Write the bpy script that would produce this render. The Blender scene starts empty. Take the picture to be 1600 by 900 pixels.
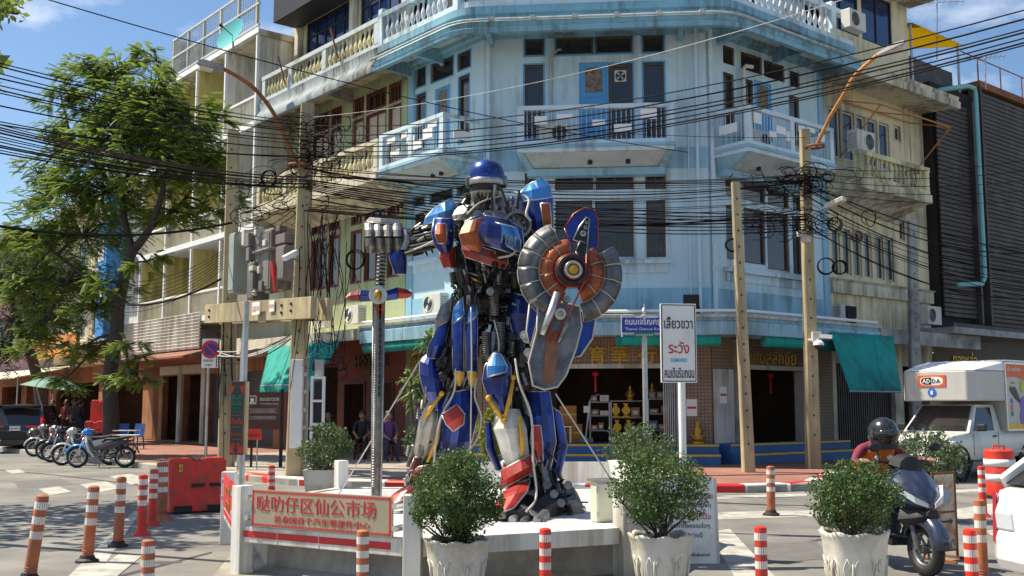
import bpy, math, random
import numpy as np
from mathutils import Vector, Matrix

random.seed(7); RNG = np.random.default_rng(11)
SC = bpy.context.scene
COL = SC.collection
V = Vector
# ------------------------------------------------------------------ camera
F = 1645.0; TH = math.atan(185 / F); SN, CS = math.sin(TH), math.cos(TH); H = 1.62
cam = bpy.data.cameras.new('camera'); camo = bpy.data.objects.new('camera', cam); COL.objects.link(camo)
camo.location = (0, 0, H); camo.rotation_euler = (math.pi / 2 + TH, 0, 0)
cam.sensor_width = 36; cam.lens = 36 * F / 1600; cam.clip_end = 3000; cam.clip_start = .05
SC.camera = camo
# ------------------------------------------------------------------ sky, sun, exposure
SUN_EL = math.radians(57); sun_h = V((-.97, .22, 0)).normalized()
sun_dir = sun_h * math.cos(SUN_EL) + V((0, 0, math.sin(SUN_EL)))
W = bpy.data.worlds.new('World'); SC.world = W; W.use_nodes = True
nt = W.node_tree; nt.nodes.clear()
sky = nt.nodes.new('ShaderNodeTexSky'); sky.sky_type = 'NISHITA'; sky.sun_disc = False
sky.sun_elevation = SUN_EL; sky.sun_rotation = math.atan2(sun_h.x, sun_h.y); sky.dust_density = .6; sky.ozone_density = 1.6
tc = nt.nodes.new('ShaderNodeTexCoord'); mp = nt.nodes.new('ShaderNodeMapping'); mp.inputs['Scale'].default_value = (1, 1, 2.2)
mp.inputs['Location'].default_value = (4.4, 2.2, .2)
nz = nt.nodes.new('ShaderNodeTexNoise'); nz.inputs['Scale'].default_value = 2.6; nz.inputs['Detail'].default_value = 9; nz.inputs['Roughness'].default_value = .58
cr = nt.nodes.new('ShaderNodeValToRGB'); cr.color_ramp.elements[0].position = .54; cr.color_ramp.elements[1].position = .70
mx = nt.nodes.new('ShaderNodeMix'); mx.data_type = 'RGBA'; mx.inputs['B'].default_value = (9, 9.2, 9.6, 1)
bg = nt.nodes.new('ShaderNodeBackground'); bg.inputs['Strength'].default_value = .085
wo = nt.nodes.new('ShaderNodeOutputWorld')
L = nt.links.new
L(tc.outputs['Generated'], mp.inputs['Vector']); L(mp.outputs[0], nz.inputs['Vector']); L(nz.outputs['Fac'], cr.inputs[0])
L(cr.outputs['Color'], mx.inputs['Factor']); hs = nt.nodes.new('ShaderNodeHueSaturation'); hs.inputs['Saturation'].default_value = 1.14; L(sky.outputs[0], hs.inputs['Color']); L(hs.outputs[0], mx.inputs['A']); L(mx.outputs['Result'], bg.inputs[0]); L(bg.outputs[0], wo.inputs[0])
sl = bpy.data.lights.new('sun', 'SUN'); sl.energy = 4.6; sl.angle = math.radians(.5); sl.color = (1, .91, .74)
so = bpy.data.objects.new('sun', sl); COL.objects.link(so); so.location = (-20, 10, 40)
so.rotation_euler = sun_dir.to_track_quat('Z', 'Y').to_euler()
SC.view_settings.view_transform = 'Standard'; SC.view_settings.look = 'None'
SC.view_settings.exposure = 0.82; SC.view_settings.gamma = 1
SC.cycles.max_bounces = 6; SC.cycles.diffuse_bounces = 3; SC.cycles.glossy_bounces = 3; SC.cycles.transparent_max_bounces = 6
SC.cycles.use_denoising = True

# ------------------------------------------------------------------ projection and facade helpers
def ray(px, py):
    a = (px - 800) / F; b = (450 - py) / F
    return (a, CS - b * SN, SN + b * CS)
def at(px, py, Y):
    r = ray(px, py); t = Y / r[1]; return V((r[0] * t, Y, H + r[2] * t))
def gnd(px, py, z=0.):
    r = ray(px, py); t = (z - H) / r[2]; return V((r[0] * t, r[1] * t, z))
class Fac:
    """a vertical facade plane: origin, running direction u, outward normal n"""
    def __init__(s, O, u, n): s.O = O; s.u = u; s.n = n
    def hit(s, px, py, d=0.):
        r = ray(px, py); ox = s.O[0] + s.n[0] * d; oy = s.O[1] + s.n[1] * d
        t = (ox * s.n[0] + oy * s.n[1]) / (r[0] * s.n[0] + r[1] * s.n[1])
        return ((r[0] * t - ox) * s.u[0] + (r[1] * t - oy) * s.u[1], H + r[2] * t)
    def pt(s, u, z, d=0.):
        return V((s.O[0] + s.u[0] * u + s.n[0] * d, s.O[1] + s.u[1] * u + s.n[1] * d, z))
    def rect(s, x0, x1, yt, yb, d=0., xr=None):
        """u,z rectangle from pixel columns x0..x1 and rows yt..yb read at column xr (x0 if None)"""
        xr = x0 if xr is None else xr; ym = (yt + yb) / 2
        ua, ub = s.hit(x0, ym, d)[0], s.hit(x1, ym, d)[0]
        return (min(ua, ub), max(ua, ub), s.hit(xr, yb, d)[1], s.hit(xr, yt, d)[1])
C1 = (-0.7812, 28.2823); C2 = (5.2403, 27.7178); CW = 6.048
CH = Fac(C1, (.99563, -.09334), (-.09334, -.99563))
FL = Fac(C1, (-.638, .770), (-.770, -.638))
FR = Fac(C2, (.770, .638), (.638, -.770))

# ------------------------------------------------------------------ mesh builder
WO = {}
class MB:
    def __init__(s): s.v = []; s.f = []
    def add(s, vs, fs):
        n = len(s.v); s.v.extend([tuple(p) for p in vs]); s.f.extend([tuple(i + n for i in f) for f in fs]); return s
    def box(s, c, size, R=None):
        c = V(c); h = V(size) / 2; vs = []
        for x in (-1, 1):
            for y in (-1, 1):
                for z in (-1, 1):
                    p = V((x * h.x, y * h.y, z * h.z)); vs.append(c + (R @ p if R else p))
        return s.add(vs, [(0, 1, 3, 2), (4, 6, 7, 5), (0, 4, 5, 1), (2, 3, 7, 6), (0, 2, 6, 4), (1, 5, 7, 3)])
    def b2(s, x0, x1, y0, y1, z0, z1): return s.box(((x0 + x1) / 2, (y0 + y1) / 2, (z0 + z1) / 2), (x1 - x0, y1 - y0, z1 - z0))
    def fb(s, fac, u0, u1, z0, z1, d0, d1):
        vs = [fac.pt(u, z, d) for u in (u0, u1) for d in (d0, d1) for z in (z0, z1)]
        return s.add(vs, [(0, 1, 3, 2), (4, 6, 7, 5), (0, 4, 5, 1), (2, 3, 7, 6), (0, 2, 6, 4), (1, 5, 7, 3)])
    def beam(s, a, b, w, h, up=V((0, 0, 1))):
        a, b = V(a), V(b); d = (b - a); ln = d.length; d.normalize()
        x = d.cross(up)
        if x.length < 1e-4: x = d.cross(V((1, 0, 0)))
        x.normalize(); z = x.cross(d)
        R = Matrix((x, d, z)).transposed()
        return s.box((a + b) / 2, (w, ln, h), R)
    def cyl(s, a, b, r0, r1=None, n=10, cap=True):
        return s.tube([a, b], [r0, r0 if r1 is None else r1], n, cap)
    def tube(s, pts, r, n=6, cap=True):
        pts = [V(p) for p in pts]; m = len(pts); rs = r if isinstance(r, (list, tuple)) else [r] * m
        t0 = (pts[1] - pts[0]).normalized(); up = V((0, 0, 1)) if abs(t0.z) < .95 else V((1, 0, 0))
        x = t0.cross(up).normalized(); vs = []
        for i, p in enumerate(pts):
            t = ((pts[min(i + 1, m - 1)] - pts[max(i - 1, 0)]))
            t = t.normalized() if t.length > 1e-9 else t0
            x = (x - t * x.dot(t)); x = x.normalized() if x.length > 1e-6 else t.orthogonal().normalized(); y = t.cross(x)
            for k in range(n):
                a = 2 * math.pi * k / n; vs.append(p + (x * math.cos(a) + y * math.sin(a)) * rs[i])
        fs = [(i * n + k, i * n + (k + 1) % n, (i + 1) * n + (k + 1) % n, (i + 1) * n + k) for i in range(m - 1) for k in range(n)]
        if cap: fs += [tuple(range(n - 1, -1, -1)), tuple((m - 1) * n + k for k in range(n))]
        return s.add(vs, fs)
    def ring(s, c, ax, R, r, n=20, m=6, a0=0, a1=2 * math.pi, sq=1.):
        c, ax = V(c), V(ax).normalized(); x = ax.orthogonal().normalized(); y = ax.cross(x); full = abs(a1 - a0 - 2 * math.pi) < 1e-6
        vs = []; k1 = n if full else n + 1
        for i in range(k1):
            a = a0 + (a1 - a0) * i / n; d = x * math.cos(a) + y * math.sin(a)
            for j in range(m):
                b = 2 * math.pi * j / m; vs.append(c + d * (R + r * math.cos(b)) + ax * (r * sq * math.sin(b)))
        fs = [(i * m + j, ((i + 1) % k1) * m + j, ((i + 1) % k1) * m + (j + 1) % m, i * m + (j + 1) % m) for i in range(n) for j in range(m)]
        return s.add(vs, fs)
    def lathe(s, prof, c=(0, 0, 0), n=16, ax=V((0, 0, 1))):
        c = V(c); ax = V(ax).normalized()
        if abs(ax.z) > .999: x, y = V((1, 0, 0)), V((0, 1, 0))
        else: x = ax.orthogonal().normalized(); y = ax.cross(x)
        vs = []
        for r, z in prof:
            for k in range(n):
                a = 2 * math.pi * k / n; vs.append(c + ax * z + (x * math.cos(a) + y * math.sin(a)) * r)
        m = len(prof)
        fs = [(i * n + k, i * n + (k + 1) % n, (i + 1) * n + (k + 1) % n, (i + 1) * n + k) for i in range(m - 1) for k in range(n)]
        fs += [tuple(range(n - 1, -1, -1)), tuple((m - 1) * n + k for k in range(n))]
        return s.add(vs, fs)
    def ball(s, c, r, n=12, m=8, sc=(1, 1, 1), R=None):
        c = V(c); vs = []; 
        for i in range(m + 1):
            t = math.pi * i / m
            for k in range(n):
                a = 2 * math.pi * k / n
                p = V((r * sc[0] * math.sin(t) * math.cos(a), r * sc[1] * math.sin(t) * math.sin(a), r * sc[2] * math.cos(t))); vs.append(c + (R @ p if R else p))
        return s.add(vs, [(i * n + k, (i + 1) * n + k, (i + 1) * n + (k + 1) % n, i * n + (k + 1) % n) for i in range(m) for k in range(n)])
    def prism(s, poly, vec):
        poly = [V(p) for p in poly]; vec = V(vec); n = len(poly)
        return s.add(poly + [p + vec for p in poly], [tuple(range(n))[::-1], tuple(range(n, 2 * n))] + [(i, (i + 1) % n, n + (i + 1) % n, n + i) for i in range(n)])
    def quad(s, *p): return s.add([V(q) for q in p], [tuple(range(len(p)))])
    def loft(s, rings, closed=True, cap=True):
        n = len(rings[0]); vs = [p for r in rings for p in r]; kk = n if closed else n - 1
        fs = [(i * n + k, i * n + (k + 1) % n, (i + 1) * n + (k + 1) % n, (i + 1) * n + k) for i in range(len(rings) - 1) for k in range(kk)]
        if cap and closed: fs += [tuple(range(n - 1, -1, -1)), tuple((len(rings) - 1) * n + k for k in range(n))]
        return s.add(vs, fs)
    def sweep(s, path, norms, prof):
        """profile [(d,z)..] (closed) swept along 2D path with miter normals"""
        return s.loft([[V((p[0] + nn[0] * d, p[1] + nn[1] * d, z)) for d, z in prof] for p, nn in zip(path, norms)])
    def mesh(s, name, off=V((0, 0, 0))):
        me = bpy.data.meshes.new(name); me.from_pydata([(p[0] - off.x, p[1] - off.y, p[2] - off.z) for p in s.v], [], s.f); return me
    def build(s, name, mat, parent=None, label=None, cat=None, group=None, kind=None, smooth=False, bevel=0., base=None, fix=True):
        xs = np.array(s.v)
        if parent is not None: off = WO[parent.name]; loc = V((0, 0, 0))
        else:
            off = V(base) if base is not None else V(((xs[:, 0].min() + xs[:, 0].max()) / 2, (xs[:, 1].min() + xs[:, 1].max()) / 2, xs[:, 2].min())); loc = off
        me = s.mesh(name, off)
        if fix:
            import bmesh
            bm = bmesh.new(); bm.from_mesh(me); bmesh.ops.recalc_face_normals(bm, faces=bm.faces); bm.to_mesh(me); bm.free()
        me.materials.append(mat)
        if smooth: me.polygons.foreach_set('use_smooth', [True] * len(me.polygons)); 
        o = bpy.data.objects.new(name, me); COL.objects.link(o); o.location = loc; o.parent = parent; WO[o.name] = off
        if smooth == 'auto':
            try: me.set_sharp_from_angle(angle=math.radians(38))
            except Exception: pass
        if bevel:
            bmod = o.modifiers.new('bevel', 'BEVEL'); bmod.width = bevel; bmod.segments = 2; bmod.limit_method = 'ANGLE'; bmod.angle_limit = math.radians(40)
        tag(o, label, cat, group, kind)
        return o
ORD = ('topmost', 'second from the top', 'third from the top', 'fourth from the top', 'fifth from the top', 'sixth from the top', 'seventh from the top', 'eighth from the top', 'ninth from the top', 'tenth from the top', 'eleventh from the top', 'lowest')
def tag(o, label=None, cat=None, group=None, kind=None):
    if label: o['label'] = label
    if cat: o['category'] = cat
    if group: o['group'] = group
    if kind: o['kind'] = kind
    return o
def thing(name, label, cat, loc=(0, 0, 0), rotz=0., group=None, local=False):
    o = bpy.data.objects.new(name, None); COL.objects.link(o); o.location = loc; o.rotation_euler = (0, 0, rotz); o.empty_display_size = .2
    WO[o.name] = V((0, 0, 0)) if local else V(loc)
    return tag(o, label, cat, group)
def copy_tree(o, loc=None, rotz=None, label=None, parent=None, scale=None):
    c = o.copy(); COL.objects.link(c); c.parent = parent; WO[c.name] = WO[o.name]
    if loc is not None: c.location = loc
    if rotz is not None: c.rotation_euler = (0, 0, rotz)
    if scale: c.scale = scale
    if label: c['label'] = label
    for ch in list(o.children): copy_tree(ch, parent=c)
    return c
def place(me, name, parent, loc, rotz=0., scale=None, R=None):
    """share mesh data: one piece at a world position under an unrotated parent"""
    o = bpy.data.objects.new(name, me); COL.objects.link(o); o.parent = parent
    off = WO[parent.name] if parent is not None else V((0, 0, 0))
    o.location = V(loc) - off; o.rotation_euler = (0, 0, rotz)
    if R is not None: o.rotation_euler = R.to_euler()
    if scale: o.scale = scale
    WO[o.name] = V((0, 0, 0)); return o
def bm_fix(me):
    import bmesh
    bm = bmesh.new(); bm.from_mesh(me); bmesh.ops.recalc_face_normals(bm, faces=bm.faces); bm.to_mesh(me); bm.free(); return me
def scatter(name, tv, tf, mats, locs, mat, parent=None, **kw):
    """join many copies of a template (tv verts, tf faces) with 3x3 mats and locs into one mesh"""
    tv = np.asarray(tv, float); N = len(locs); n = len(tv)
    vs = np.einsum('nij,kj->nki', np.asarray(mats), tv) + np.asarray(locs)[:, None, :]
    vs = vs.reshape(-1, 3); m = len(tf[0]); tf = np.asarray(tf)
    fs = (tf[None] + (np.arange(N) * n)[:, None, None]).reshape(-1, m)
    off = WO[parent.name] if parent is not None else V(kw.get('base', (0, 0, 0)))
    me = bpy.data.meshes.new(name); me.vertices.add(len(vs)); me.vertices.foreach_set('co', (vs - np.array(off)).astype(np.float32).ravel())
    me.loops.add(fs.size); me.loops.foreach_set('vertex_index', fs.ravel().astype(np.int32))
    me.polygons.add(len(fs)); me.polygons.foreach_set('loop_start', (np.arange(len(fs)) * m).astype(np.int32))
    me.update(calc_edges=True); me.materials.append(mat)
    o = bpy.data.objects.new(name, me); COL.objects.link(o); o.parent = parent; WO[o.name] = off
    if parent is None: o.location = off
    tag(o, kw.get('label'), kw.get('cat'), kw.get('group'), kw.get('kind')); return o
def rot_rand(N, up=.0):
    """random rotation matrices, optionally biased so the normal points up"""
    q = RNG.normal(size=(N, 4)); 
    if up: q[:, 0] += up
    q /= np.linalg.norm(q, axis=1)[:, None]; w, x, y, z = q.T
    return np.stack([1 - 2 * (y * y + z * z), 2 * (x * y - z * w), 2 * (x * z + y * w), 2 * (x * y + z * w), 1 - 2 * (x * x + z * z), 2 * (y * z - x * w), 2 * (x * z - y * w), 2 * (y * z + x * w), 1 - 2 * (x * x + y * y)], 1).reshape(-1, 3, 3)
def text(body, size, o, xd, yd, mat, parent, name='lettering', align='CENTER', wmax=None, depth=.0015, lift=.004, bold=0., sx=1.):
    c = bpy.data.curves.new(name, 'FONT'); c.body = body; c.size = size; c.align_x = align; c.align_y = 'CENTER'; c.resolution_u = 1; c.extrude = depth; c.offset = bold * size
    t = bpy.data.objects.new(name, c); COL.objects.link(t); bpy.context.view_layer.update()
    me = bpy.data.meshes.new_from_object(t.evaluated_get(bpy.context.evaluated_depsgraph_get())); bpy.data.objects.remove(t)
    if len(me.vertices) == 0: return None
    co = np.empty(len(me.vertices) * 3, np.float32); me.vertices.foreach_get('co', co); co = co.reshape(-1, 3)
    co[:, 0] *= sx
    if wmax:
        w = co[:, 0].max() - co[:, 0].min()
        if w > wmax: co[:, 0] *= wmax / w
    if align == 'CENTER': co[:, 0] -= (co[:, 0].max() + co[:, 0].min()) / 2
    co[:, 1] -= (co[:, 1].max() + co[:, 1].min()) / 2
    x = np.array(V(xd).normalized()); y = np.array(V(yd).normalized()); n = np.cross(x, y)
    out = np.array(V(o)) + co[:, :1] * x + co[:, 1:2] * y + (co[:, 2:] + lift) * n - np.array(WO[parent.name])
    me.vertices.foreach_set('co', out.astype(np.float32).ravel()); me.materials.clear(); me.materials.append(mat); me.update()
    r = bpy.data.objects.new(name, me); COL.objects.link(r); r.parent = parent; WO[r.name] = WO[parent.name]
    return r

# ------------------------------------------------------------------ materials
MATS = {}
def srgb(h):
    c = [int(h[i:i + 2], 16) / 255 for i in (0, 2, 4)]
    return tuple(x / 12.92 if x < .04045 else ((x + .055) / 1.055) ** 2.4 for x in c)
def mat(name, col, rough=.6, metal=0., var=.12, scale=2., dirt=0., dcol=(.06, .05, .04), streak=False, bump=0., bscale=40., coat=0., spec=.5, dscale=1.3, trans=0., emit=0., dedge=.12):
    if name in MATS: return MATS[name]
    if isinstance(col, str): col = srgb(col)
    m = bpy.data.materials.new(name); m.use_nodes = True; nt = m.node_tree; nt.nodes.clear(); L = nt.links.new; N = nt.nodes.new
    out = N('ShaderNodeOutputMaterial'); p = N('ShaderNodeBsdfPrincipled'); L(p.outputs[0], out.inputs[0])
    g = N('ShaderNodeNewGeometry')
    n1 = N('ShaderNodeTexNoise'); n1.inputs['Scale'].default_value = scale; n1.inputs['Detail'].default_value = 6; n1.inputs['Roughness'].default_value = .6; L(g.outputs['Position'], n1.inputs['Vector'])
    r1 = N('ShaderNodeValToRGB'); r1.color_ramp.elements[0].position = .3; r1.color_ramp.elements[1].position = .7
    r1.color_ramp.elements[0].color = tuple(c * (1 - var) for c in col) + (1,); r1.color_ramp.elements[1].color = tuple(min(1, c * (1 + var)) for c in col) + (1,)
    L(n1.outputs['Fac'], r1.inputs[0]); cur = r1.outputs[0]
    if dirt:
        mp = N('ShaderNodeMapping'); mp.inputs['Scale'].default_value = (3.2, 3.2, .22) if streak else (1, 1, 1); L(g.outputs['Position'], mp.inputs[0])
        n2 = N('ShaderNodeTexNoise'); n2.inputs['Scale'].default_value = dscale; n2.inputs['Detail'].default_value = 8; n2.inputs['Roughness'].default_value = .68; L(mp.outputs[0], n2.inputs['Vector'])
        r2 = N('ShaderNodeValToRGB'); t = 1 - dirt; r2.color_ramp.elements[0].position = max(0, .3 + .4 * t - dedge); r2.color_ramp.elements[1].position = .3 + .4 * t + dedge
        src = n2.outputs['Fac']
        if streak:   # drips only where large patches of wall are wet
            n4 = N('ShaderNodeTexNoise'); n4.inputs['Scale'].default_value = .55; n4.inputs['Detail'].default_value = 4; L(g.outputs['Position'], n4.inputs['Vector'])
            md = N('ShaderNodeMath'); md.operation = 'MULTIPLY_ADD'; L(n4.outputs['Fac'], md.inputs[0]); md.inputs[1].default_value = .9; md.inputs[2].default_value = -.42; ad = N('ShaderNodeMath'); L(src, ad.inputs[0]); L(md.outputs[0], ad.inputs[1]); src = ad.outputs[0]
        L(src, r2.inputs[0]); mx = N('ShaderNodeMix'); mx.data_type = 'RGBA'; mx.inputs['B'].default_value = tuple(dcol) + (1,)
        L(r2.outputs[0], mx.inputs['Factor']); L(cur, mx.inputs['A']); cur = mx.outputs['Result']
    L(cur, p.inputs['Base Color'])
    rr = N('ShaderNodeMapRange'); rr.inputs['To Min'].default_value = max(.02, rough * .8); rr.inputs['To Max'].default_value = min(1, rough * 1.25); L(n1.outputs['Fac'], rr.inputs['Value']); L(rr.outputs[0], p.inputs['Roughness'])
    p.inputs['Metallic'].default_value = metal; p.inputs['Coat Weight'].default_value = coat; p.inputs['Coat Roughness'].default_value = .08; p.inputs['Specular IOR Level'].default_value = spec
    if trans: p.inputs['Transmission Weight'].default_value = trans
    if emit: L(cur, p.inputs['Emission Color']); p.inputs['Emission Strength'].default_value = emit
    if bump:
        n3 = N('ShaderNodeTexNoise'); n3.inputs['Scale'].default_value = bscale; n3.inputs['Detail'].default_value = 5; L(g.outputs['Position'], n3.inputs['Vector'])
        b = N('ShaderNodeBump'); b.inputs['Strength'].default_value = bump; b.inputs['Distance'].default_value = .02; L(n3.outputs['Fac'], b.inputs['Height']); L(b.outputs[0], p.inputs['Normal'])
    MATS[name] = m; return m
def brickmat(name, c1, c2, mortar, bw, bh, axis, msize=.012, rough=.8, bump=.4):
    """small tiles in world units along a facade: axis = horizontal running direction ('ground' for plan)"""
    m = mat(name, c1, rough); nt = m.node_tree; L = nt.links.new; N = nt.nodes.new
    p = [n for n in nt.nodes if n.type == 'BSDF_PRINCIPLED'][0]; g = [n for n in nt.nodes if n.type == 'NEW_GEOMETRY'][0]
    br = N('ShaderNodeTexBrick'); br.inputs['Color1'].default_value = tuple(c1) + (1,); br.inputs['Color2'].default_value = tuple(c2) + (1,); br.inputs['Mortar'].default_value = tuple(mortar) + (1,)
    br.inputs['Scale'].default_value = 1; br.inputs['Brick Width'].default_value = bw; br.inputs['Row Height'].default_value = bh; br.inputs['Mortar Size'].default_value = msize
    if axis != 'ground':
        d = N('ShaderNodeVectorMath'); d.operation = 'DOT_PRODUCT'; d.inputs[1].default_value = (axis[0], axis[1], 0); L(g.outputs['Position'], d.inputs[0])
        sp = N('ShaderNodeSeparateXYZ'); L(g.outputs['Position'], sp.inputs[0]); cb = N('ShaderNodeCombineXYZ'); L(d.outputs['Value'], cb.inputs[0]); L(sp.outputs['Z'], cb.inputs[1]); L(cb.outputs[0], br.inputs['Vector']); br.offset = 0.
    else:
        mp = N('ShaderNodeMapping'); mp.inputs['Rotation'].default_value = (0, 0, -.9); L(g.outputs['Position'], mp.inputs[0]); L(mp.outputs[0], br.inputs['Vector'])
    n2 = N('ShaderNodeTexNoise'); n2.inputs['Scale'].default_value = .7; n2.inputs['Detail'].default_value = 7; L(g.outputs['Position'], n2.inputs['Vector'])
    mx = N('ShaderNodeMix'); mx.data_type = 'RGBA'; mx.blend_type = 'MULTIPLY'; mx.inputs['Factor'].default_value = .6
    cr = N('ShaderNodeValToRGB'); cr.color_ramp.elements[0].position = .3; cr.color_ramp.elements[0].color = (.5, .47, .44, 1); cr.color_ramp.elements[1].position = .65; L(n2.outputs['Fac'], cr.inputs[0])
    L(br.outputs['Color'], mx.inputs['A']); L(cr.outputs[0], mx.inputs['B']); L(mx.outputs['Result'], p.inputs['Base Color'])
    b = N('ShaderNodeBump'); b.inputs['Strength'].default_value = bump; b.inputs['Distance'].default_value = .01; b.invert = True; L(br.outputs['Fac'], b.inputs['Height']); L(b.outputs[0], p.inputs['Normal'])
    return m
def leafmat(name, c, c2, tr=.35, sc=1.2):
    m = bpy.data.materials.new(name); m.use_nodes = True; nt = m.node_tree; nt.nodes.clear(); L = nt.links.new; N = nt.nodes.new
    out = N('ShaderNodeOutputMaterial'); p = N('ShaderNodeBsdfPrincipled'); t = N('ShaderNodeBsdfTranslucent'); ms = N('ShaderNodeMixShader'); ms.inputs[0].default_value = tr
    g = N('ShaderNodeNewGeometry'); n1 = N('ShaderNodeTexNoise'); n1.inputs['Scale'].default_value = sc; n1.inputs['Detail'].default_value = 8; n1.inputs['Roughness'].default_value = .75; L(g.outputs['Position'], n1.inputs['Vector'])
    r = N('ShaderNodeValToRGB'); r.color_ramp.elements[0].position = .32; r.color_ramp.elements[1].position = .70; r.color_ramp.elements[0].color = tuple(c) + (1,); r.color_ramp.elements[1].color = tuple(c2) + (1,)
    e = r.color_ramp.elements.new(.8); e.color = (c2[0] * 1.5, c2[1] * 1.15, c2[2], 1); n2 = N('ShaderNodeTexNoise'); n2.inputs['Scale'].default_value = sc * 14; L(g.outputs['Position'], n2.inputs['Vector']); mm = N('ShaderNodeMix'); mm.inputs['Factor'].default_value = .4; L(n1.outputs['Fac'], mm.inputs['A']); L(n2.outputs['Fac'], mm.inputs['B']); L(mm.outputs['Result'], r.inputs[0]); L(r.outputs[0], p.inputs['Base Color']); L(r.outputs[0], t.inputs['Color']); p.inputs['Roughness'].default_value = .5; p.inputs['Specular IOR Level'].default_value = .35
    L(p.outputs[0], ms.inputs[1]); L(t.outputs[0], ms.inputs[2]); L(ms.outputs[0], out.inputs[0]); MATS[name] = m; return m

m_blue = mat('blue_wall_paint', (.52, .69, .77), .75, var=.05, scale=.8, dirt=.12, dcol=(.36, .46, .48), streak=True, bump=.06)
m_blue2 = mat('deep_blue_band_paint', (.28, .49, .61), .65, var=.1, dirt=.16, dcol=(.14, .24, .28), streak=True, bump=.05)
m_blue3 = mat('cornice_blue_paint', (.20, .41, .52), .6, var=.15, dirt=.24, dcol=(.10, .15, .17), streak=True)
m_bluetrim = mat('bright_blue_trim_paint', (.08, .32, .62), .5, var=.1)
m_palesoff = mat('pale_soffit_paint', (.50, .56, .57), .8, var=.08, dirt=.2, dcol=(.3, .28, .24))
m_palebl = mat('pale_blue_rail_paint', (.58, .70, .76), .6, var=.08, dirt=.12, dcol=(.25, .3, .33), streak=True)
m_white = mat('white_paint', (.74, .72, .66), .55, var=.06, dirt=.25, dcol=(.42, .38, .31), streak=True, bump=.04)
m_bright = mat('clean_white_paint', (.8, .8, .78), .5, var=.03)
m_cream = mat('cream_wall_paint', (.72, .62, .40), .8, var=.08, dirt=.22, dcol=(.32, .28, .2), streak=True, bump=.08)
m_creamd = mat('aged_cream_concrete', (.62, .57, .43), .85, var=.1, dirt=.25, dcol=(.22, .2, .16), streak=True, bump=.1)
m_green = mat('sage_green_wall_paint', (.40, .46, .27), .8, var=.08, dirt=.25, dcol=(.2, .21, .14), streak=True, bump=.05)
m_yellow = mat('yellow_wall_paint', (.62, .52, .18), .8, var=.08, dirt=.2, dcol=(.3, .25, .12), streak=True)
m_grey = mat('grey_concrete', (.36, .35, .33), .85, var=.12, dirt=.35, dcol=(.14, .13, .12), bump=.12)
m_greyw = mat('pale_grey_render', (.54, .54, .51), .85, var=.08, dirt=.2, dcol=(.28, .27, .23), bump=.06, streak=True)
m_pole = mat('pole_concrete', (.43, .35, .2), .85, var=.14, scale=5, dirt=.3, dcol=(.24, .2, .13), bump=.15, streak=True)
m_dark = mat('dark_interior', (.016, .014, .013), .9, var=.3)
m_glass = mat('dark_window_glass', (.026, .022, .022), .09, var=.5, scale=.8, spec=.8)
m_blueglass = mat('blue_window_film_glass', (.012, .03, .11), .05, var=.3, scale=.6, spec=.9)
m_brown = mat('brown_window_frame_wood', (.10, .065, .03), .55, var=.2, scale=6)
m_redtrim = mat('maroon_window_frame_wood', (.17, .045, .03), .55, var=.2, scale=6)
m_shut = mat('beige_shutter_wood', (.55, .48, .38), .6, var=.08)
m_black = mat('black_rubber', (.012, .012, .013), .55, var=.3)
m_wire = mat('black_cable_sheath', (.010, .009, .009), .85, var=.3, spec=.15)
m_steel = mat('galvanised_steel', (.42, .43, .43), .42, metal=.75, var=.12, scale=8, dirt=.2, dcol=(.2, .18, .15))
m_alum = mat('brushed_aluminium', (.6, .6, .6), .33, metal=.9, var=.1, scale=10)
m_rust = mat('rusty_steel', (.26, .095, .03), .75, var=.3, scale=7, dirt=.3, dcol=(.1, .04, .02))
m_orangep = mat('orange_rusty_paint', (.52, .21, .04), .6, var=.2, scale=6, dirt=.25, dcol=(.2, .08, .03))
m_teal = mat('teal_awning_cloth', (.005, .30, .25), .8, var=.14, scale=3, dirt=.25, dcol=(.01, .17, .15), streak=True)
m_slat = mat('dark_brown_slat_paint', (.052, .042, .042), .6, var=.15, scale=3, dirt=.25, dcol=(.11, .09, .08))
m_red = mat('red_plastic', (.70, .03, .012), .42, var=.14, scale=4, dirt=.3, dcol=(.26, .05, .03), dscale=5)
m_orange = mat('faded_orange_plastic', (.46, .12, .04), .6, var=.2, scale=9, dirt=.4, dcol=(.22, .10, .06), dscale=7)
m_refl = mat('white_reflective_band', (.72, .71, .66), .4, var=.08, scale=15, dirt=.15, dcol=(.4, .37, .3))
m_gold = mat('gold_paint', (.46, .26, .035), .4, metal=.6, var=.2, scale=9)
m_yel = mat('yellow_enamel', (.70, .42, .02), .4, var=.12, scale=5)
m_redpaint = mat('red_sign_paint', (.55, .02, .02), .45, var=.06)
m_blackp = mat('black_sign_paint', (.012, .012, .012), .5, var=.1)
m_signw = mat('white_sign_sheet', (.78, .78, .75), .4, var=.03, dirt=.12, dcol=(.55, .52, .45))
m_signb = mat('blue_sign_sheet', (.015, .035, .30), .35, var=.05)
m_cyan = mat('cyan_sign_paint', (.03, .42, .72), .4, var=.05)
m_acw = mat('beige_appliance_casing', (.62, .60, .53), .5, var=.05, dirt=.2, dcol=(.4, .36, .28), streak=True)
m_bark = mat('tree_bark', (.055, .042, .032), .9, var=.35, scale=9, bump=.5, bscale=18)
m_barkl = mat('brown_young_bark', (.13, .075, .045), .9, var=.3, scale=9, bump=.4, bscale=18)
m_soil = mat('dark_potting_soil', (.035, .026, .018), .95, var=.3, scale=20, bump=.6)
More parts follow.
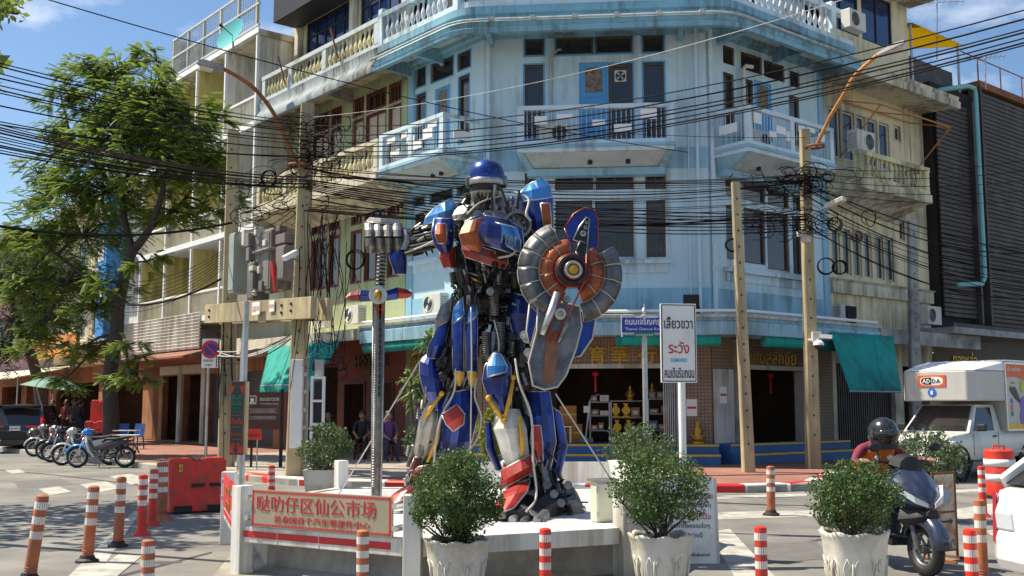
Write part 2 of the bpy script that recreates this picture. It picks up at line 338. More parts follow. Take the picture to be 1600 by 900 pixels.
# ================================================================== ground, road, pavement
def groundmat():
    m = mat('road_concrete', (.215, .204, .182), .85, var=.2, scale=.5, dirt=.36, dcol=(.105, .10, .098), dscale=.7, bump=.35, bscale=60, dedge=.16)
    return m
m_road = groundmat()
m_asph = mat('asphalt', (.17, .165, .155), .88, var=.15, scale=.6, dirt=.3, dcol=(.10, .10, .10), bump=.35, bscale=90, dedge=.2)
m_line = mat('worn_white_road_paint', (.50, .48, .43), .7, var=.1, scale=8, dirt=.5, dcol=(.26, .25, .22), dscale=4)
m_kerb = mat('kerb_concrete', (.37, .35, .30), .85, var=.12, dirt=.3, dcol=(.16, .15, .13), bump=.15)
m_pave = brickmat('red_pavement_tiles', (.36, .15, .105), (.29, .125, .09), (.22, .17, .14), .4, .4, 'ground', .02, .8, .3)
m_pave2 = mat('pale_pavement_concrete', (.36, .31, .26), .85, var=.15, scale=.8, dirt=.25, dcol=(.2, .17, .14), bump=.15)
MB().quad((-900, -200, 0), (900, -200, 0), (900, 1500, 0), (-900, 1500, 0)).build('ground', m_asph, kind='structure')
MB().quad((-30, -12, .004), (40, -12, .004), (40, 34, .004), (-30, 34, .004)).build('road_slab', m_road, kind='structure')
KL, KR = 7.1, 4.3
kerb = [FL.pt(120, 0, KL), FL.pt(0.3, 0, KL), V((-5.6, 23.0, 0)), V((-4.6, 22.0, 0)), V((-3.2, 21.3, 0)), V((0.5, 20.4, 0)), V((4.6, 20.1, 0)), V((5.8, 20.6, 0)), FR.pt(-1, 0, KR), FR.pt(80, 0, KR)]
kn = []
for i, p in enumerate(kerb):
    a = (p - kerb[max(0, i - 1)]); b = (kerb[min(len(kerb) - 1, i + 1)] - p); t = (a.normalized() + b.normalized()) if a.length > 0 and b.length > 0 else (a + b); t.normalize(); kn.append(V((t.y, -t.x, 0)))
pv = MB(); n = len(kerb); back = [FR.pt(80, .0, -2), FL.pt(120, 0, -2)]
pv.add([V((p.x - q.x * .2, p.y - q.y * .2, .15)) for p, q in zip(kerb, kn)] + [V((p.x, p.y, .15)) for p in back], [tuple(range(n + 2))])
pv.build('pavement', m_pave, kind='structure', fix=False)
kb = MB().loft([[V((p.x - q.x * d, p.y - q.y * d, z)) for d, z in ((0, -.1), (0, .13), (.02, .15), (.22, .155), (.22, -.1))] for p, q in zip(kerb, kn)])
kbo = kb.build('kerb', m_kerb, kind='structure')
# red and white painted kerb stretch round the corner: blocks proud of the kerb face
def along(poly, s):
    for a, b in zip(poly, poly[1:]):
        d = (b - a).length
        if s <= d: return a + (b - a) * (s / d), (b - a).normalized()
        s -= d
    return poly[-1], (poly[-1] - poly[-2]).normalized()
kp = kerb[1:-1]; s = 1.0; i = 0
while s < 21:
    a, _ = along(kp, s); b, t = along(kp, s + .97); nn = V((t.y, -t.x, 0))
    MB().loft([[p + nn * d + V((0, 0, z)) for d, z in ((.006, .0), (.008, .128), (-.02, .158), (-.24, .162), (-.24, 0))] for p in (a, b)]).build('kerb_block', m_redpaint if i % 2 == 0 else m_bright, kbo)
    s += 1.0; i += 1
# pale worn strip of pavement in front of the shops
def gpoly(pix, z, m, name, **k):
    mb = MB(); mb.add([gnd(x, y, z) for x, y in pix], [tuple(range(len(pix)))]); o = mb.build(name, m, kind='structure', fix=False, **k)
    if o.data.polygons[0].normal.z < 0: o.data.flip_normals()
    return o
gpoly([(300, 712), (470, 705), (700, 716), (690, 742), (560, 748), (430, 742), (310, 728)], .154, m_pave2, 'pavement_patch')
# painted road lines (thin sheets)
lz = .008
gpoly([(105, 902), (210, 798), (221, 798), (150, 902)], lz, m_line, 'road_line')
gpoly([(118, 915), (185, 866), (222, 868), (165, 915)], lz + .003, m_line, 'road_line')
for pix in ([(60, 764), (92, 760), (112, 768), (78, 774)], [(125, 757), (165, 752), (190, 762), (150, 770)], [(170, 744), (205, 740), (240, 752), (205, 757)], [(8, 735), (30, 733), (40, 738), (18, 740)]):
    gpoly(pix, lz, m_line, 'road_line')
for pix in ([(1115, 775), (1260, 771), (1262, 775), (1117, 780)], [(1113, 800), (1310, 797), (1330, 805), (1114, 812)], [(1108, 832), (1140, 826), (1215, 905), (1150, 905)], [(1430, 805), (1560, 785), (1600, 795), (1450, 822)], [(1400, 770), (1560, 762), (1562, 766), (1400, 776)], [(1540, 830), (1600, 818), (1600, 828), (1555, 840)]):
    gpoly(pix, lz, m_line, 'road_line')
m_tar = mat('tar_seam', (.04, .038, .036), .8)
for pix in ([(-10, 733), (90, 742), (210, 756), (330, 772), (330, 773.5), (210, 757.5), (90, 743.2), (-10, 734)], [(700, 778), (1150, 786), (1600, 800), (1600, 802), (1150, 787.5), (700, 779)], [(160, 905), (330, 862), (332, 864), (166, 908)], [(1140, 870), (1300, 838), (1500, 812), (1500, 814), (1300, 840.5), (1141, 873)], [(0, 830), (120, 826), (120, 827.5), (0, 832)]): gpoly(pix, .006, m_tar, 'road_seam')
m_fix = mat('dark_road_repair', (.13, .125, .12), .9, var=.2, scale=4, bump=.4, bscale=70); m_oil = mat('oil_stain', (.075, .07, .066), .6, var=.3, scale=2)
def blob(px, py, r, m, nm, sq=.5, seed=0, z=.0065):
    rs = random.Random(seed); c = gnd(px, py); MB().add([V((c.x + math.cos(k * .4488) * r * rs.uniform(.6, 1.2), c.y + math.sin(k * .4488) * r * sq * rs.uniform(.6, 1.2), z)) for k in range(14)], [tuple(range(14))]).build(nm, m, kind='structure', fix=False)
for i, (px, py, r) in enumerate(((1250, 860, .35), (1180, 880, .2), (330, 850, .3), (80, 860, .25), (1420, 850, .3), (250, 880, .22), (1350, 800, .4), (120, 800, .3))): blob(px, py, r, m_oil, 'oil_stain', .6, i)
gpoly([(1130, 852), (1275, 845), (1300, 872), (1145, 884)], .007, m_fix, 'road_repair'); gpoly([(20, 752), (95, 748), (120, 757), (30, 763)], .007, m_fix, 'road_repair')
m_slab = mat('old_cement_patch', (.34, .31, .25), .9, var=.15, scale=3, dirt=.3, dcol=(.2, .18, .15), bump=.3)
cp = MB(); cpts = [gnd(x, y, 0) for x, y in [(330, 905), (365, 862), (430, 835), (520, 828), (560, 860), (560, 905)]]
cp.add([V((p.x, p.y, .009)) for p in cpts], [tuple(range(6))]); cp.build('cement_patch', m_slab, kind='structure', fix=False)

# ================================================================== facade building blocks
def wall(fac, u0, u1, z0, z1, holes, depth=.16, d=0., mb=None):
    mb = mb or MB(); us = sorted({u0, u1} | {min(max(h[k], u0), u1) for h in holes for k in (0, 1)}); zs = sorted({z0, z1} | {min(max(h[k], z0), z1) for h in holes for k in (2, 3)})
    for a, b in zip(us, us[1:]):
        for c, e in zip(zs, zs[1:]):
            m, q = (a + b) / 2, (c + e) / 2
            if any(h[0] < m < h[1] and h[2] < q < h[3] for h in holes) or b - a < 1e-5 or e - c < 1e-5: continue
            mb.quad(fac.pt(a, c, d), fac.pt(b, c, d), fac.pt(b, e, d), fac.pt(a, e, d))
    for a, b, c, e in holes:
        e0 = d - depth
        mb.quad(fac.pt(a, c, d), fac.pt(a, e, d), fac.pt(a, e, e0), fac.pt(a, c, e0)); mb.quad(fac.pt(b, c, d), fac.pt(b, e, d), fac.pt(b, e, e0), fac.pt(b, c, e0))
        mb.quad(fac.pt(a, e, d), fac.pt(b, e, d), fac.pt(b, e, e0), fac.pt(a, e, e0)); mb.quad(fac.pt(a, c, d), fac.pt(b, c, d), fac.pt(b, c, e0), fac.pt(a, c, e0))
    return mb
def window(fac, r, root, fm, gm, fw=.06, trim=None, tw=.05, mull=(), bars=(), dep=.10, d=0., name='window', d_trim=.012):
    a, b, c, e = r; mb = MB(); x0, x1 = d - dep, d - dep + .06
    mb.fb(fac, a, a + fw, c, e, x0, x1).fb(fac, b - fw, b, c, e, x0, x1).fb(fac, a + fw, b - fw, e - fw, e, x0, x1 - .003).fb(fac, a + fw, b - fw, c, c + fw, x0, x1 - .003)
    for m in mull: u = a + (b - a) * m; mb.fb(fac, u - fw * .4, u + fw * .4, c + fw, e - fw, x0, x1 - .006)
    for m in bars: z = c + (e - c) * m; mb.fb(fac, a + fw, b - fw, z - fw * .4, z + fw * .4, x0, x1 - .009)
    w = mb.build(name, fm, root)
    MB().fb(fac, a + .01, b - .01, c + .01, e - .01, x0 - .02, x0 + .02).build('pane', gm, w)
    if trim:
        t = MB(); o = d + d_trim
        t.fb(fac, a - tw, a, c - tw, e + tw, d - .05, o).fb(fac, b, b + tw, c - tw, e + tw, d - .05, o).fb(fac, a, b, e, e + tw, d - .05, o - .002).fb(fac, a, b, c - tw, c, d - .05, o - .002)
        t.build('window_trim', trim, w)
    return w
def corner_path(uL, uR):
    """stations along left wing, round both corners, right wing (normals turn smoothly at the corners)"""
    pts, ns = [], []
    def turn(p, n0, n1, k=6):
        a0, a1 = math.atan2(n0[1], n0[0]), math.atan2(n1[1], n1[0])
        if a1 < a0: a1 += 2 * math.pi
        for i in range(k + 1): a = a0 + (a1 - a0) * i / k; pts.append(p); ns.append((math.cos(a), math.sin(a)))
    if uL is not None:
        p = FL.pt(uL, 0); pts.append((p.x, p.y)); ns.append(FL.n); turn(C1, FL.n, CH.n)
    else: pts.append(C1); ns.append(CH.n)
    if uR is not None:
        turn(C2, CH.n, FR.n); p = FR.pt(uR, 0); pts.append((p.x, p.y)); ns.append(FR.n)
    return pts, ns
def straight(fac, u0, u1): return [tuple(fac.pt(u, 0)[:2]) for u in (u0, u1)], [fac.n, fac.n]
def aircon(loc_fac, u, z, d, label, flip=False, s=1.):
    """outdoor condenser unit; fan side faces outward along the facade normal"""
    f = loc_fac; t = thing('air_conditioner', label, 'air conditioner', f.pt(u, z, d), group='air conditioner units on the facades')
    w, h, dp = .82 * s, .56 * s, .3 * s
    MB().fb(f, u - w / 2, u + w / 2, z, z + h, d - dp, d).build('casing', m_acw, t, bevel=.015)
    c = f.pt(u + w * (-.18 if flip else .18), z + h * .5, d); nv = V((f.n[0], f.n[1], 0))
    g = MB().lathe([(h * .42, 0), (h * .42, .015), (h * .37, .018), (h * .37, .004)], c, 20, nv); g.build('fan_ring', m_acw, t)
    MB().lathe([(h * .365, .003), (h * .365, .006)], c, 20, nv).build('fan_opening', m_black, t)
    gr = MB()
    for k in range(5): gr.ring(c + nv * .012, nv, h * (.07 + .07 * k), .004, 18, 4)
    gr.build('fan_grille', m_steel, t)
    v = MB(); uu = u + w * (.5 if flip else -.5)
    for k in range(9): zz = z + h * (.12 + .085 * k); v.fb(f, min(uu, uu + (.006 if flip else -.006)), max(uu, uu + (.006 if flip else -.006)), zz, zz + .012, d - dp * .9, d - dp * .1)
    v.build('side_vent', m_black, t)
    return t
def railing(fac, u0, u1, z0, z1, d, root, m_rail, m_plate, step=.13, posts=(), plates=0, pm=None, seed=1):
    rs = random.Random(seed); r = MB()
    r.fb(fac, u0, u1, z1 - .11, z1, d - .13, d); rail = r.build('handrail', m_rail, root)
    for u in posts: MB().fb(fac, u - .09, u + .09, z0, z1 - .112, d - .125, d - .005).build('post', m_rail, root)
    b = MB(); u = u0 + step
    while u < u1 - .04: b.cyl(fac.pt(u, z0, d - .06), fac.pt(u, z1 - .11, d - .06), .009, n=5, cap=False); u += step
    b.build('bars', m_plate, root)
    for k in range(plates):
        w, h = rs.uniform(.28, .5), rs.uniform(.12, .3); uc = u0 + .3 + (u1 - u0 - .6) * (k + .5) / plates + rs.uniform(-.1, .1); zc = z0 + .12 + (z1 - z0 - .4) * rs.random()
        MB().fb(fac, uc - w / 2, uc + w / 2, zc, zc + h, d - .055, d - .03).build('plate', pm or m_bright, root)
BAL = {}
def baluster_row(fac, u0, u1, z0, z1, d, root, m, step=.24, kind='slot'):
    """cast balustrade: each baluster its own part sharing mesh data"""
    h = z1 - z0; key = (m.name, round(h, 2), kind)
    if key not in BAL:
        mb = MB()
        mb.lathe([(.03, 0), (.05, .03 * h), (.035, .1 * h), (.055, .22 * h), (.075, .38 * h), (.06, .5 * h), (.03, .62 * h), (.03, .8 * h), (.05, .9 * h), (.05, h)], n=7)
        mb.ring((0, 0, h * .3), (0, 1, 0), .088, .022, 10, 4)
        me = bm_fix(mb.mesh('baluster')); me.materials.append(m); BAL[key] = me
    n = max(1, int((u1 - u0) / step)); st = (u1 - u0) / n; rz = math.atan2(fac.u[1], fac.u[0])
    for k in range(n): place(BAL[key], 'baluster', root, fac.pt(u0 + st * (k + .5), z0, d), rz)
# ================================================================== blue corner shophouse
bb = thing('blue_corner_shophouse', 'pale blue corner shophouse with a cut corner, deep blue cornices and balconies', 'building', (2.2, 28, .15))
Z2, Z3, Z4 = 4.45, 8.2, 12.2
def P(fac, *a, **k): return fac.rect(*a, **k)
# ---- window rectangles of the cut corner (u0,u1,z0,z1)
t3 = [P(CH, 820, 850, 62, 87), P(CH, 868, 927, 59, 86), P(CH, 930, 988, 58, 84), P(CH, 1004, 1037, 56, 82)]
w3 = [P(CH, 820, 849, 102, 215), P(CH, 1006, 1038, 98, 215)]
dr3 = P(CH, 905, 949, 98, 222); dk3 = P(CH, 951, 989, 100, 222)
t2 = [P(CH, 820, 850, 271, 299), P(CH, 867, 927, 270, 298), P(CH, 931, 990, 269, 297), P(CH, 1008, 1040, 268, 296)]
w2 = [P(CH, 820, 850, 316, 402), P(CH, 868, 926, 314, 402), P(CH, 930, 990, 314, 402), P(CH, 1010, 1040, 313, 402)]
holes = t3 + w3 + [dr3, dk3] + t2 + w2
wl = wall(CH, 0, CW, 3.3, 12.6, holes)
# ---- left wing
BL = FL.hit(640, 160)[0]
lt3 = [P(FL, 650, 665, 107, 138), P(FL, 674, 708, 102, 130), P(FL, 716, 735, 86, 111)]
lw3 = [P(FL, 650, 665, 150, 235), P(FL, 717, 733, 122, 225)]; ld3 = P(FL, 679, 703, 140, 232)
dz = -3.62
sh = lambda r, q=0: (r[0], r[1], r[2] + dz + q, r[3] + dz)
lt2 = [sh(r) for r in lt3]; lw2 = [sh(r, .55) for r in lw3] + [(lt3[1][0], lt3[1][1], lw3[0][2] + dz + .55, ld3[3] + dz)]
wall(FL, 0, BL, 3.3, 12.6, lt3 + lw3 + [ld3] + lt2 + lw2, mb=wl)
# ---- right wing
BR = FR.hit(1290, 300)[0]
rt3 = [P(FR, 1129, 1147, 70, 98), P(FR, 1157, 1190, 80, 107), P(FR, 1193, 1225, 93, 119), P(FR, 1234, 1249, 110, 134)]
rw3 = [P(FR, 1130, 1147, 112, 200), P(FR, 1158, 1177, 121, 205), P(FR, 1233, 1249, 148, 225)]; rd3 = P(FR, 1179, 1206, 124, 215)
rt2 = [P(FR, 1133, 1153, 279, 305), P(FR, 1161, 1195, 286, 312), P(FR, 1199, 1232, 295, 320), P(FR, 1238, 1252, 304, 328)]
rw2 = [P(FR, 1134, 1155, 320, 404), P(FR, 1162, 1195, 324, 410), P(FR, 1198, 1232, 330, 420), P(FR, 1238, 1252, 338, 428)]
wall(FR, 0, BR, 3.3, 12.6, rt3 + rw3 + [rd3] + rt2 + rw2, mb=wl)
wl.build('wall', m_blue, bb, fix=False)
# ---- windows
for r in t3: window(CH, r, bb, m_brown, m_glass, .05, m_bluetrim, .045)
for r in w3: window(CH, r, bb, m_brown, m_glass, .06, m_bluetrim, .045, bars=(.3,))
for r in t2: window(CH, r, bb, m_brown, m_glass, .06, m_palebl, .05, mull=(.5,))
for r in w2: window(CH, r, bb, m_brown, m_glass, .06, m_palebl, .05, mull=(.5,))
for r in lt3 + lt2: window(FL, r, bb, m_brown, m_glass, .045, m_bluetrim, .04)
for r in lw3 + lw2: window(FL, r, bb, m_brown, m_glass, .05, m_bluetrim if r[2] > 8 else m_palebl, .04)
for r in rt3 + rt2: window(FR, r, bb, m_brown, m_glass, .045, m_palebl, .04)
for r in rw3 + rw2: window(FR, r, bb, m_brown, m_glass, .05, m_palebl, .04)
m_lace = mat('patterned_screen', (.20, .16, .13), .8, var=.7, scale=14)
def door(fac, r, pane_f, m=m_bluetrim, pm=None):
    a, b, c, e = r; dd = MB().fb(fac, a, b, c, e, -.16, -.04).build('door', m, bb)
    x0, x1 = a + (b - a) * .22, b - (b - a) * .18; zt = e - (e - c) * .06; zb = e - (e - c) * pane_f
    MB().fb(fac, x0, x1, zb, zt, -.06, -.034).build('pane', pm or m_lace, dd); fr = MB()
    for q in ((a, x0, c, e), (x1, b, c, e)): fr.fb(fac, q[0] + .004, q[1], q[2] + .01, q[3] - .004, -.05, -.022)
    fr.fb(fac, x0, x1, zt, e - .006, -.05, -.024).fb(fac, x0, x1, c + .01, c + .2, -.05, -.024).fb(fac, x0, x1, zb - .12, zb, -.05, -.024)
    fr.build('door_rails', m, dd); return dd
door(CH, dr3, .38); door(FL, ld3, .5); door(FR, rd3, .45)
dk = window(CH, dk3, bb, m_brown, m_glass, .07, m_bluetrim, .045, name='dark_door')
fc = CH.pt((dk3[0] + dk3[1]) / 2, CH.hit(970, 118)[1], -.03); nC = V((CH.n[0], CH.n[1], 0))
ex = MB().fb(CH, (dk3[0] + dk3[1]) / 2 - .16, (dk3[0] + dk3[1]) / 2 + .16, fc.z - .16, fc.z + .16, -.07, -.045).build('exhaust_fan', mat('pale_gold_plastic', (.6, .52, .3), .5), bb)
bl = MB().lathe([(.135, .0), (.135, .004)], CH.pt(0, 0, 0) * 0 + fc - nC * .012, 18, nC); bl.build('fan_opening', m_black, ex)
fb_ = MB()
for k in range(4):
    a = k * math.pi / 2 + .4; cu = V((CH.u[0], CH.u[1], 0)); d1 = cu * math.cos(a) + V((0, 0, math.sin(a))); d2 = cu * math.cos(a + .6) + V((0, 0, math.sin(a + .6)))
    fb_.quad(fc - nC * .004, fc + d1 * .12, fc + d2 * .12)
fb_.build('fan_blades', m_steel, ex)
# ---- deep blue string bands, sills, corner pilasters and downpipes
for fac, a, b in ((CH, .02, CW - .02), (FL, .02, BL), (FR, .02, BR)):
    for z, q in ((8.0, 8.56), (4.05, 4.75)): MB().fb(fac, a, b, z, q, -.02, .03).build('string_band', m_blue2, bb)
sl_ = MB()
for r0, fac in ((w2, CH), (rw2, FR), (lw2, FL)): 
    a = min(r[0] for r in r0); b = max(r[1] for r in r0); z = min(r[2] for r in r0); sl_.fb(fac, a - .12, b + .12, z - .18, z - .07, -.02, .16); sl_.fb(fac, a - .05, b + .05, z - .42, z - .181, -.02, .035)
sl_.build('window_sill', m_palebl, bb)
for fac, u in ((FL, BL), (FR, BR)): MB().fb(fac, u - .28, u + .02, 3.9, 11.9, -.02, .05).build('pilaster', m_blue2, bb)
for fac, u, dd, r in ((CH, .14, .1, .06), (CH, CW - .26, .1, .045), (FR, .12, .09, .065), (CH, CW - .5, .06, .02)):
    pp = MB().cyl(fac.pt(u, 3.9, dd), fac.pt(u, 11.9, dd), r, n=10); 
    for z in (5.2, 7.2, 9.4, 11.2): pp.lathe([(r * 1.25, 0), (r * 1.25, .08)], fac.pt(u, z, dd), 10)
    pp.build('downpipe', m_palebl, bb, smooth='auto')
# ---- top cornice, gutter pipe, brackets
pts, ns = corner_path(BL, BR)
MB().sweep(pts, ns, [(-.05, 11.98), (1.16, 11.94), (1.18, 11.46), (1.34, 11.46), (1.36, 11.58), (1.30, 11.62), (1.34, 11.76), (1.22, 11.82), (1.12, 12.0), (1.18, 12.04), (1.18, 12.24), (-.05, 12.26)]).build('top_cornice', m_blue3, bb, smooth='auto')
MB().sweep(pts, ns, [(.02, 11.955), (1.15, 11.915), (1.15, 11.935), (.02, 11.975)]).build('soffit', m_palesoff, bb)
MB().sweep(pts, ns, [(-.03, 11.72), (.05, 11.72), (.07, 11.8), (.16, 11.84), (.18, 11.95), (-.03, 11.95)]).build('cornice_bed_mould', m_blue3, bb, smooth='auto')
gp = MB(); gp.tube([V((p[0] + q[0] * 1.42, p[1] + q[1] * 1.42, 11.78)) for p, q in zip(pts, ns)], .035, 8); gp.build('gutter_pipe', m_greyw, bb, smooth='auto')
for k in range(6): MB().fb(CH, .3 + k * 1.1, .42 + k * 1.1, 11.74, 11.86, 1.3, 1.46).build('pipe_clip', m_greyw, bb)
br = MB()
for fac, u in ((CH, .15), (CH, CW - .75), (FL, 1.9), (FL, BL - .15), (FR, .5), (FR, 3.0), (FR, BR - .2)):
    br = MB(); br.prism([fac.pt(u, 11.5, .0), fac.pt(u, 11.55, .05), fac.pt(u, 11.6, 1.14), fac.pt(u, 11.91, 1.14), fac.pt(u, 11.93, 0)], fac.pt(u + .14, 0) - fac.pt(u, 0)); br.build('cornice_bracket', m_blue3, bb)
for fac, u, d, w_ in ((CH, 1.9, .7, 'middle face, left one'), (CH, 2.3, .7, 'middle face, right one'), (FL, 2.1, .7, 'left wing, right one'), (FL, 2.5, .75, 'left wing, left one')):
    p = fac.pt(u, 11.92, d); sp = thing('spotlight', 'small black spotlight under the top blue cornice, ' + w_, 'spotlight', p - V((0, 0, .2)), group='soffit spotlights')
    MB().lathe([(.07, 0), (.055, .1), (.03, .13)], p - V((0, 0, .2)), 10).build('lamp_shade', m_black, sp); MB().cyl(p - V((0, 0, .08)), p, .015, n=6).build('stem', m_black, sp)
# ---- roof terrace balustrade above the cornice (white lattice)
tp, tn = pts, ns
m_balw = mat('white_cast_balustrade', (.66, .70, .74), .7, var=.08, dirt=.2, dcol=(.35, .38, .4), streak=True)
MB().sweep(tp, tn, [(.9, 13.12), (1.14, 13.12), (1.16, 13.24), (.88, 13.24)]).build('terrace_handrail', m_palebl, bb)
MB().sweep(tp, tn, [(.92, 12.24), (1.12, 12.24), (1.12, 12.42), (.92, 12.42)]).build('terrace_plinth', m_palebl, bb)
baluster_row(FL, .3, BL - .2, 12.42, 13.12, 1.02, bb, m_balw, .26); baluster_row(FR, .3, BR - 1.1, 12.42, 13.12, 1.02, bb, m_balw, .26); baluster_row(CH, .1, CW - .1, 12.42, 13.12, 1.02, bb, m_balw, .26)
for fac, u in ((FL, BL - .1), (FL, -.2), (FR, -.2), (FR, BR - 1.0)): MB().fb(fac, u - .1, u + .12, 12.24, 13.4, .9, 1.14).build('terrace_post', m_palebl, bb)
# upper storey set back
up = MB(); wall(CH, -.5, CW + .5, 12.2, 15.5, [(1.5, 2.6, 12.6, 14.6), (3.2, 5.2, 12.6, 14.6)], d=-.6, mb=up); wall(FL, -.2, BL, 12.2, 15.5, [(.8, 2.8, 12.6, 14.6)], d=-.6, mb=up); wall(FR, -.2, BR, 12.2, 15.5, [(.8, 3.2, 12.6, 14.6)], d=-.6, mb=up); up.build('upper_wall', m_blue, bb, fix=False)
for fac, r in ((CH, (1.5, 2.6, 12.6, 14.6)), (CH, (3.2, 5.2, 12.6, 14.6)), (FL, (.8, 2.8, 12.6, 14.6)), (FR, (.8, 3.2, 12.6, 14.6))): window(fac, r, bb, m_brown, m_glass, .07, mull=(.5,), d=-.6)
# solid core behind the walls, flat roof
def core(fac, u0, u1, z0, z1, d0, depth, root, m=m_dark, name='core'):
    return MB().fb(fac, u0, u1, z0, z1, d0 - depth, d0).build(name, m, root)
cr_ = MB(); poly = [FL.pt(BL, 0, -.5), FL.pt(.3, 0, -.5), CH.pt(.2, 0, -.55), CH.pt(CW - .2, 0, -.55), FR.pt(.3, 0, -.5), FR.pt(BR, 0, -.5), FR.pt(BR, 0, -11), FL.pt(BL, 0, -11)]
cr_.prism([V((p.x, p.y, 4.0)) for p in poly], (0, 0, 8.0)); cr_.build('core', m_dark, bb)
poly2 = [FL.pt(BL, 0, -.8), FL.pt(.3, 0, -.8), CH.pt(.2, 0, -.85), CH.pt(CW - .2, 0, -.85), FR.pt(.3, 0, -.8), FR.pt(BR, 0, -.8), FR.pt(BR, 0, -11), FL.pt(BL, 0, -11)]
MB().prism([V((p.x, p.y, 12.1)) for p in poly2], (0, 0, 3.4)).build('roof', m_greyw, bb)
# ---- balconies of the third storey
def balcony(fac, u0, u1, d, z0, z1, ends, seed, plates=5, root=bb, posts=None):
    mid = (u0 + u1) / 2
    MB().fb(fac, u0, u1, z0 - .30, z0, -.02, d).build('balcony_slab', m_palebl, root)
    MB().fb(fac, u0 - .05, u1 + .05, z0 - .19, z0 - .11, -.02, d + .05).build('slab_moulding', m_blue2, root)
    us = MB(); s0, s1 = z0 - .302, z0 - .72
    us.loft([[fac.pt(u0 + .05, s0, d - .06), fac.pt(u1 - .05, s0, d - .06), fac.pt(u1 - .05, s0, 0), fac.pt(u0 + .05, s0, 0)], [fac.pt(u0 + .3, s1 + .16, .35), fac.pt(u1 - .3, s1 + .16, .35), fac.pt(u1 - .3, s1, 0), fac.pt(u0 + .3, s1, 0)]]); us.build('balcony_soffit', m_palesoff, root)
    ed = MB()
    for k in (0, 1):
        ua, ub = (u0 + .02, u0 + .32) if k == 0 else (u1 - .02, u1 - .32)
        ed.loft([[fac.pt(ua, s0 - .004, d - .02), fac.pt(ua + (.14 if k == 0 else -.14), s0 - .004, d - .02), fac.pt(ua + (.14 if k == 0 else -.14), s0 - .004, 0), fac.pt(ua, s0 - .004, 0)], [fac.pt(ub - (.05 if k == 0 else -.05), s1 + .12, .36), fac.pt(ub + (.06 if k == 0 else -.06), s1 + .12, .36), fac.pt(ub + (.06 if k == 0 else -.06), s1 - .03, 0), fac.pt(ub - (.05 if k == 0 else -.05), s1 - .03, 0)]])
    ed.fb(fac, u0 + .2, u1 - .2, s1 - .06, s1 + .13, -.01, .37); ed.build('soffit_edge', m_blue2, root)
    railing(fac, u0, u1, z0, z1, d, root, m_palebl, m_palebl, posts=posts or (u0 + .09, u1 - .09), plates=plates, seed=seed)
    for k in (0, 1):   # returns to the wall
        u = u0 + .06 if k == 0 else u1 - .06
        MB().fb(fac, u - .06, u + .06, z1 - .11, z1, 0, d - .131).build('handrail', m_palebl, root)
        bb_ = MB(); 
        for q in range(6): bb_.cyl(fac.pt(u, z0, .12 + q * (d - .3) / 5.5), fac.pt(u, z1 - .11, .12 + q * (d - .3) / 5.5), .009, n=5, cap=False)
        bb_.build('bars', m_palebl, root)
        MB().fb(fac, u - .014, u + .014, z0 + .3, z0 + .55, .25, d - .4).build('plate', m_bright, root)
a, b, _, _ = CH.rect(808, 1053, 165, 222, d=1.1); balcony(CH, a, b, 1.1, 8.55, 9.50, 1, 3)
lb0 = FL.hit(692, 200, 1.25)[0]; lbe = FL.hit(592, 240, 1.25)[0]; balcony(FL, lb0, lbe, 1.25, 8.55, 9.50, 1, 5, 7, posts=(lb0 + .09, (lb0 + lbe) / 2, lbe - .09))
rb0 = FR.hit(1169, 200, 1.25)[0]; rbe = FR.hit(1304, 240, 1.25)[0]; balcony(FR, rb0, rbe, 1.25, 8.55, 9.50, 1, 8, 7, posts=(rb0 + .09, (rb0 + rbe) / 2, rbe - .09))
for fac, u, w_ in ((CH, a + 1.9, 'middle blue balcony, left one'), (CH, a + 2.9, 'middle blue balcony, right one'), (FL, lb0 + .9, 'left blue balcony, right one'), (FL, lb0 + 1.3, 'left blue balcony, left one'), (FR, rb0 + 1.2, 'right blue balcony')):
    p = fac.pt(u, 8.2, .65); sp = thing('spotlight', 'small black spotlight under the ' + w_, 'spotlight', p - V((0, 0, .2)), group='balcony spotlights')
    MB().lathe([(.07, 0), (.055, .1), (.03, .13)], p - V((0, 0, .2)), 10).build('lamp_shade', m_black, sp); MB().cyl(p - V((0, 0, .08)), p + V((0, 0, .04)), .015, n=6).build('stem', m_black, sp)
aircon(CH, a + .95, 8.56, .75, 'beige air conditioner behind the left end of the middle blue balcony railing')
aircon(FR, rb0 + 1.3, 8.56, .7, 'beige air conditioner on the right blue balcony behind its white plates')
aircon(FL, 1.35, 4.15, .75, 'beige air conditioner on the blue canopy behind the sword')
aircon(FR, 4.75, 12.45, 1.75, 'beige air conditioner hung on the white balustrade at the roof terrace', flip=True)
# curved vent pipe by the middle balcony and cctv pipe on right wing
u = CH.hit(862, 180)[0]; zt = CH.hit(862, 80)[1]
vp = MB(); vp.tube([CH.pt(u, 8.6, .09), CH.pt(u, zt - .35, .09), CH.pt(u + .05, zt - .12, .1), CH.pt(u + .18, zt, .1), CH.pt(u + .27, zt + .02, .06)], .035, 8); vp.build('vent_pipe', m_greyw, bb, smooth=True)
u = FR.hit(1153, 150)[0]; vp = MB(); vp.tube([FR.pt(u, 8.6, .2), FR.pt(u, 10.95, .2), FR.pt(u + .08, 11.05, .24), FR.pt(u + .3, 11.05, .3)], .06, 8); vp.build('vent_pipe', m_acw, bb, smooth=True)
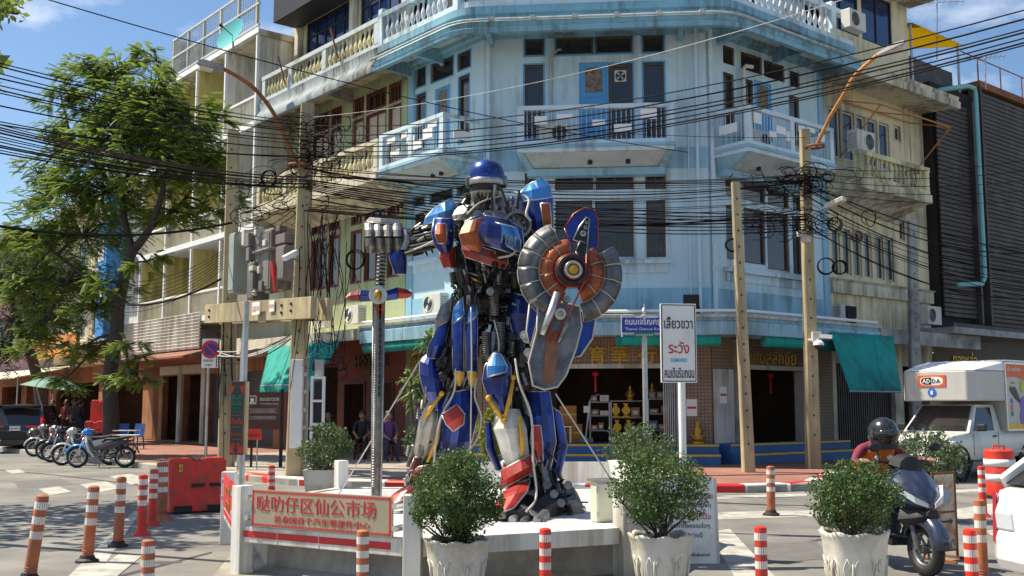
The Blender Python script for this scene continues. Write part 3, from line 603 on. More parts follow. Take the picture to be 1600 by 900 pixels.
# ---- street canopy slab above the shops
pts, ns = corner_path(BL, BR)
MB().sweep(pts, ns, [(-.05, 3.82), (1.5, 3.68), (1.55, 3.40), (1.62, 3.40), (1.64, 3.72), (1.58, 3.76), (1.58, 3.84), (-.05, 3.96)]).build('canopy_slab', m_blue2, bb, smooth='auto')
MB().sweep(pts, ns, [(1.50, 3.85), (1.66, 3.83), (1.68, 3.90), (1.50, 3.93)]).build('canopy_coping', m_greyw, bb)
gp = MB(); gp.tube([V((p[0] + q[0] * 1.55, p[1] + q[1] * 1.55, 4.0)) for p, q in zip(pts, ns)], .04, 8); gp.build('canopy_pipe', m_bright, bb, smooth='auto')
for fac, u, dd, lab in ((CH, 5.45, 1.4, 'black floodlight on the canopy at the right corner of the cut corner'), (FR, 4.4, 1.4, 'black floodlight on the canopy nearest the right teal awning')):
    p = fac.pt(u, 4.02, dd); fl = thing('floodlight', lab, 'floodlight', p)
    MB().fb(fac, u - .2, u + .2, 4.1, 4.42, dd - .06, dd + .05).build('lamp_housing', m_black, fl, bevel=.01); MB().fb(fac, u - .22, u + .22, 3.93, 4.11, dd - .02, dd).build('bracket', m_black, fl)
    v = MB(); 
    for k in range(8): v.fb(fac, u - .18 + k * .048, u - .165 + k * .048, 4.12, 4.4, dd + .05, dd + .065)
    v.build('cooling_fins', m_black, fl)
# rolled teal awnings tucked under the canopy
for fac, u0, u1, lab in ((CH, 3.55, 6.15, 'rolled teal awning under the canopy above the open shop front'), (FL, .25, BL - .05, 'rolled teal awning under the canopy left of the statue'), (FR, .25, 3.55, 'rolled teal awning under the canopy left of the right utility pole')):
    rw = thing('rolled_awning', lab, 'awning', fac.pt((u0 + u1) / 2, 3.1, 1.45), group='rolled teal awnings')
    cl = MB(); cl.loft([[fac.pt(u, 3.36 + z, 1.48 + d) for d, z in ((0, .03), (.08, .02), (.10, -.1), (.06, -.2), (-.02, -.24), (-.08, -.2), (-.09, -.06))] for u in np.linspace(u0, u1, 8)]); cl.build('cloth_roll', m_teal, rw, smooth=True)
    MB().cyl(fac.pt(u0, 3.26, 1.48), fac.pt(u1, 3.26, 1.48), .03, n=8).build('roller_bar', m_steel, rw)
# ---- ground floor: tile fascia, piers, shop interior on a blue plinth
tC = brickmat('beige_mosaic_tile_corner', (.34, .25, .17), (.29, .21, .14), (.16, .12, .09), .09, .09, CH.u, .01)
tL = brickmat('beige_mosaic_tile_left', (.34, .25, .17), (.29, .21, .14), (.16, .12, .09), .09, .09, FL.u, .01)
tR = brickmat('beige_mosaic_tile_right', (.34, .25, .17), (.29, .21, .14), (.16, .12, .09), .09, .09, FR.u, .01)
oc = (CH.hit(812, 640)[0], CH.hit(1062, 640)[0], .65, 2.62)
wall(CH, 0, CW, .15, 3.45, [oc], depth=.35, d=.02).build('tile_wall', tC, bb, fix=False)
orr = (FR.hit(1150, 640)[0], FR.hit(1258, 640)[0], .5, 2.62)
wall(FR, 0, BR, .15, 3.45, [orr], depth=.35, d=.02).build('tile_wall', tR, bb, fix=False)
ol = (.5, 1.5, .2, 2.55)
wall(FL, 0, BL, .15, 3.45, [ol], depth=.35, d=.02).build('tile_wall', tL, bb, fix=False)
for fac, o in ((CH, oc), (FR, orr), (FL, ol)):
    a, b, c, e = o; MB().fb(fac, a - .02, b + .02, e, e + .12, -.3, .07).fb(fac, a - .02, a + .07, c, e, -.3, .06).fb(fac, b - .07, b + .02, c, e, -.3, .06).build('shop_frame', m_greyw, bb)
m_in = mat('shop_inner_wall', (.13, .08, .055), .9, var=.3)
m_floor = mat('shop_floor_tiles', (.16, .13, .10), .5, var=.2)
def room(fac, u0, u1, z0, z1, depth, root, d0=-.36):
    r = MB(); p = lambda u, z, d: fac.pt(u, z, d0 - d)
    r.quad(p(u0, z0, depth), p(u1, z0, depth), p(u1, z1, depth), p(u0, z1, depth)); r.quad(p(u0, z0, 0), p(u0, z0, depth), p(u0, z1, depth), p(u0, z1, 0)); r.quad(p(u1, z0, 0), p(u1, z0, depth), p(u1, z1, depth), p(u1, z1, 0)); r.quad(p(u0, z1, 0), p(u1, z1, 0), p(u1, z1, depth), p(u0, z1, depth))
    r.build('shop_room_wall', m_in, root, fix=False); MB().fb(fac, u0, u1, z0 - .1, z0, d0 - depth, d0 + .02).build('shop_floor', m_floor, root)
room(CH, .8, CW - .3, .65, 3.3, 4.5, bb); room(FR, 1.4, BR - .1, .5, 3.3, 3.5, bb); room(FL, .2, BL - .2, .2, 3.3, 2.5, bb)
# blue plinth with yellow lines
st = MB()
for fac, a, b in ((CH, -.15, CW + .1), (FR, .02, BR)): st.fb(fac, a, b, .15, .41, 0, .95).fb(fac, a, b, .412, .648, 0, .55)
st.build('shop_step', mat('blue_step_paint', (.03, .14, .36), .6, var=.15, dirt=.3, dcol=(.05, .09, .15)), bb)
yl = MB()
for fac, a, b in ((CH, -.15, CW + .1), (FR, .05, BR)): yl.fb(fac, a, b, .36, .415, .90, .956).fb(fac, a, b, .60, .652, .50, .556)
yl.build('step_edge_stripe', m_yel, bb)
# folding metal gates, columns
for fac, u0, u1 in ((CH, oc[1] - .42, oc[1] - .06), (FR, 4.15, BR - .1)):
    g = MB(); u = u0
    while u < u1: g.fb(fac, u, u + .03, .66, 2.6, -.12, -.05 if int(u * 20) % 2 else -.08); u += .055
    g.build('folding_gate', m_steel if fac is CH else m_slat, bb)
for fac, u in ((FR, .95),): MB().fb(fac, u - .12, u + .12, .15, 3.4, .03, .3).build('steel_column', m_grey, bb)
gw = MB().fb(FR, .02, .8, .66, 2.6, .03, .09).build('marble_pier', m_greyw, bb)
# gold characters on the fascia
for i, (chh, px) in enumerate((('金', 868), ('育', 933), ('華', 968), ('行', 1010))):
    u, z = CH.hit(px, 527); text(chh, .5, CH.pt(u, 2.98, .03), (CH.u[0], CH.u[1], 0), (0, 0, 1), m_gold, bb, depth=.02, lift=.01, bold=.02)
u, z = FR.hit(1205, 527); text('เฮงสลักชัย', .5, FR.pt(u, 2.98, .03), (FR.u[0], FR.u[1], 0), (0, 0, 1), m_gold, bb, depth=.02, lift=.01, bold=.0, wmax=2.3)
u, z = FL.hit(668, 533); text('KHUTON', .48, FL.pt(u, 2.95, .03), (-FL.u[0], -FL.u[1], 0), (0, 0, 1), m_gold, bb, depth=.02, lift=.01, bold=.02, wmax=1.6)
MB().fb(FL, 1.75, 2.0, .2, 2.3, .03, .08).fb(FL, 3.0, 3.3, .2, 2.3, .03, .08).build('pier_panel', m_grey, bb)
# ================================================================== green shophouse (left of the blue one)
gb = thing('green_shophouse', 'sage green shophouse with maroon window frames and cream cast balustrades', 'building', FL.pt(7.5, .15))
G0, G1 = BL + .02, 11.4
uu = [(4.14, 4.75), (4.97, 6.07), (6.3, 6.9), (7.70, 8.30), (8.5, 9.5), (9.75, 10.35)]
gt3 = [(a, b, 11.0, 11.55) for a, b in uu]; gw3 = [(a, b, 8.7, 10.85) for a, b in uu]
gt2 = [(a, b, 7.45, 7.95) for a, b in uu]; gw2 = [(a, b, 5.55, 7.2) for a, b in uu]
top = [(4.0, 6.75, 13.3, 15.2), (7.25, 10.4, 13.3, 15.2)]
wl = wall(FL, G0, G1, 3.9, 12.4, gt3 + gw3 + gt2 + gw2); wl.build('wall', m_green, gb, fix=False)
wall(FL, G0, G1, 12.4, 16.6, top, d=-.1).build('upper_wall', m_cream, gb, fix=False)
for r in gt3 + gt2: window(FL, r, gb, m_redtrim, m_glass, .05, m_redtrim, .04, mull=(.33, .66))
for r in gw2: window(FL, r, gb, m_redtrim, m_glass, .05, m_redtrim, .04, mull=(.5,) if r[1] - r[0] > .8 else ())
for r in gw3:
    w = window(FL, r, gb, m_redtrim, m_shut, .05, m_redtrim, .04, mull=(.5,) if r[1] - r[0] > .8 else ())
    a, b, c, e = r; n = 2 if b - a > .8 else 1
    for k in range(n):
        x0, x1 = a + .07 + (b - a - .1) / n * k, a + (b - a - .1) / n * (k + 1)
        for zz in np.linspace(c + .1, e - .6, 3): MB().fb(FL, x0 + .05, x1 - .05, zz, zz + .45, -.1, -.072).build('shutter_panel', m_shut, w)
for r in top: window(FL, r, gb, m_black, m_blueglass, .08, None, mull=(.2, .4, .6, .8), bars=(.72,), d=-.1)
MB().fb(FL, G0, G1, 12.4, 13.3, -.12, .02).build('sill_band', m_slat, gb)
MB().fb(FL, 7.0, 10.8, 15.1, 16.3, .02, 1.0).build('dark_hood', mat('dark_metal_sheet', (.03, .025, .025), .5), gb)
for u in (6.98, 3.85, 10.75): MB().fb(FL, u - .12, u + .12, 12.4, 15.6, -.08, .12).build('pilaster', m_creamd, gb)
MB().fb(FL, G0, G1, 7.98, 8.5, -.02, .03).build('string_band', m_green, gb)
sp_, sn_ = straight(FL, G0, G1)
MB().sweep(sp_, sn_, [(-.05, 11.98), (1.16, 11.94), (1.18, 11.46), (1.34, 11.46), (1.36, 11.62), (1.26, 11.8), (1.16, 12.0), (1.2, 12.24), (-.05, 12.26)]).build('top_cornice', mat('weathered_grey_blue_paint', (.28, .33, .34), .7, var=.2, dirt=.35, dcol=(.07, .07, .06), streak=True), gb, smooth='auto')
MB().sweep(sp_, sn_, [(.02, 11.955), (1.15, 11.915), (1.15, 11.935), (.02, 11.975)]).build('soffit', mat('peeling_cream_soffit', (.5, .45, .30), .9, var=.12, dirt=.4, dcol=(.2, .17, .1)), gb)
for u in (6.9, 9.2, 11.1): MB().prism([FL.pt(u, 11.5, 0), FL.pt(u, 11.5, .3), FL.pt(u, 11.6, 1.14), FL.pt(u, 11.9, 1.14), FL.pt(u, 11.93, 0)], FL.pt(u + .25, 0) - FL.pt(u, 0)).build('cornice_bracket', m_grey, gb)
m_balc = mat('cream_cast_balustrade', (.72, .65, .38), .75, var=.08, dirt=.28, dcol=(.28, .25, .16), streak=True)
def cast_balcony(fac, u0, u1, d, z0, z1, root, m, rail, posts, slab=True, soff=None):
    if slab:
        MB().fb(fac, u0, u1, z0 - .28, z0, -.02, d + .04).build('balcony_slab', rail, root)
        MB().loft([[fac.pt(u0 + .05, z0 - .282, d - .05), fac.pt(u1 - .05, z0 - .282, d - .05), fac.pt(u1 - .05, z0 - .282, 0), fac.pt(u0 + .05, z0 - .282, 0)], [fac.pt(u0 + .3, z0 - .62, .3), fac.pt(u1 - .3, z0 - .62, .3), fac.pt(u1 - .3, z0 - .75, 0), fac.pt(u0 + .3, z0 - .75, 0)]]).build('balcony_soffit', soff or m_creamd, root)
    MB().fb(fac, u0, u1, z1 - .14, z1, d - .22, d).build('handrail', rail, root); MB().fb(fac, u0, u1, z0, z0 + .14, d - .2, d - .02).build('balustrade_base', rail, root)
    us = sorted(posts)
    for u in us: MB().fb(fac, u - .11, u + .11, z0 + .141, z1 - .141, d - .21, d - .01).build('post', rail, root)
    for a, b in zip(us, us[1:]): baluster_row(fac, a + .13, b - .13, z0 + .14, z1 - .14, d - .11, root, m)
cast_balcony(FL, lbe + .1, G1 - .1, 1.25, 8.45, 9.42, gb, m_balc, m_creamd, (lbe + .22, 6.9, 9.2, G1 - .25))
cast_balcony(FL, G0, G1 - .1, 1.15, 12.26, 13.2, gb, m_balc, m_palesoff, (G0 + .12, 6.9, 9.2, G1 - .25), slab=False)
for u in (5.9, 9.4):
    pp = FL.pt(u, 12.5, 1.2); MB().beam(pp, FL.pt(u + .12, 13.45, 1.42), .1, .05).build('rusty_bracket', m_rust, gb)
# canopy, ground floor
MB().sweep(sp_, sn_, [(-.05, 3.86), (1.5, 3.72), (1.55, 3.52), (1.64, 3.52), (1.64, 3.84), (-.05, 4.0)]).build('canopy_slab', m_creamd, gb)
m_maroon = mat('maroon_shop_wall', (.16, .035, .025), .75, var=.12, dirt=.2, dcol=(.08, .03, .02))
go = [(4.3, 5.6, .2, 2.4), (5.9, 7.2, .2, 2.4), (7.6, 11.0, .2, 2.9)]
wall(FL, G0, G1, .15, 3.95, go, depth=.3).build('shop_wall', m_maroon, gb, fix=False)
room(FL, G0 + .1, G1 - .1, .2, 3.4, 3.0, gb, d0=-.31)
for a, b, c, e in go[:2]:
    f = MB(); f.fb(FL, a, a + .07, c, e, -.2, .03).fb(FL, b - .07, b, c, e, -.2, .03).fb(FL, a + .07, b - .07, e - .08, e, -.2, .028); f.build('door_frame', mat('dark_wood_frame', (.05, .02, .015), .6), gb)
text('HOTUKE', .5, FL.pt(5.55, 3.02, .01), (-FL.u[0], -FL.u[1], 0), (0, 0, 1), m_blackp, gb, depth=.02, wmax=2.2, bold=.02)
MB().fb(FL, 5.2, 5.5, 2.55, 2.75, 0, .03).fb(FL, 5.6, 5.9, 2.55, 2.75, 0, .03).build('name_plate', m_blackp, gb)
core(FL, G0, G1, 4.0, 16.4, -.45, 10, gb); MB().fb(FL, G0, G1, 16.6, 16.75, -10.5, .3).build('roof', m_greyw, gb)
MB().fb(FL, G0 + .05, G0 + .3, 4.0, 11.5, -.02, .04).build('pilaster', m_green, gb)
aircon(FL, 5.35, 4.1, .9, 'beige air conditioner on the cream canopy left of the sword hilt'); aircon(FL, 7.4, 4.1, .9, 'beige air conditioner on the cream canopy behind the cable tangle', flip=True)
fan = thing('wall_fan', 'round black exhaust fan high on the green wall beside the transom', 'fan', FL.pt(4.0, 7.55, .02))
MB().fb(FL, 3.82, 4.05, 7.4, 7.95, 0, .04).build('housing', m_cream, fan); MB().lathe([(.1, 0), (.1, .03), (.07, .035)], FL.pt(3.93, 7.68, .04), 14, (FL.n[0], FL.n[1], 0)).build('fan_ring', m_black, fan)

# ================================================================== cream balcony block with yellow partitions
cb = thing('cream_balcony_block', 'cream apartment block with stacked balconies, yellow partitions and a rooftop mesh cage', 'building', FL.pt(17, .15))
B0, B1 = 11.45, 22.6; D = 1.25; fins = [11.5, 14.1, 16.75, 19.4, 22.1]
cw = []
for z in (5.3, 8.9, 12.6):
    for u in (12.3, 15.0, 17.6, 20.3): cw.append((u, u + 1.3, z - .2, z + 1.75))
wall(FL, B0, B1, 3.9, 15.0, cw, d=-.15).build('wall', m_greyw, cb, fix=False)
for r in cw: window(FL, r, cb, m_brown, m_glass, .07, None, mull=(.33, .66), bars=(.7,), d=-.15)
for z in (4.95, 7.9, 11.6, 15.0):
    MB().fb(FL, B0 - .1, B1, z - .22, z + .0, -.14, D).build('floor_slab', m_palesoff if z < 15 else m_creamd, cb)
    MB().fb(FL, B0 - .1, B1 + .02, z - .14, z + .06, D, D + .05).build('slab_edge', m_bright, cb)
for i, u in enumerate(fins):
    for z0, z1 in ((4.95, 7.68), (7.9, 11.38), (11.6, 14.78)):
        m = m_white if i < 2 else m_yellow
        MB().fb(FL, u - .08, u + .08, z0, z1, -.15, D - .06).build('partition_wall', m, cb); MB().fb(FL, u - .05, u + .05, z0, z1, D - .06, D + .03).build('partition_edge', m_bright, cb)
    if i >= 1:
        for z0, z1 in ((4.95, 7.68), (7.9, 11.38), (11.6, 14.78)):
            MB().fb(FL, u + .1, u + .75, z0, z1, -.149, -.10).build('wall_panel', m_yellow, cb)
for z0 in (4.95, 7.9, 11.6):
    for a, b in zip(fins, fins[1:]):
        MB().fb(FL, a + .06, b - .06, z0 + .95, z0 + 1.03, D - .08, D + .0).build('handrail', m_bright, cb); q = MB(); u = a + .15
        while u < b - .06: q.fb(FL, u, u + .022, z0, z0 + .95, D - .06, D - .035); u += .11
        q.build('bars', m_acw, cb)
sg = MB()
for k in range(11): z = 3.78 + k * .125; sg.loft([[FL.pt(u, z, D + .08), FL.pt(u, z + .1, D + .13), FL.pt(u, z + .115, D + .1), FL.pt(u, z + .02, D + .02)] for u in (15.5, 24.6)])
for k in range(11):
    z = 3.78 + k * .125; MB().loft([[FL.pt(u, z, D + .08), FL.pt(u, z + .1, D + .13), FL.pt(u, z + .118, D + .1), FL.pt(u, z + .02, D + .02)] for u in (15.5, 24.6)]).build('fascia_board', m_white, cb)
m_bcan = mat('brick_red_canopy', (.28, .10, .06), .7, var=.15, dirt=.3, dcol=(.12, .06, .04), streak=True)
MB().loft([[FL.pt(u, 3.95, 0), FL.pt(u, 3.72, D + .1), FL.pt(u, 3.45, D + 1.1), FL.pt(u, 3.38, D + 1.1), FL.pt(u, 3.3, D), FL.pt(u, 3.3, 0)] for u in (14.5, 24.5)]).build('canopy', m_bcan, cb)
MB().fb(FL, B0, 14.5, 3.4, 3.95, 0, 1.6).build('canopy_slab', m_creamd, cb)
# rooftop cage: posts, rails and wire mesh as real bars
rt = MB()
for u in np.linspace(B0 + .2, 19.4, 6): MB().fb(FL, u - .05, u + .05, 15.0, 16.75, D - .1, D).build('cage_post', m_creamd, cb)
for z in (15.15, 15.95, 16.7): MB().fb(FL, B0, 19.45, z, z + .07, D - .07, D + .012).build('cage_rail', m_palesoff, cb)
ms = MB(); z = 15.2
for k in range(52): u = B0 + .15 * k; ms.fb(FL, u, u + .012, 15.1, 16.7, D - .03, D - .018)
for k in range(11): z = 15.2 + .14 * k; ms.fb(FL, B0, 19.4, z, z + .012, D - .045, D - .033)
ms.build('wire_mesh', m_steel, cb).__setitem__('kind', 'stuff')
MB().fb(FL, 19.3, 19.45, 15.0, 16.8, -6, D).build('cage_end', m_creamd, cb)
MB().fb(FL, B0, B1, 14.95, 15.05, -9, .02).build('roof', m_greyw, cb)
core(FL, B0, B1, 3.9, 14.9, -.5, 9, cb)
co_ = [(12.0, 14.6, .2, 2.9), (15.1, 17.6, .2, 2.9), (18.1, 20.0, .2, 2.9), (20.4, 22.3, .2, 2.9)]
m_tan = mat('orange_tan_shop_wall', (.30, .13, .045), .75, var=.15, dirt=.25, dcol=(.12, .06, .03), streak=True)
wall(FL, B0, 24.6, .15, 3.9, co_, depth=.25).build('shop_wall', m_tan, cb, fix=False)
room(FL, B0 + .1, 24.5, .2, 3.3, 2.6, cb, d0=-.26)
m_shutr = mat('grey_roller_shutter', (.085, .08, .075), .55, metal=.3, var=.1)
for a, b, c, e in co_[:2]:
    for k in range(24): 
        z = c + k * (e - c) / 24; MB().fb(FL, a, b, z + .006, z + (e - c) / 24 - .006, -.22 - (k % 2) * .0, -.16).build('shutter_slat', m_shutr, cb)
MB().fb(FL, 18.0, 22.4, 2.95, 3.35, .02, .12).build('shop_signboard', mat('pale_signboard', (.5, .46, .36), .6, var=.2, scale=5), cb)
for u in (14.85, 17.85, 20.2): MB().fb(FL, u - .18, u + .18, .15, 3.3, .02, .14).build('pier', m_creamd, cb)
# teal satellite dish on the roof slab
ds = thing('satellite_dish', 'turquoise satellite dish fixed to the roof edge of the cream block', 'satellite dish', at(366, 62, 34.6))
c = at(363, 55, 34.6); ax = V((-.55, -.75, .38)).normalized()
dm = MB(); x = ax.orthogonal().normalized(); y = ax.cross(x)
for nm, rr in (('dish', .62),):
    dm.loft([[c + (x * math.cos(t) + y * math.sin(t)) * r + ax * (r * r * .3) for t in np.linspace(0, 2 * math.pi, 22)[:-1]] for r in (.02, .2, .4, .55, rr)], cap=False)
dm.build('dish', mat('turquoise_dish_paint', (.04, .36, .38), .8, var=.06), ds, smooth=True)
MB().cyl(c, c + ax * .5, .015, n=6).lathe([(.04, .45), (.05, .5), (.05, .6)], c, 8, ax).build('feed_arm', m_black, ds); MB().cyl(c - ax * .02, c - V((0, 0, .75)) - ax * .1, .03, n=8).build('mast', m_steel, ds)

# ================================================================== far buildings on the left street
def far_block(u0, u1, z1, m, name, label, sw=2.4, storeys=(4.6, 8.0, 11.4), dproj=.0, gm=m_tan):
    t = thing(name, label, 'building', FL.pt((u0 + u1) / 2, .15)); hs = []
    n = max(1, int((u1 - u0) / sw))
    for z in storeys:
        if z + 2 > z1: continue
        for k in range(n): a = u0 + (u1 - u0) * (k + .18) / n; hs.append((a, a + (u1 - u0) / n * .64, z + .5, z + 2.1))
    wall(FL, u0, u1, 3.6, z1, hs, d=dproj).build('wall', m, t, fix=False)
    for r in hs: window(FL, r, t, m_acw, m_glass, .08, None, mull=(.5,), bars=(.7,), d=dproj)
    for z in storeys:
        if z < z1: MB().fb(FL, u0, u1, z, z + .16, dproj, dproj + .9).build('floor_ledge', m_creamd, t)
    gh = []; n2 = max(1, int((u1 - u0) / 4.2))
    for k in range(n2): a = u0 + (u1 - u0) * (k + .1) / n2; gh.append((a, a + (u1 - u0) / n2 * .8, .2, 2.8))
    wall(FL, u0, u1, .15, 3.6, gh, depth=.3, d=dproj).build('shop_wall', gm, t, fix=False); room(FL, u0 + .05, u1 - .05, .2, 3.3, 2.5, t, d0=-.31 + dproj)
    core(FL, u0, u1, 3.6, z1 - .05, dproj - .4, 8, t); MB().fb(FL, u0, u1, z1, z1 + .12, -8, dproj + .3).build('roof', m_greyw, t)
    return t
gblk = far_block(22.7, 29.5, 13.2, m_greyw, 'grey_shophouse', 'grey rendered shophouse behind the tree with a tall blue sign')
wblk = far_block(29.6, 38, 12.2, m_cream, 'cream_shophouse', 'weathered cream shophouse half hidden behind the big tree')
m_pink = mat('pink_wall_paint', (.50, .29, .33), .8, var=.08, dirt=.25, dcol=(.25, .18, .17), streak=True)
pblk = far_block(38.1, 54, 11.0, m_pink, 'pink_shophouse', 'pink shophouse at the left edge of the picture', sw=3)
fblk = far_block(54.1, 78, 12.5, m_greyw, 'pale_shophouse', 'pale shophouse row farthest down the left street', sw=3.2)
for t, u0, u1, z, lab in ((pblk, 38.5, 53.8, 11.1, 1),):
    rf = MB().loft([[FL.pt(u, z + 1.9, -4), FL.pt(u, z + .1, 1.4), FL.pt(u, z + .0, 1.4), FL.pt(u, z + 1.8, -4)] for u in (u0, u1)]); rf.build('lean_to_roof', mat('grey_corrugated_roof', (.3, .31, .32), .6, metal=.2, var=.15), t)
# tall vertical blue sign
bs = thing('vertical_blue_sign', 'tall blue shop sign with white panels projecting behind the tree trunk', 'sign', FL.pt(23.6, 4.2, 1.9))
m_sb = mat('bright_blue_sign_sheet', (.01, .22, .62), .4, var=.12, scale=2)
sgp = lambda px, py: FL.hit(px, py, 1.9)
MB().fb(FL, 23.45, 23.62, 4.5, 10.8, 1.4, 2.25).build('sign_body', m_sb, bs); MB().fb(FL, 23.62, 24.5, 4.5, 10.8, 2.13, 2.25).build('sign_side', m_sb, bs)
for z, h in ((9.6, .9), (7.9, .9), (6.3, .5)): MB().fb(FL, 23.7, 24.4, z, z + h, 2.25, 2.28).build('sign_panel', m_bright, bs)
text('ยา', .8, FL.pt(23.45, 7.4, 1.82), V((FL.n[0], FL.n[1], 0)) * 1, (0, 0, 1), mat('navy_sign_paint', (.02, .03, .25), .5), bs, depth=.01)
ob = thing('orange_signboard', 'long orange shop signboard half hidden by leaves at the left', 'sign', FL.pt(36, 3.9, 1.6))
MB().fb(FL, 29.0, 37.0, 4.0, 5.1, 1.5, 1.62).build('board', mat('orange_sign_sheet', (.60, .20, .02), .5, var=.1), ob); MB().fb(FL, 30.5, 33.0, 4.62, 4.72, 1.62, 1.64).build('stripe', m_bright, ob); MB().fb(FL, 29.4, 29.5, 3.5, 4.0, 1.5, 1.6).fb(FL, 36.4, 36.5, 3.5, 4.0, 1.5, 1.6).build('bracket', m_steel, ob)
# sloping sheet awnings on the far shops
for u0, u1, lab, mm in ((31.5, 38.5, 'beige and green striped lean-to awning at the far left shops', mat('beige_awning_sheet', (.55, .50, .36), .7, var=.1)), (39, 50, 'long beige sheet awning at the left edge over the far shops', mat('grey_green_awning_sheet', (.42, .46, .38), .7, var=.1))):
    a_ = thing('sheet_awning', lab, 'awning', FL.pt((u0 + u1) / 2, 3.2, 1.8))
    n = 7
    for k in range(n):
        x0 = u0 + (u1 - u0) * k / n; x1 = u0 + (u1 - u0) * (k + 1) / n - .04
        MB().loft([[FL.pt(u, 3.75, .1), FL.pt(u, 3.0, 3.6), FL.pt(u, 2.95, 3.6), FL.pt(u, 3.68, .1)] for u in (x0, x1)]).build('sheet', mm if k % 2 == 0 else m_acw, a_)
    for u in (u0 + .2, u1 - .2): MB().cyl(FL.pt(u, .15, 3.4), FL.pt(u, 3.0, 3.4), .04, n=8).build('post', m_steel, a_)

# ================================================================== right: cream shophouse
rc = thing('right_cream_shophouse', 'aged cream shophouse on the right with a cast balcony and long window rows', 'building', FR.pt(8.3, .15))
R0, R1 = BR + .03, 11.3
ww3 = [(5.75, 6.35, 9.2, 10.75), (6.5, 7.15, 9.2, 10.75), (7.3, 7.75, 9.2, 10.75), (7.85, 8.45, 9.2, 10.75), (8.55, 9.15, 9.2, 10.75), (9.5, 9.85, 10.3, 10.8)]
ww2 = [(5.7 + k * .58 + (.1 if k > 3 else 0), 5.7 + k * .58 + .42 + (.1 if k > 3 else 0), 5.6, 7.0) for k in range(6)] + [(9.55, 9.85, 7.0, 7.6)]
ww4 = [(5.7, 7.6, 13.35, 15.0), (7.8, 9.6, 13.35, 15.0)]
wl = wall(FR, R0, R1, 3.9, 12.0, ww3 + ww2); wl.build('wall', m_cream, rc, fix=False)
wall(FR, R0, 10.6, 12.0, 15.4, ww4).build('upper_wall', m_cream, rc, fix=False); MB().fb(FR, 10.45, 10.6, 12, 15.4, -5, -.01).build('side_wall', m_cream, rc)
for r in ww3: window(FR, r, rc, m_acw, m_glass, .06, m_creamd, .05)
for r in ww2: window(FR, r, rc, m_creamd, m_glass, .05, m_creamd, .04)
for r in ww4: window(FR, r, rc, m_black, m_blueglass, .06, mull=(.5,), dep=.08)
p_, n_ = straight(FR, R0, R1)
MB().sweep(p_, n_, [(-.05, 11.5), (1.2, 11.45), (1.22, 11.38), (1.36, 11.38), (1.38, 11.6), (1.3, 11.66), (1.34, 11.78), (-.05, 12.1)]).build('eaves_slab', m_creamd, rc, smooth='auto')
MB().sweep(p_, n_, [(-.02, 5.0), (.14, 5.0), (.14, 5.35), (.22, 5.42), (-.02, 5.48)]).build('sill_ledge', m_creamd, rc)
MB().fb(FR, R0, 10.9, 15.35, 15.65, -6, 1.0).build('roof', mat('dark_roof_tile', (.05, .04, .035), .8), rc); MB().fb(FR, R0, 10.8, 15.1, 15.345, -.01, .9).build('roof_fascia', m_creamd, rc)
core(FR, R0, R1, 4, 12, -.4, 9, rc); core(FR, R0, 10.4, 12, 15.1, -.4, 5, rc)
cast_balcony(FR, R0 - .15, 9.35, 1.25, 8.25, 9.12, rc, m_balc, m_balc, (R0, 9.2))
for q in range(5): place(list(BAL.values())[0], 'baluster', rc, FR.pt(9.28, 8.4, .2 + q * .2), 0)
MB().fb(FR, 9.15, 9.33, 8.98, 9.12, 0, 1.02).fb(FR, 9.15, 9.33, 8.25, 8.39, 0, 1.02).build('handrail', m_balc, rc)
aircon(FR, 6.0, 9.15, 1.1, 'white air conditioner above the cream balcony rail under the orange lamp arm', s=1.15)
aircon(FR, 9.9, 4.2, .9, 'beige air conditioner low on the cream wall beside the grey pole', s=1.05, flip=True)
aircon(FR, 4.9, 4.0, 1.0, 'round-fan air conditioner on the canopy behind the right utility pole', s=.95)
# rusty awning frame above the balcony windows
af = thing('awning_frame', 'orange rusty steel awning frame without cloth above the cream balcony', 'awning frame', FR.pt(7.6, 9.2, .6))
pA, pB, pC, pD = FR.pt(6.2, 11.0, .1), FR.pt(10.3, 11.0, .1), FR.pt(6.2, 10.55, 1.5), FR.pt(10.3, 10.55, 1.5)
for nm, a, b in (('rail', pA, pB), ('rail', pC, pD), ('rafter', pA, pC), ('rafter', pB, pD), ('rafter', (pA + pB) / 2, (pC + pD) / 2), ('brace', FR.pt(10.2, 9.1, .05), pD), ('brace', FR.pt(6.2, 9.2, .05), pC)): MB().beam(a, b, .035, .035).build(nm, m_orangep, af)
# canopy, shop front
MB().sweep(p_, n_, [(-.05, 3.86), (1.5, 3.72), (1.55, 3.42), (1.64, 3.42), (1.64, 3.84), (-.05, 4.0)]).build('canopy_slab', m_grey, rc)
ro = [(R0 + .2, 8.9, .2, 2.9), (9.4, 11.0, .2, 2.9)]
wall(FR, R0, R1, .15, 3.95, ro, depth=.3).build('shop_wall', m_creamd, rc, fix=False); room(FR, R0 + .1, R1 - .1, .2, 3.4, 3, rc, d0=-.31)
for k in range(58): u = R0 + .22 + k * .06; MB().fb(FR, u, u + .035, .2, 2.9, -.2, -.17 + (k % 2) * .02).build('gate_bar', m_slat, rc)
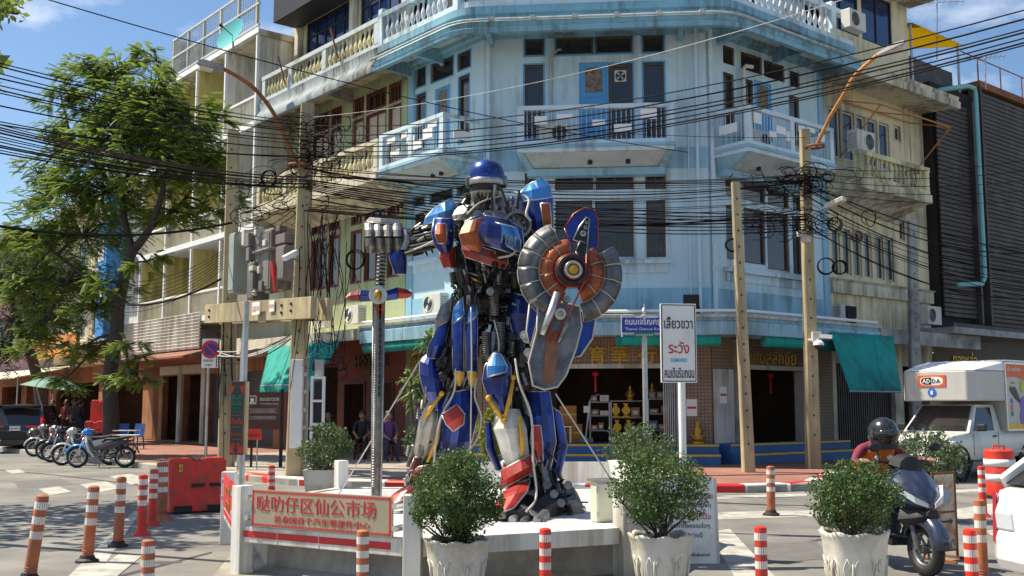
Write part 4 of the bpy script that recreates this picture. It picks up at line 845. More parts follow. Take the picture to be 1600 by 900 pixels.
# ================================================================== right: dark slatted building
db = thing('dark_slatted_building', 'dark brown building clad in horizontal louvre slats at the right edge', 'building', FR.pt(16, .15))
S0, S1, SD = 9.6, 32., .55
MB().fb(FR, 11.35, S1, 4.2, 12.6, -8, .3).build('backing_wall', m_dark, db)
def slat_run(u0, u1, z0, z1, d, step=.155):
    me = MB().add([(-.5, 0, 0), (.5, 0, 0), (.5, -.02, .115), (-.5, -.02, .115), (-.5, .05, .02), (.5, .05, .02), (.5, .03, .13), (-.5, .03, .13)], [(0, 1, 2, 3), (4, 7, 6, 5), (0, 4, 5, 1), (3, 2, 6, 7), (0, 3, 7, 4), (1, 5, 6, 2)]).mesh('slat'); bm_fix(me); me.materials.append(m_slat)
    z = z0; rz = math.atan2(FR.u[1], FR.u[0])
    while z < z1: place(me, 'slat', db, FR.pt((u0 + u1) / 2, z, d), rz, (u1 - u0, 1, 1)); z += step
slat_run(11.4, 13.55, 4.6, 11.9, .45); slat_run(14.35, S1, 4.4, 12.75, SD)
MB().fb(FR, 13.6, 13.72, 4.4, 12.2, .2, .62).build('post', m_slat, db); MB().fb(FR, 14.22, 14.34, 4.4, 12.9, .2, .64).build('post', m_slat, db)
MB().fb(FR, 13.72, 14.22, 4.4, 11.2, .1, .15).build('dark_glazing', m_glass, db)
MB().fb(FR, 11.36, S1, 4.05, 4.35, -.2, .75).build('base_beam', m_slat, db)
MB().fb(FR, 14.3, S1, 12.9, 13.15, -2, .6).build('roof_edge', m_rust, db)
for u in np.arange(14.4, 26, 1.7): MB().cyl(FR.pt(u, 12.9, .5), FR.pt(u, 14.0, .5), .025, n=6).build('roof_rail_post', m_rust, db)
MB().cyl(FR.pt(13.2, 14.0, .5), FR.pt(28, 14.0, .5), .022, n=6).build('roof_rail', m_rust, db)
pp = MB(); pp.tube([FR.pt(11.2, 12.15, .7), FR.pt(12.9, 12.6, .85), FR.pt(13.35, 12.6, .85), FR.pt(13.42, 12.4, .85), FR.pt(13.42, 6.0, .85), FR.pt(13.2, 5.75, .85), FR.pt(11.6, 5.6, .85)], .085, 8); pp.build('downpipe', mat('turquoise_pipe', (.20, .48, .48), .5, var=.12, scale=4), db, smooth=True)
MB().fb(FR, 9.2, 14.4, 3.85, 4.05, -.1, 1.9).build('canopy_slab', m_grey, db)
do_ = [(11.8, 15.8, .2, 2.7), (16.4, 21, .2, 2.7)]
wall(FR, 11.35, S1, .15, 4.1, do_, depth=.3, d=.0).build('shop_wall', mat('drab_shop_wall', (.12, .10, .08), .8, var=.2), db, fix=False); room(FR, 11.4, S1, .2, 3.4, 3, db, d0=-.31)
text('ทองหล่อ', .5, FR.pt(13.4, 3.25, .02), (FR.u[0], FR.u[1], 0), (0, 0, 1), m_gold, db, depth=.02, bold=.02)
# building with a yellow corrugated roof behind
yb = thing('yellow_roof_house', 'low rooftop shed with a yellow corrugated roof behind the cream eaves', 'building', FR.pt(12.5, 11.5, -2))
MB().fb(FR, 10.8, 14.1, 11.9, 13.6, -4, -.3).build('wall', m_slat, yb)
cr2 = MB(); n = 36; tp_ = []
for k in range(n + 1): u = 10.7 + 3.6 * k / n; tp_.append([FR.pt(u, 14.55 + (.03 if k % 2 else 0), .1), FR.pt(u, 15.35 + (.03 if k % 2 else 0), -3.5), FR.pt(u, 15.32 + (.03 if k % 2 else 0), -3.5), FR.pt(u, 14.52 + (.03 if k % 2 else 0), .1)])
cr2.loft(tp_); cr2.build('corrugated_roof', leafmat('yellow_translucent_sheet', (.55, .42, .03), (.66, .52, .06), .7, 1), yb)
for u in (10.8, 14.0): MB().cyl(FR.pt(u, 11.9, 0), FR.pt(u, 14.55, 0), .05, n=8).build('post', m_steel, yb)
# teal cloth awnings
def cloth_awning(fac, u0, u1, z_t, d_t, v0, v1, z_b, d_b, label, scall=True):
    t = thing('cloth_awning', label, 'awning', fac.pt((u0 + u1) / 2, z_t, d_t)); n = 14; m = 9
    rows = []
    for j in range(m + 1):
        q = j / m; row = []
        for k in range(n + 1):
            s_ = k / n; u = (u0 + (u1 - u0) * s_) * (1 - q) + (v0 + (v1 - v0) * s_) * q
            row.append(fac.pt(u, z_t + (z_b - z_t) * q - .05 * math.sin(math.pi * q) + .012 * math.sin(k * 1.9), d_t + (d_b - d_t) * q))
        rows.append(row)
    mb = MB(); mb.loft(rows, closed=False); o = mb.build('cloth', m_teal, t, smooth=True, fix=False); sm = o.modifiers.new('solid', 'SOLIDIFY'); sm.thickness = .006
    for s_ in (.33, .66, 1.0, 0.): MB().tube([fac.pt((u0 + (u1 - u0) * s_) * (1 - q) + (v0 + (v1 - v0) * s_) * q, z_t + (z_b - z_t) * q - .05 * math.sin(math.pi * q) + .004, d_t + (d_b - d_t) * q + .004) for q in np.linspace(0, 1, 7)], .008, 5).build('seam', m_teal, t)
    MB().cyl(fac.pt(v0, z_b, d_b), fac.pt(v1, z_b, d_b), .022, n=8).build('bottom_bar', m_steel, t)
    if scall:
        va = MB(); k = int(abs(v1 - v0) / .22)
        for i in range(k):
            a = v0 + (v1 - v0) * i / k; b = v0 + (v1 - v0) * (i + 1) / k
            va.prism([fac.pt(a, z_b, d_b + .01), fac.pt(a, z_b - .14, d_b + .02), fac.pt(a * .75 + b * .25, z_b - .21, d_b + .02), fac.pt(a * .25 + b * .75, z_b - .21, d_b + .02), fac.pt(b, z_b - .14, d_b + .02), fac.pt(b, z_b, d_b + .01)], V((fac.n[0], fac.n[1], 0)) * .006)
        va.build('scalloped_valance', m_teal, t)
    return t
cloth_awning(FL, 4.7, 9.4, 3.75, 1.5, 4.5, 7.8, 2.25, 2.6, 'teal cloth awning with scalloped edge left of the sword')
cloth_awning(FR, 2.95, 6.1, 3.62, 1.66, 1.95, 4.35, 2.0, 2.85, 'long teal cloth awning hanging low above the white truck', scall=False)
# ================================================================== statue platform with railing
PP = [V((-3.36, 12.7, 0)), V((-2.64, 10.5, 0)), V((-.87, 9.42, 0)), V((1.08, 10.35, 0)), V((2.0, 12.7, 0)), V((1.48, 15.3, 0)), V((-2.45, 15.3, 0))]
pc = V((-.7, 12.7, 0)); DZ = .46
pf = thing('statue_platform', 'white railed platform on a grey concrete base carrying the robot statue', 'platform', (-.7, 12.7, 0))
m_conc = mat('rough_grey_plinth_concrete', (.38, .36, .33), .9, var=.14, scale=3, dirt=.35, dcol=(.17, .15, .13), bump=.3, bscale=25)
ins = lambda k: [pc + (p - pc) * k for p in PP]
a_, b_, c_ = ins(.95), ins(.9), ins(.89)
MB().loft([[V((p.x, p.y, 0)) for p in a_], [V((p.x, p.y, .05)) for p in b_], [V((p.x, p.y, .40)) for p in c_]]).build('concrete_base', m_conc, pf)
MB().prism([V((p.x, p.y, .405)) for p in ins(.965)], (0, 0, .05)).build('deck', mat('white_deck_tiles', (.66, .65, .66), .35, var=.06, dirt=.2, dcol=(.4, .37, .33)), pf)
for i, p in enumerate(PP):
    d = (p - pc).normalized(); Rz = Matrix.Rotation(math.atan2(d.y, d.x), 3, 'Z')
    MB().box((p.x, p.y, .425), (.155, .155, .85), Rz).build('railing_post', m_white, pf, bevel=.008)
def side(i): return PP[i], PP[(i + 1) % 7]
for i in range(7):
    a, b = side(i); t = (b - a).normalized(); nn = V((t.y, -t.x, 0)); L_ = (b - a).length; a2, b2 = a + t * .08, b - t * .08
    MB().beam(a2 + V((0, 0, .39)) - nn * .0, b2 + V((0, 0, .39)), .11, .155).build('platform_beam', m_white, pf, bevel=.006)
    if i in (0, 1): MB().beam(a2 + nn * .056 + V((0, 0, .395)), b2 - t * (.12 if i == 1 else 0) + nn * .056 + V((0, 0, .395)), .006, .062).build('red_stripe', m_redpaint, pf)
    n = int(L_ / .42)
    jt = MB()
    for k in range(1, n): q = a + t * (L_ * k / n); jt.beam(q + nn * .0565 + V((0, 0, .315)), q + nn * .0565 + V((0, 0, .465)), .008, .004)
    if n > 1: jt.build('beam_joint', m_bright, pf)
    if i in (3, 4, 5): # plain white boards round the back
        MB().beam(a2 + V((0, 0, .68)), (b2 if i != 5 else a2.lerp(b2, .55)) + V((0, 0, .68)), .04, .30).build('railing_board', m_white, pf)
m_plate = mat('brushed_brass_plate', (.42, .36, .25), .38, metal=.35, var=.08, scale=3)
def sign_panel(i, t0, t1, z0, z1, face, label, name):
    a, b = side(i); t = (b - a).normalized(); nn = V((t.y, -t.x, 0)); L_ = (b - a).length
    p0, p1 = a + t * t0, b - t * t1; g = thing(name, label, 'sign', (p0 + p1) / 2 + V((0, 0, z0)))
    MB().beam(p0 + nn * .07 + V((0, 0, (z0 + z1) / 2)), p1 + nn * .07 + V((0, 0, (z0 + z1) / 2)), .025, z1 - z0).build('panel', face, g)
    for q in (p0, p1):
        for z in (z0 + .08, z1 - .08):
            e = q + (t * -.045 if q is p0 else t * .045); MB().cyl(e - nn * .03 + V((0, 0, z)), e + nn * .11 + V((0, 0, z)), .028, n=12).build('standoff_bolt', m_alum, g, smooth='auto')
    MB().beam(p0 - t * .09 + V((0, 0, z0 + .08)), p1 + t * .09 + V((0, 0, z0 + .08)), .02, .02).beam(p0 - t * .09 + V((0, 0, z1 - .08)), p1 + t * .09 + V((0, 0, z1 - .08)), .02, .02).build('mounting_rail', m_alum, g)
    return g, p0 + nn * .0825, p1 + nn * .0825, t, nn
g, p0, p1, t, nn = sign_panel(1, .2, .17, .475, .825, m_plate, 'brass coloured panel with red Chinese characters on the platform railing', 'chinese_sign_panel')
bo = MB()
for z in (.495, .805): bo.beam(p0 + t * .02 + V((0, 0, z)), p1 - t * .02 + V((0, 0, z)), .003, .022)
for q in (p0 + t * .02, p1 - t * .02): bo.beam(q + V((0, 0, .484)), q + V((0, 0, .816)), .022, .003, up=nn)
bo.build('border', m_redpaint, g)
fr = MB(); k = 0; s = .06; LL = (p1 - p0).length
while s < LL - .05:
    for z in (.495, .805): fr.beam(p0 + t * s + nn * .002 + V((0, 0, z - .008)), p0 + t * s + nn * .002 + V((0, 0, z + .008)), .006, .003, up=nn)
    s += .03
fr.build('border_fret', m_plate, g)['kind'] = 'stuff'
mid = (p0 + p1) / 2
text('哒叻仔区仙公市场', .165, mid + V((0, 0, .70)) - t * .05, t, (0, 0, 1), m_redpaint, g, wmax=1.5, sx=1.12)
text('是泰国首个汽车零部件中心', .075, mid + V((0, 0, .56)) + t * .03, t, (0, 0, 1), m_redpaint, g, wmax=1.2, sx=1.3)
g, p0, p1, t, nn = sign_panel(0, .3, .2, .49, .84, m_redpaint, 'red panel with gold lettering on the left side of the platform railing', 'red_sign_panel')
for j, s_ in enumerate(('ตลาดเซียงกง', 'ตลาดน้อย')): text(s_, .15, (p0 + p1) / 2 + V((0, 0, .73 - j * .15)), t, (0, 0, 1), m_gold, g, wmax=1.3)
# electrical cabinet and conduit on the deck
ec = thing('electrical_cabinet', 'pale green steel cabinet standing on the platform deck by the right post', 'cabinet', (.93, 10.9, DZ))
Rz = Matrix.Rotation(.35, 3, 'Z'); cc = V((.93, 10.9, DZ + .2))
MB().box(cc, (.22, .16, .40), Rz).build('casing', mat('pale_green_steel', (.55, .57, .44), .5, dirt=.2, dcol=(.3, .28, .2)), ec, bevel=.01)
MB().box(cc + Rz @ V((0, -.085, 0)), (.2, .012, .36), Rz).build('door', mat('pale_green_steel', (0, 0, 0)), ec, bevel=.004)
for z in (-.12, .12): MB().box(cc + Rz @ V((-.1, -.09, z)), (.02, .03, .05), Rz).build('hinge', m_steel, ec)
MB().box(cc + V((0, 0, .215)), (.27, .2, .025), Rz).build('rain_hood', m_steel, ec)
for lab, a, b in (('thin steel guy wire from the statue to the back left of the platform', at(655, 565, 12.0), V((-2.3, 14.2, DZ))), ('thin steel guy wire from the shield down to the right platform post', at(868, 615, 11.6), V((1.2, 11.9, DZ + .2)))):
    MB().cyl(a, b, .009, n=6).build('guy_wire', m_steel, label=lab, cat='wire', group='guy wires of the statue', base=b)
# ================================================================== scrap metal robot sculpture (generic figure: plain dome helmet, plain plates)
ro_ = thing('robot_statue', 'large blue, red and silver scrap-metal robot sculpture standing on the platform', 'statue', (-.2, 12.0, DZ))
s_blue = mat('sculpture_blue_paint', (.014, .045, .26), .27, metal=.55, var=.5, scale=3, coat=.25, bump=.12, bscale=9, dirt=.4, dcol=(.022, .02, .05), dscale=4)
s_lblue = mat('sculpture_light_blue_paint', (.05, .20, .48), .26, metal=.5, var=.25, scale=3, coat=.6)
s_red = mat('sculpture_red_paint', (.36, .026, .016), .38, metal=.3, var=.3, scale=5, coat=.15, bump=.12, bscale=9, dirt=.38, dcol=(.08, .02, .02))
s_or = mat('sculpture_rust_orange_paint', (.36, .085, .022), .42, metal=.4, var=.3, scale=6, dirt=.38, dcol=(.12, .03, .015), dscale=4)
s_sil = mat('sculpture_brushed_silver', (.46, .45, .43), .36, metal=.85, var=.25, scale=7, dirt=.25, dcol=(.12, .11, .10))
s_pale = mat('sculpture_pale_grey_plate', (.56, .54, .48), .5, metal=.2, var=.2, scale=5, dirt=.3, dcol=(.18, .16, .12))
s_drk = mat('sculpture_black_iron', (.035, .032, .03), .42, metal=.65, var=.5, scale=12)
s_mid = mat('sculpture_gun_metal', (.20, .19, .18), .38, metal=.85, var=.4, scale=12)
s_yel = mat('sculpture_yellow_paint', (.62, .33, .02), .42, var=.2, scale=8)
s_hose = mat('sculpture_beige_conduit', (.50, .46, .38), .5, var=.15)
S = at; s_fin = mat('sculpture_worn_steel', (.30, .29, .27), .4, metal=.8, var=.35, scale=9, dirt=.35, dcol=(.08, .07, .06), dscale=6)
def guts(a, b, r, n, seed, name='inner_mechanism'):
    """packed rods, springs, gears and bolts around a limb bone"""
    rs = random.Random(seed); a, b = V(a), V(b); d = (b - a); Ln = d.length; d.normalize(); x = d.orthogonal().normalized(); y = d.cross(x); A, B = MB(), MB()
    A.tube([a, a * .5 + b * .5, b], [r * .62, r * .7, r * .58], 8)
    for k in range(n):
        m = A if rs.random() < .55 else B; t = rs.uniform(-.04, 1.04); ang = rs.uniform(0, 6.283); rr = r * rs.uniform(.55, .98); c = a + d * (t * Ln) + (x * math.cos(ang) + y * math.sin(ang)) * rr; o = (x * math.cos(ang) + y * math.sin(ang)); w = rs.random()
        if w < .42:
            l = rs.uniform(.12, .4) * Ln; dv = (d + x * rs.uniform(-.35, .35) + y * rs.uniform(-.35, .35)).normalized(); m.cyl(c - dv * l / 2, c + dv * l / 2, rs.uniform(.008, .026), n=6)
        elif w < .58: m.lathe([(.0, 0), (rs.uniform(.03, .06), .0), (.045, .02), (.02, .025), (.02, .04)], c, 9, o)
        elif w < .74:
            R = Matrix((x * math.cos(ang) + y * math.sin(ang), d, (x * math.cos(ang) + y * math.sin(ang)).cross(d))).transposed(); m.box(c, (rs.uniform(.02, .06), rs.uniform(.04, .16), rs.uniform(.03, .08)), R)
        elif w < .88:
            for q in range(6): m.ring(c + d * (q * .022), d, .032, .008, 9, 4)
        else:
            c2 = c + d * rs.uniform(-.3, .3) * Ln * .6 + o * .03; m.tube([c, (c + c2) / 2 + o * rs.uniform(.04, .1), c2], .011, 5)
    o = A.build(name, s_drk, ro_); o['kind'] = 'stuff'; B.build(name + '_fittings', s_mid, ro_)['kind'] = 'stuff'
def shell(rows, m, name='armour_plate', nc=6, th=.018, rim=s_sil, rr=.012, parent=None, bevel=False):
    """curved plate: rows of (cx, cy, half width px, Y, bulge m, skew px)"""
    G = []
    for r in rows:
        cx, cy, hw, Y, bu = r[:5]; sk = r[5] if len(r) > 5 else 0; row = []
        for k in range(nc):
            t = -1 + 2 * k / (nc - 1); row.append(S(cx + hw * t, cy + sk * t, Y - bu * .8 * (1 - abs(t) ** 1.6)))
        G.append(row)
    mb = MB(); mb.loft(G, closed=False); o = mb.build(name, m, parent or ro_, smooth=False, fix=False)
    sm = o.modifiers.new('solid', 'SOLIDIFY'); sm.thickness = th; sm.offset = 0
    if rim:
        edge = G[0] + [g[-1] for g in G[1:]] + G[-1][::-1][1:] + [g[0] for g in G[::-1][1:]]; ded = [edge[0]]
        for p in edge[1:]:
            if (p - ded[-1]).length > .004: ded.append(p)
        MB().tube(ded, rr, 5).build('plate_rim', rim, o, smooth=True)
    return o
def hose(pts, r=.014, m=s_hose, name='hose'):
    P_ = [S(*p) for p in pts]; out = []
    for i in range(len(P_) - 1):       # Catmull-Rom
        p0, p1, p2, p3 = P_[max(i - 1, 0)], P_[i], P_[i + 1], P_[min(i + 2, len(P_) - 1)]
        for k in range(5):
            t = k / 5; out.append(.5 * ((2 * p1) + (p2 - p0) * t + (2 * p0 - 5 * p1 + 4 * p2 - p3) * t * t + (3 * p1 - p0 - 3 * p2 + p3) * t ** 3))
    out.append(P_[-1]); return MB().tube(out, r, 6).build(name, m, ro_, smooth=True)
# ---- skeleton
guts(S(772, 470, 12), S(768, 325, 12), .42, 240, 1); guts(S(722, 385, 11.95), S(735, 470, 11.95), .2, 70, 31); guts(S(820, 385, 12), S(822, 470, 12), .24, 80, 32); guts(S(745, 470, 12), S(815, 475, 12), .32, 120, 2); guts(S(780, 445, 11.85), S(782, 400, 11.75), .24, 60, 22)
guts(S(735, 480, 12), S(695, 595, 11.95), .28, 150, 3); guts(S(695, 595, 11.95), S(668, 745, 12.3), .26, 120, 4)
guts(S(812, 480, 12), S(797, 600, 11.8), .29, 150, 5); guts(S(797, 600, 11.8), S(838, 755, 11.65), .27, 130, 6)
guts(S(845, 740, 11.75), S(862, 800, 11.7), .24, 80, 16)
guts(S(712, 355, 12), S(640, 378, 12.1), .16, 110, 7); guts(S(665, 372, 12.0), S(618, 385, 12.1), .17, 70, 17); guts(S(815, 345, 12), S(868, 420, 11.75), .17, 70, 8)
guts(S(800, 770, 11.4), S(890, 790, 11.9), .16, 70, 9); guts(S(690, 760, 12.2), S(640, 775, 11.9), .14, 50, 10)
guts(S(762, 335, 12), S(762, 300, 12), .16, 30, 12)
# ---- head: plain rounded helmet with dark visor slit
hc = S(760, 282, 11.95); hm = MB()
hd = MB().lathe([(.0, .235), (.10, .225), (.17, .18), (.205, .10), (.21, .0), (.20, -.06)], hc, 22); head = hd.build('head', s_blue, ro_, smooth=True)
MB().lathe([(.212, -.07), (.222, -.05), (.222, -.02), (.212, 0)], hc, 22).build('helmet_band', s_sil, head, smooth='auto')
MB().lathe([(.185, -.15), (.19, -.11), (.19, -.065)], hc, 22).build('visor', s_drk, head, smooth='auto')
MB().lathe([(.09, -.30), (.15, -.26), (.185, -.2), (.195, -.15)], hc, 20).build('jaw_guard', s_sil, head, smooth='auto')
MB().beam(hc + V((0, -.20, .02)), hc + V((0, -.05, .235)), .035, .03).build('helmet_ridge', s_lblue, head)
for s_ in (-1, 1): MB().lathe([(.0, 0), (.075, .0), (.075, .035), (.05, .05), (.0, .05)], hc + V((.19 * s_, -.02, -.02)), 14, (s_, 0, 0)).build('ear_disc', s_mid, head, smooth='auto')
for k in range(5):
    a = -.5 + k * .25; MB().box(hc + V((.192 * math.sin(a), -.192 * math.cos(a), -.215)), (.012, .02, .07)).build('jaw_slot', s_drk, head)
# ---- collar and shoulders
shell([(800, 312, 26, 11.9, .12, 6), (802, 328, 36, 11.85, .18, 8), (808, 345, 34, 11.85, .16, 8)], s_sil, 'collar_plate')
shell([(738, 318, 22, 11.85, .1, -6), (730, 332, 26, 11.8, .14, -6), (722, 342, 22, 11.8, .12, -4)], s_mid, 'collar_plate')
shell([(765, 330, 34, 11.75, .1), (765, 345, 40, 11.7, .12)], s_mid, 'collar_plate')
# ---- chest: layered plain plates
shell([(772, 340, 20, 11.66, .08, 4), (772, 352, 44, 11.6, .2, 6), (770, 372, 48, 11.58, .22, 10), (776, 388, 38, 11.62, .18, 12)], s_blue, 'chest_plate')
shell([(742, 344, 14, 11.55, .05, -4), (737, 362, 19, 11.5, .08, -4), (738, 382, 16, 11.52, .08, 0), (748, 393, 8, 11.55, .05)], s_or, 'chest_plate')
shell([(790, 352, 16, 11.5, .06, 4), (795, 370, 18, 11.47, .07, 6), (800, 388, 12, 11.5, .06, 6)], s_lblue, 'chest_plate')
for k in range(4): MB().cyl(S(786 + k * 7, 364 + k * 2, 11.42), S(783 + k * 7, 380 + k * 2, 11.42), .012, n=6).build('vent_bar', s_mid, ro_)
shell([(758, 388, 34, 11.62, .12, 10), (758, 400, 36, 11.6, .14, 11), (757, 411, 30, 11.64, .12, 10)], s_red, 'rib_plate')
shell([(700, 388, 11, 11.8, .08), (699, 402, 12, 11.78, .1), (703, 418, 9, 11.82, .08)], s_red, 'rib_plate')
for q in range(3): MB().tube([S(730 + q * 6, 425 + q * 9, 11.72), S(750, 432 + q * 9, 11.66), S(768 - q * 3, 420 + q * 9, 11.72)], .014, 6).build('belly_bar', s_yel if q == 1 else s_mid, ro_, smooth=True)
for c_, r_ in ((S(808, 352, 11.72), .16), (S(800, 415, 11.75), .11)):
    w = MB().lathe([(.0, .0), (r_ * .35, .0), (r_ * .35, .04), (r_ * .75, .02), (r_ * .8, .06), (r_, .06), (r_, -.04)], c_, 22, (.15, -1, .05)); wo_ = w.build('gear_wheel', s_mid, ro_, smooth='auto'); h_ = MB()
    for k in range(8): h_.cyl(c_ + V((math.cos(k * .785) * r_ * .58, -.02, math.sin(k * .785) * r_ * .58)), c_ + V((math.cos(k * .785) * r_ * .58, -.05, math.sin(k * .785) * r_ * .58)), r_ * .12, n=8)
    h_.build('gear_studs', s_drk, wo_)
# shoulder armour
shell([(692, 318, 14, 11.95, .14, -8), (690, 332, 24, 11.9, .2, -8), (688, 344, 26, 11.9, .18, -8)], s_lblue, 'shoulder_plate')
shell([(693, 342, 14, 11.75, .1), (692, 362, 17, 11.7, .14), (693, 382, 14, 11.72, .12), (698, 398, 6, 11.78, .06)], s_blue, 'shoulder_plate')
shell([(690, 350, 7, 11.60, .03), (689, 366, 9, 11.55, .04), (691, 380, 6, 11.58, .03)], s_or, 'shoulder_plate')
shell([(835, 284, 12, 11.9, .1, -6), (836, 296, 23, 11.85, .17, -6), (837, 312, 25, 11.85, .18, -4)], s_lblue, 'shoulder_plate')
shell([(838, 313, 25, 11.86, .18, -4), (842, 345, 22, 11.85, .17), (846, 380, 17, 11.9, .12)], s_blue, 'shoulder_plate')
shell([(852, 318, 7, 11.68, .03), (855, 345, 6, 11.70, .03), (856, 368, 4, 11.76, .02)], s_or, 'shoulder_plate')
# ---- hips and thigh plates
for cx in (716, 737):
    shell([(cx, 474, 8, 11.78, .03, -10), (cx, 500, 9, 11.72, .04, -8)], s_lblue, 'hip_strap'); shell([(cx, 501, 9, 11.72, .04, -6), (cx, 540, 8.5, 11.7, .04, -4), (cx, 580, 8, 11.72, .04)], s_blue, 'hip_strap')
    shell([(cx + 1, 581, 8, 11.72, .04), (cx + 1, 592, 6, 11.72, .03), (cx + 1, 602, 1, 11.74, .01)], s_yel, 'strap_tip')
shell([(818, 462, 22, 11.82, .14, 6), (815, 490, 25, 11.78, .16), (815, 530, 20, 11.8, .14), (812, 560, 10, 11.85, .08)], s_blue, 'hip_plate')
shell([(700, 470, 10, 11.85, .05, -8), (694, 500, 13, 11.82, .08), (690, 535, 9, 11.85, .05)], s_mid, 'hip_plate')
shell([(694, 505, 9, 11.8, .06, -6), (682, 540, 13, 11.76, .1, -4), (676, 560, 9, 11.8, .06)], s_blue, 'thigh_plate')
shell([(852, 500, 12, 11.9, .08, 6), (856, 545, 15, 11.85, .1, 4), (850, 590, 11, 11.9, .08)], s_blue, 'thigh_plate')
shell([(772, 520, 16, 11.78, .08), (768, 550, 14, 11.74, .08), (764, 575, 7, 11.78, .05)], s_mid, 'thigh_plate')
shell([(868, 640, 8, 11.95, .06, 6), (876, 690, 10, 11.95, .07, 6), (868, 745, 7, 11.98, .05)], s_blue, 'calf_flare')
# ---- knees, shins, calves
shell([(676, 552, 4, 11.85, .03, 4), (672, 572, 15, 11.78, .12, 8), (674, 590, 18, 11.75, .14, 6), (678, 612, 15, 11.78, .12), (683, 640, 4, 11.85, .05)], s_blue, 'knee_guard')
shell([(777, 550, 5, 11.62, .03), (778, 572, 20, 11.5, .14), (776, 590, 22, 11.48, .16, -4), (780, 615, 19, 11.48, .14), (786, 645, 12, 11.52, .1), (790, 675, 2, 11.58, .03)], s_blue, 'knee_guard')
shell([(776, 553, 6, 11.50, .02), (777, 572, 15, 11.38, .05), (776, 585, 14, 11.36, .05, -4)], s_lblue, 'knee_facet')
shell([(674, 625, 14, 11.95, .12), (672, 660, 17, 11.95, .15), (664, 700, 16, 12.05, .14), (652, 738, 8, 12.15, .08)], s_pale, 'shin_plate')
shell([(793, 640, 18, 11.56, .12), (797, 670, 25, 11.48, .17), (804, 705, 21, 11.46, .15), (810, 738, 13, 11.48, .1)], s_pale, 'shin_plate')
shell([(714, 612, 29, 11.85, .14, -6), (715, 650, 31, 11.82, .18, -4), (709, 690, 27, 11.9, .16), (704, 712, 22, 12.0, .1)], s_blue, 'calf_plate')
shell([(702, 640, 12, 11.66, .03, -8), (712, 655, 14, 11.63, .03, -8), (716, 668, 8, 11.66, .02, -6)], s_red, 'calf_stripe')
shell([(838, 612, 20, 11.72, .12), (842, 650, 22, 11.65, .16), (846, 690, 22, 11.62, .16), (845, 735, 14, 11.68, .1)], s_blue, 'calf_plate')
shell([(838, 665, 6, 11.48, .02), (838, 690, 9, 11.46, .03), (842, 720, 6, 11.5, .02)], s_red, 'calf_stripe')
shell([(763, 660, 3, 11.7, .02), (766, 700, 6, 11.65, .03), (780, 735, 4, 11.65, .02)], s_blue, 'shin_edge')
for pts in ([(763, 622, 11.42), (775, 640, 11.38), (787, 658, 11.38)], [(802, 590, 11.48), (796, 625, 11.40), (787, 658, 11.38)], [(812, 650, 11.38), (816, 690, 11.36), (815, 725, 11.4)], [(690, 615, 11.72), (672, 640, 11.78), (663, 655, 11.82)], [(688, 655, 11.78), (682, 690, 11.85), (668, 722, 11.98)]):
    MB().tube([S(*p) for p in pts], [.022, .028, .018], 6).build('yellow_rod', s_yel, ro_, smooth=True)
for p in ((802, 590, 11.46), (763, 622, 11.40), (787, 658, 11.36), (690, 615, 11.70)): MB().ball(S(*p), .032, 10, 6).build('rod_knuckle', s_yel, ro_, smooth=True)
MB().ball(S(706, 606, 11.85), .13, 14, 10).build('knee_ball', s_drk, ro_, smooth=True); MB().ball(S(818, 600, 11.8), .15, 14, 10).build('knee_ball', s_drk, ro_, smooth=True)
# ---- feet
def wedge(rows, m, name, parent=None):   # closed blocks: rows of (px, py, Y, half width X m, half height m)
    R_ = []
    for px, py, Y, hw, hh in rows: c = S(px, py, Y); R_.append([c + V((x * hw, 0, z * hh)) for x, z in ((-1, -1), (1, -1), (1, .4), (.55, 1), (-.55, 1), (-1, .4))])
    return MB().loft(R_).build(name, m, parent or ro_, bevel=.01)
shell([(808, 722, 26, 11.4, .1, -14), (810, 738, 28, 11.34, .12, -16), (806, 752, 24, 11.38, .1, -14)], s_red, 'ankle_plate')
shell([(795, 728, 10, 11.42, .03, 8), (796, 745, 9, 11.4, .03, 8)], s_red, 'ankle_plate')
shell([(812, 755, 16, 11.35, .08, -6), (800, 775, 24, 11.15, .1, -8), (786, 800, 16, 10.95, .06, -6)], s_red, 'toe_plate')
wedge([(858, 792, 11.9, .22, .14), (840, 790, 11.5, .24, .15), (820, 800, 11.2, .22, .11), (800, 806, 10.95, .18, .06)], s_drk, 'foot'); wedge([(880, 780, 11.95, .16, .18), (890, 795, 11.7, .15, .1)], s_mid, 'heel')
for k, (px, py) in enumerate(((783, 806), (800, 812), (818, 815), (838, 813))): wedge([(px + 14, py - 10, 11.15, .05, .05), (px, py, 10.85, .04, .03)], s_sil if k % 2 else s_mid, 'toe')
for k in range(7): MB().lathe([(.0, 0), (.045, 0), (.045, .03), (.02, .035)], S(822 + k * 11, 758 + (k % 3) * 14, 11.42 - .02 * k), 10, (-.1, -1, .2)).build('foot_bolt', s_mid, ro_, smooth='auto')
MB().beam(S(815, 790, 11.05), S(852, 815, 10.9), .07, .03).build('foot_strut', s_sil, ro_); MB().beam(S(800, 808, 10.95), S(824, 796, 11.1), .05, .03).build('foot_strut', s_sil, ro_)
shell([(664, 728, 18, 12.0, .08, -4), (660, 745, 20, 11.95, .1, -6), (662, 752, 18, 11.98, .08, -6)], s_red, 'ankle_plate')
shell([(648, 752, 14, 12.05, .06, -8), (632, 768, 24, 11.85, .08, -10), (620, 785, 18, 11.75, .05, -8)], s_red, 'toe_plate')
wedge([(676, 772, 12.5, .16, .14), (660, 776, 12.2, .18, .13), (640, 784, 11.95, .16, .08)], s_drk, 'foot')
shell([(653, 715, 5, 12.0, .02), (645, 735, 5, 11.98, .02)], s_red, 'shin_edge')
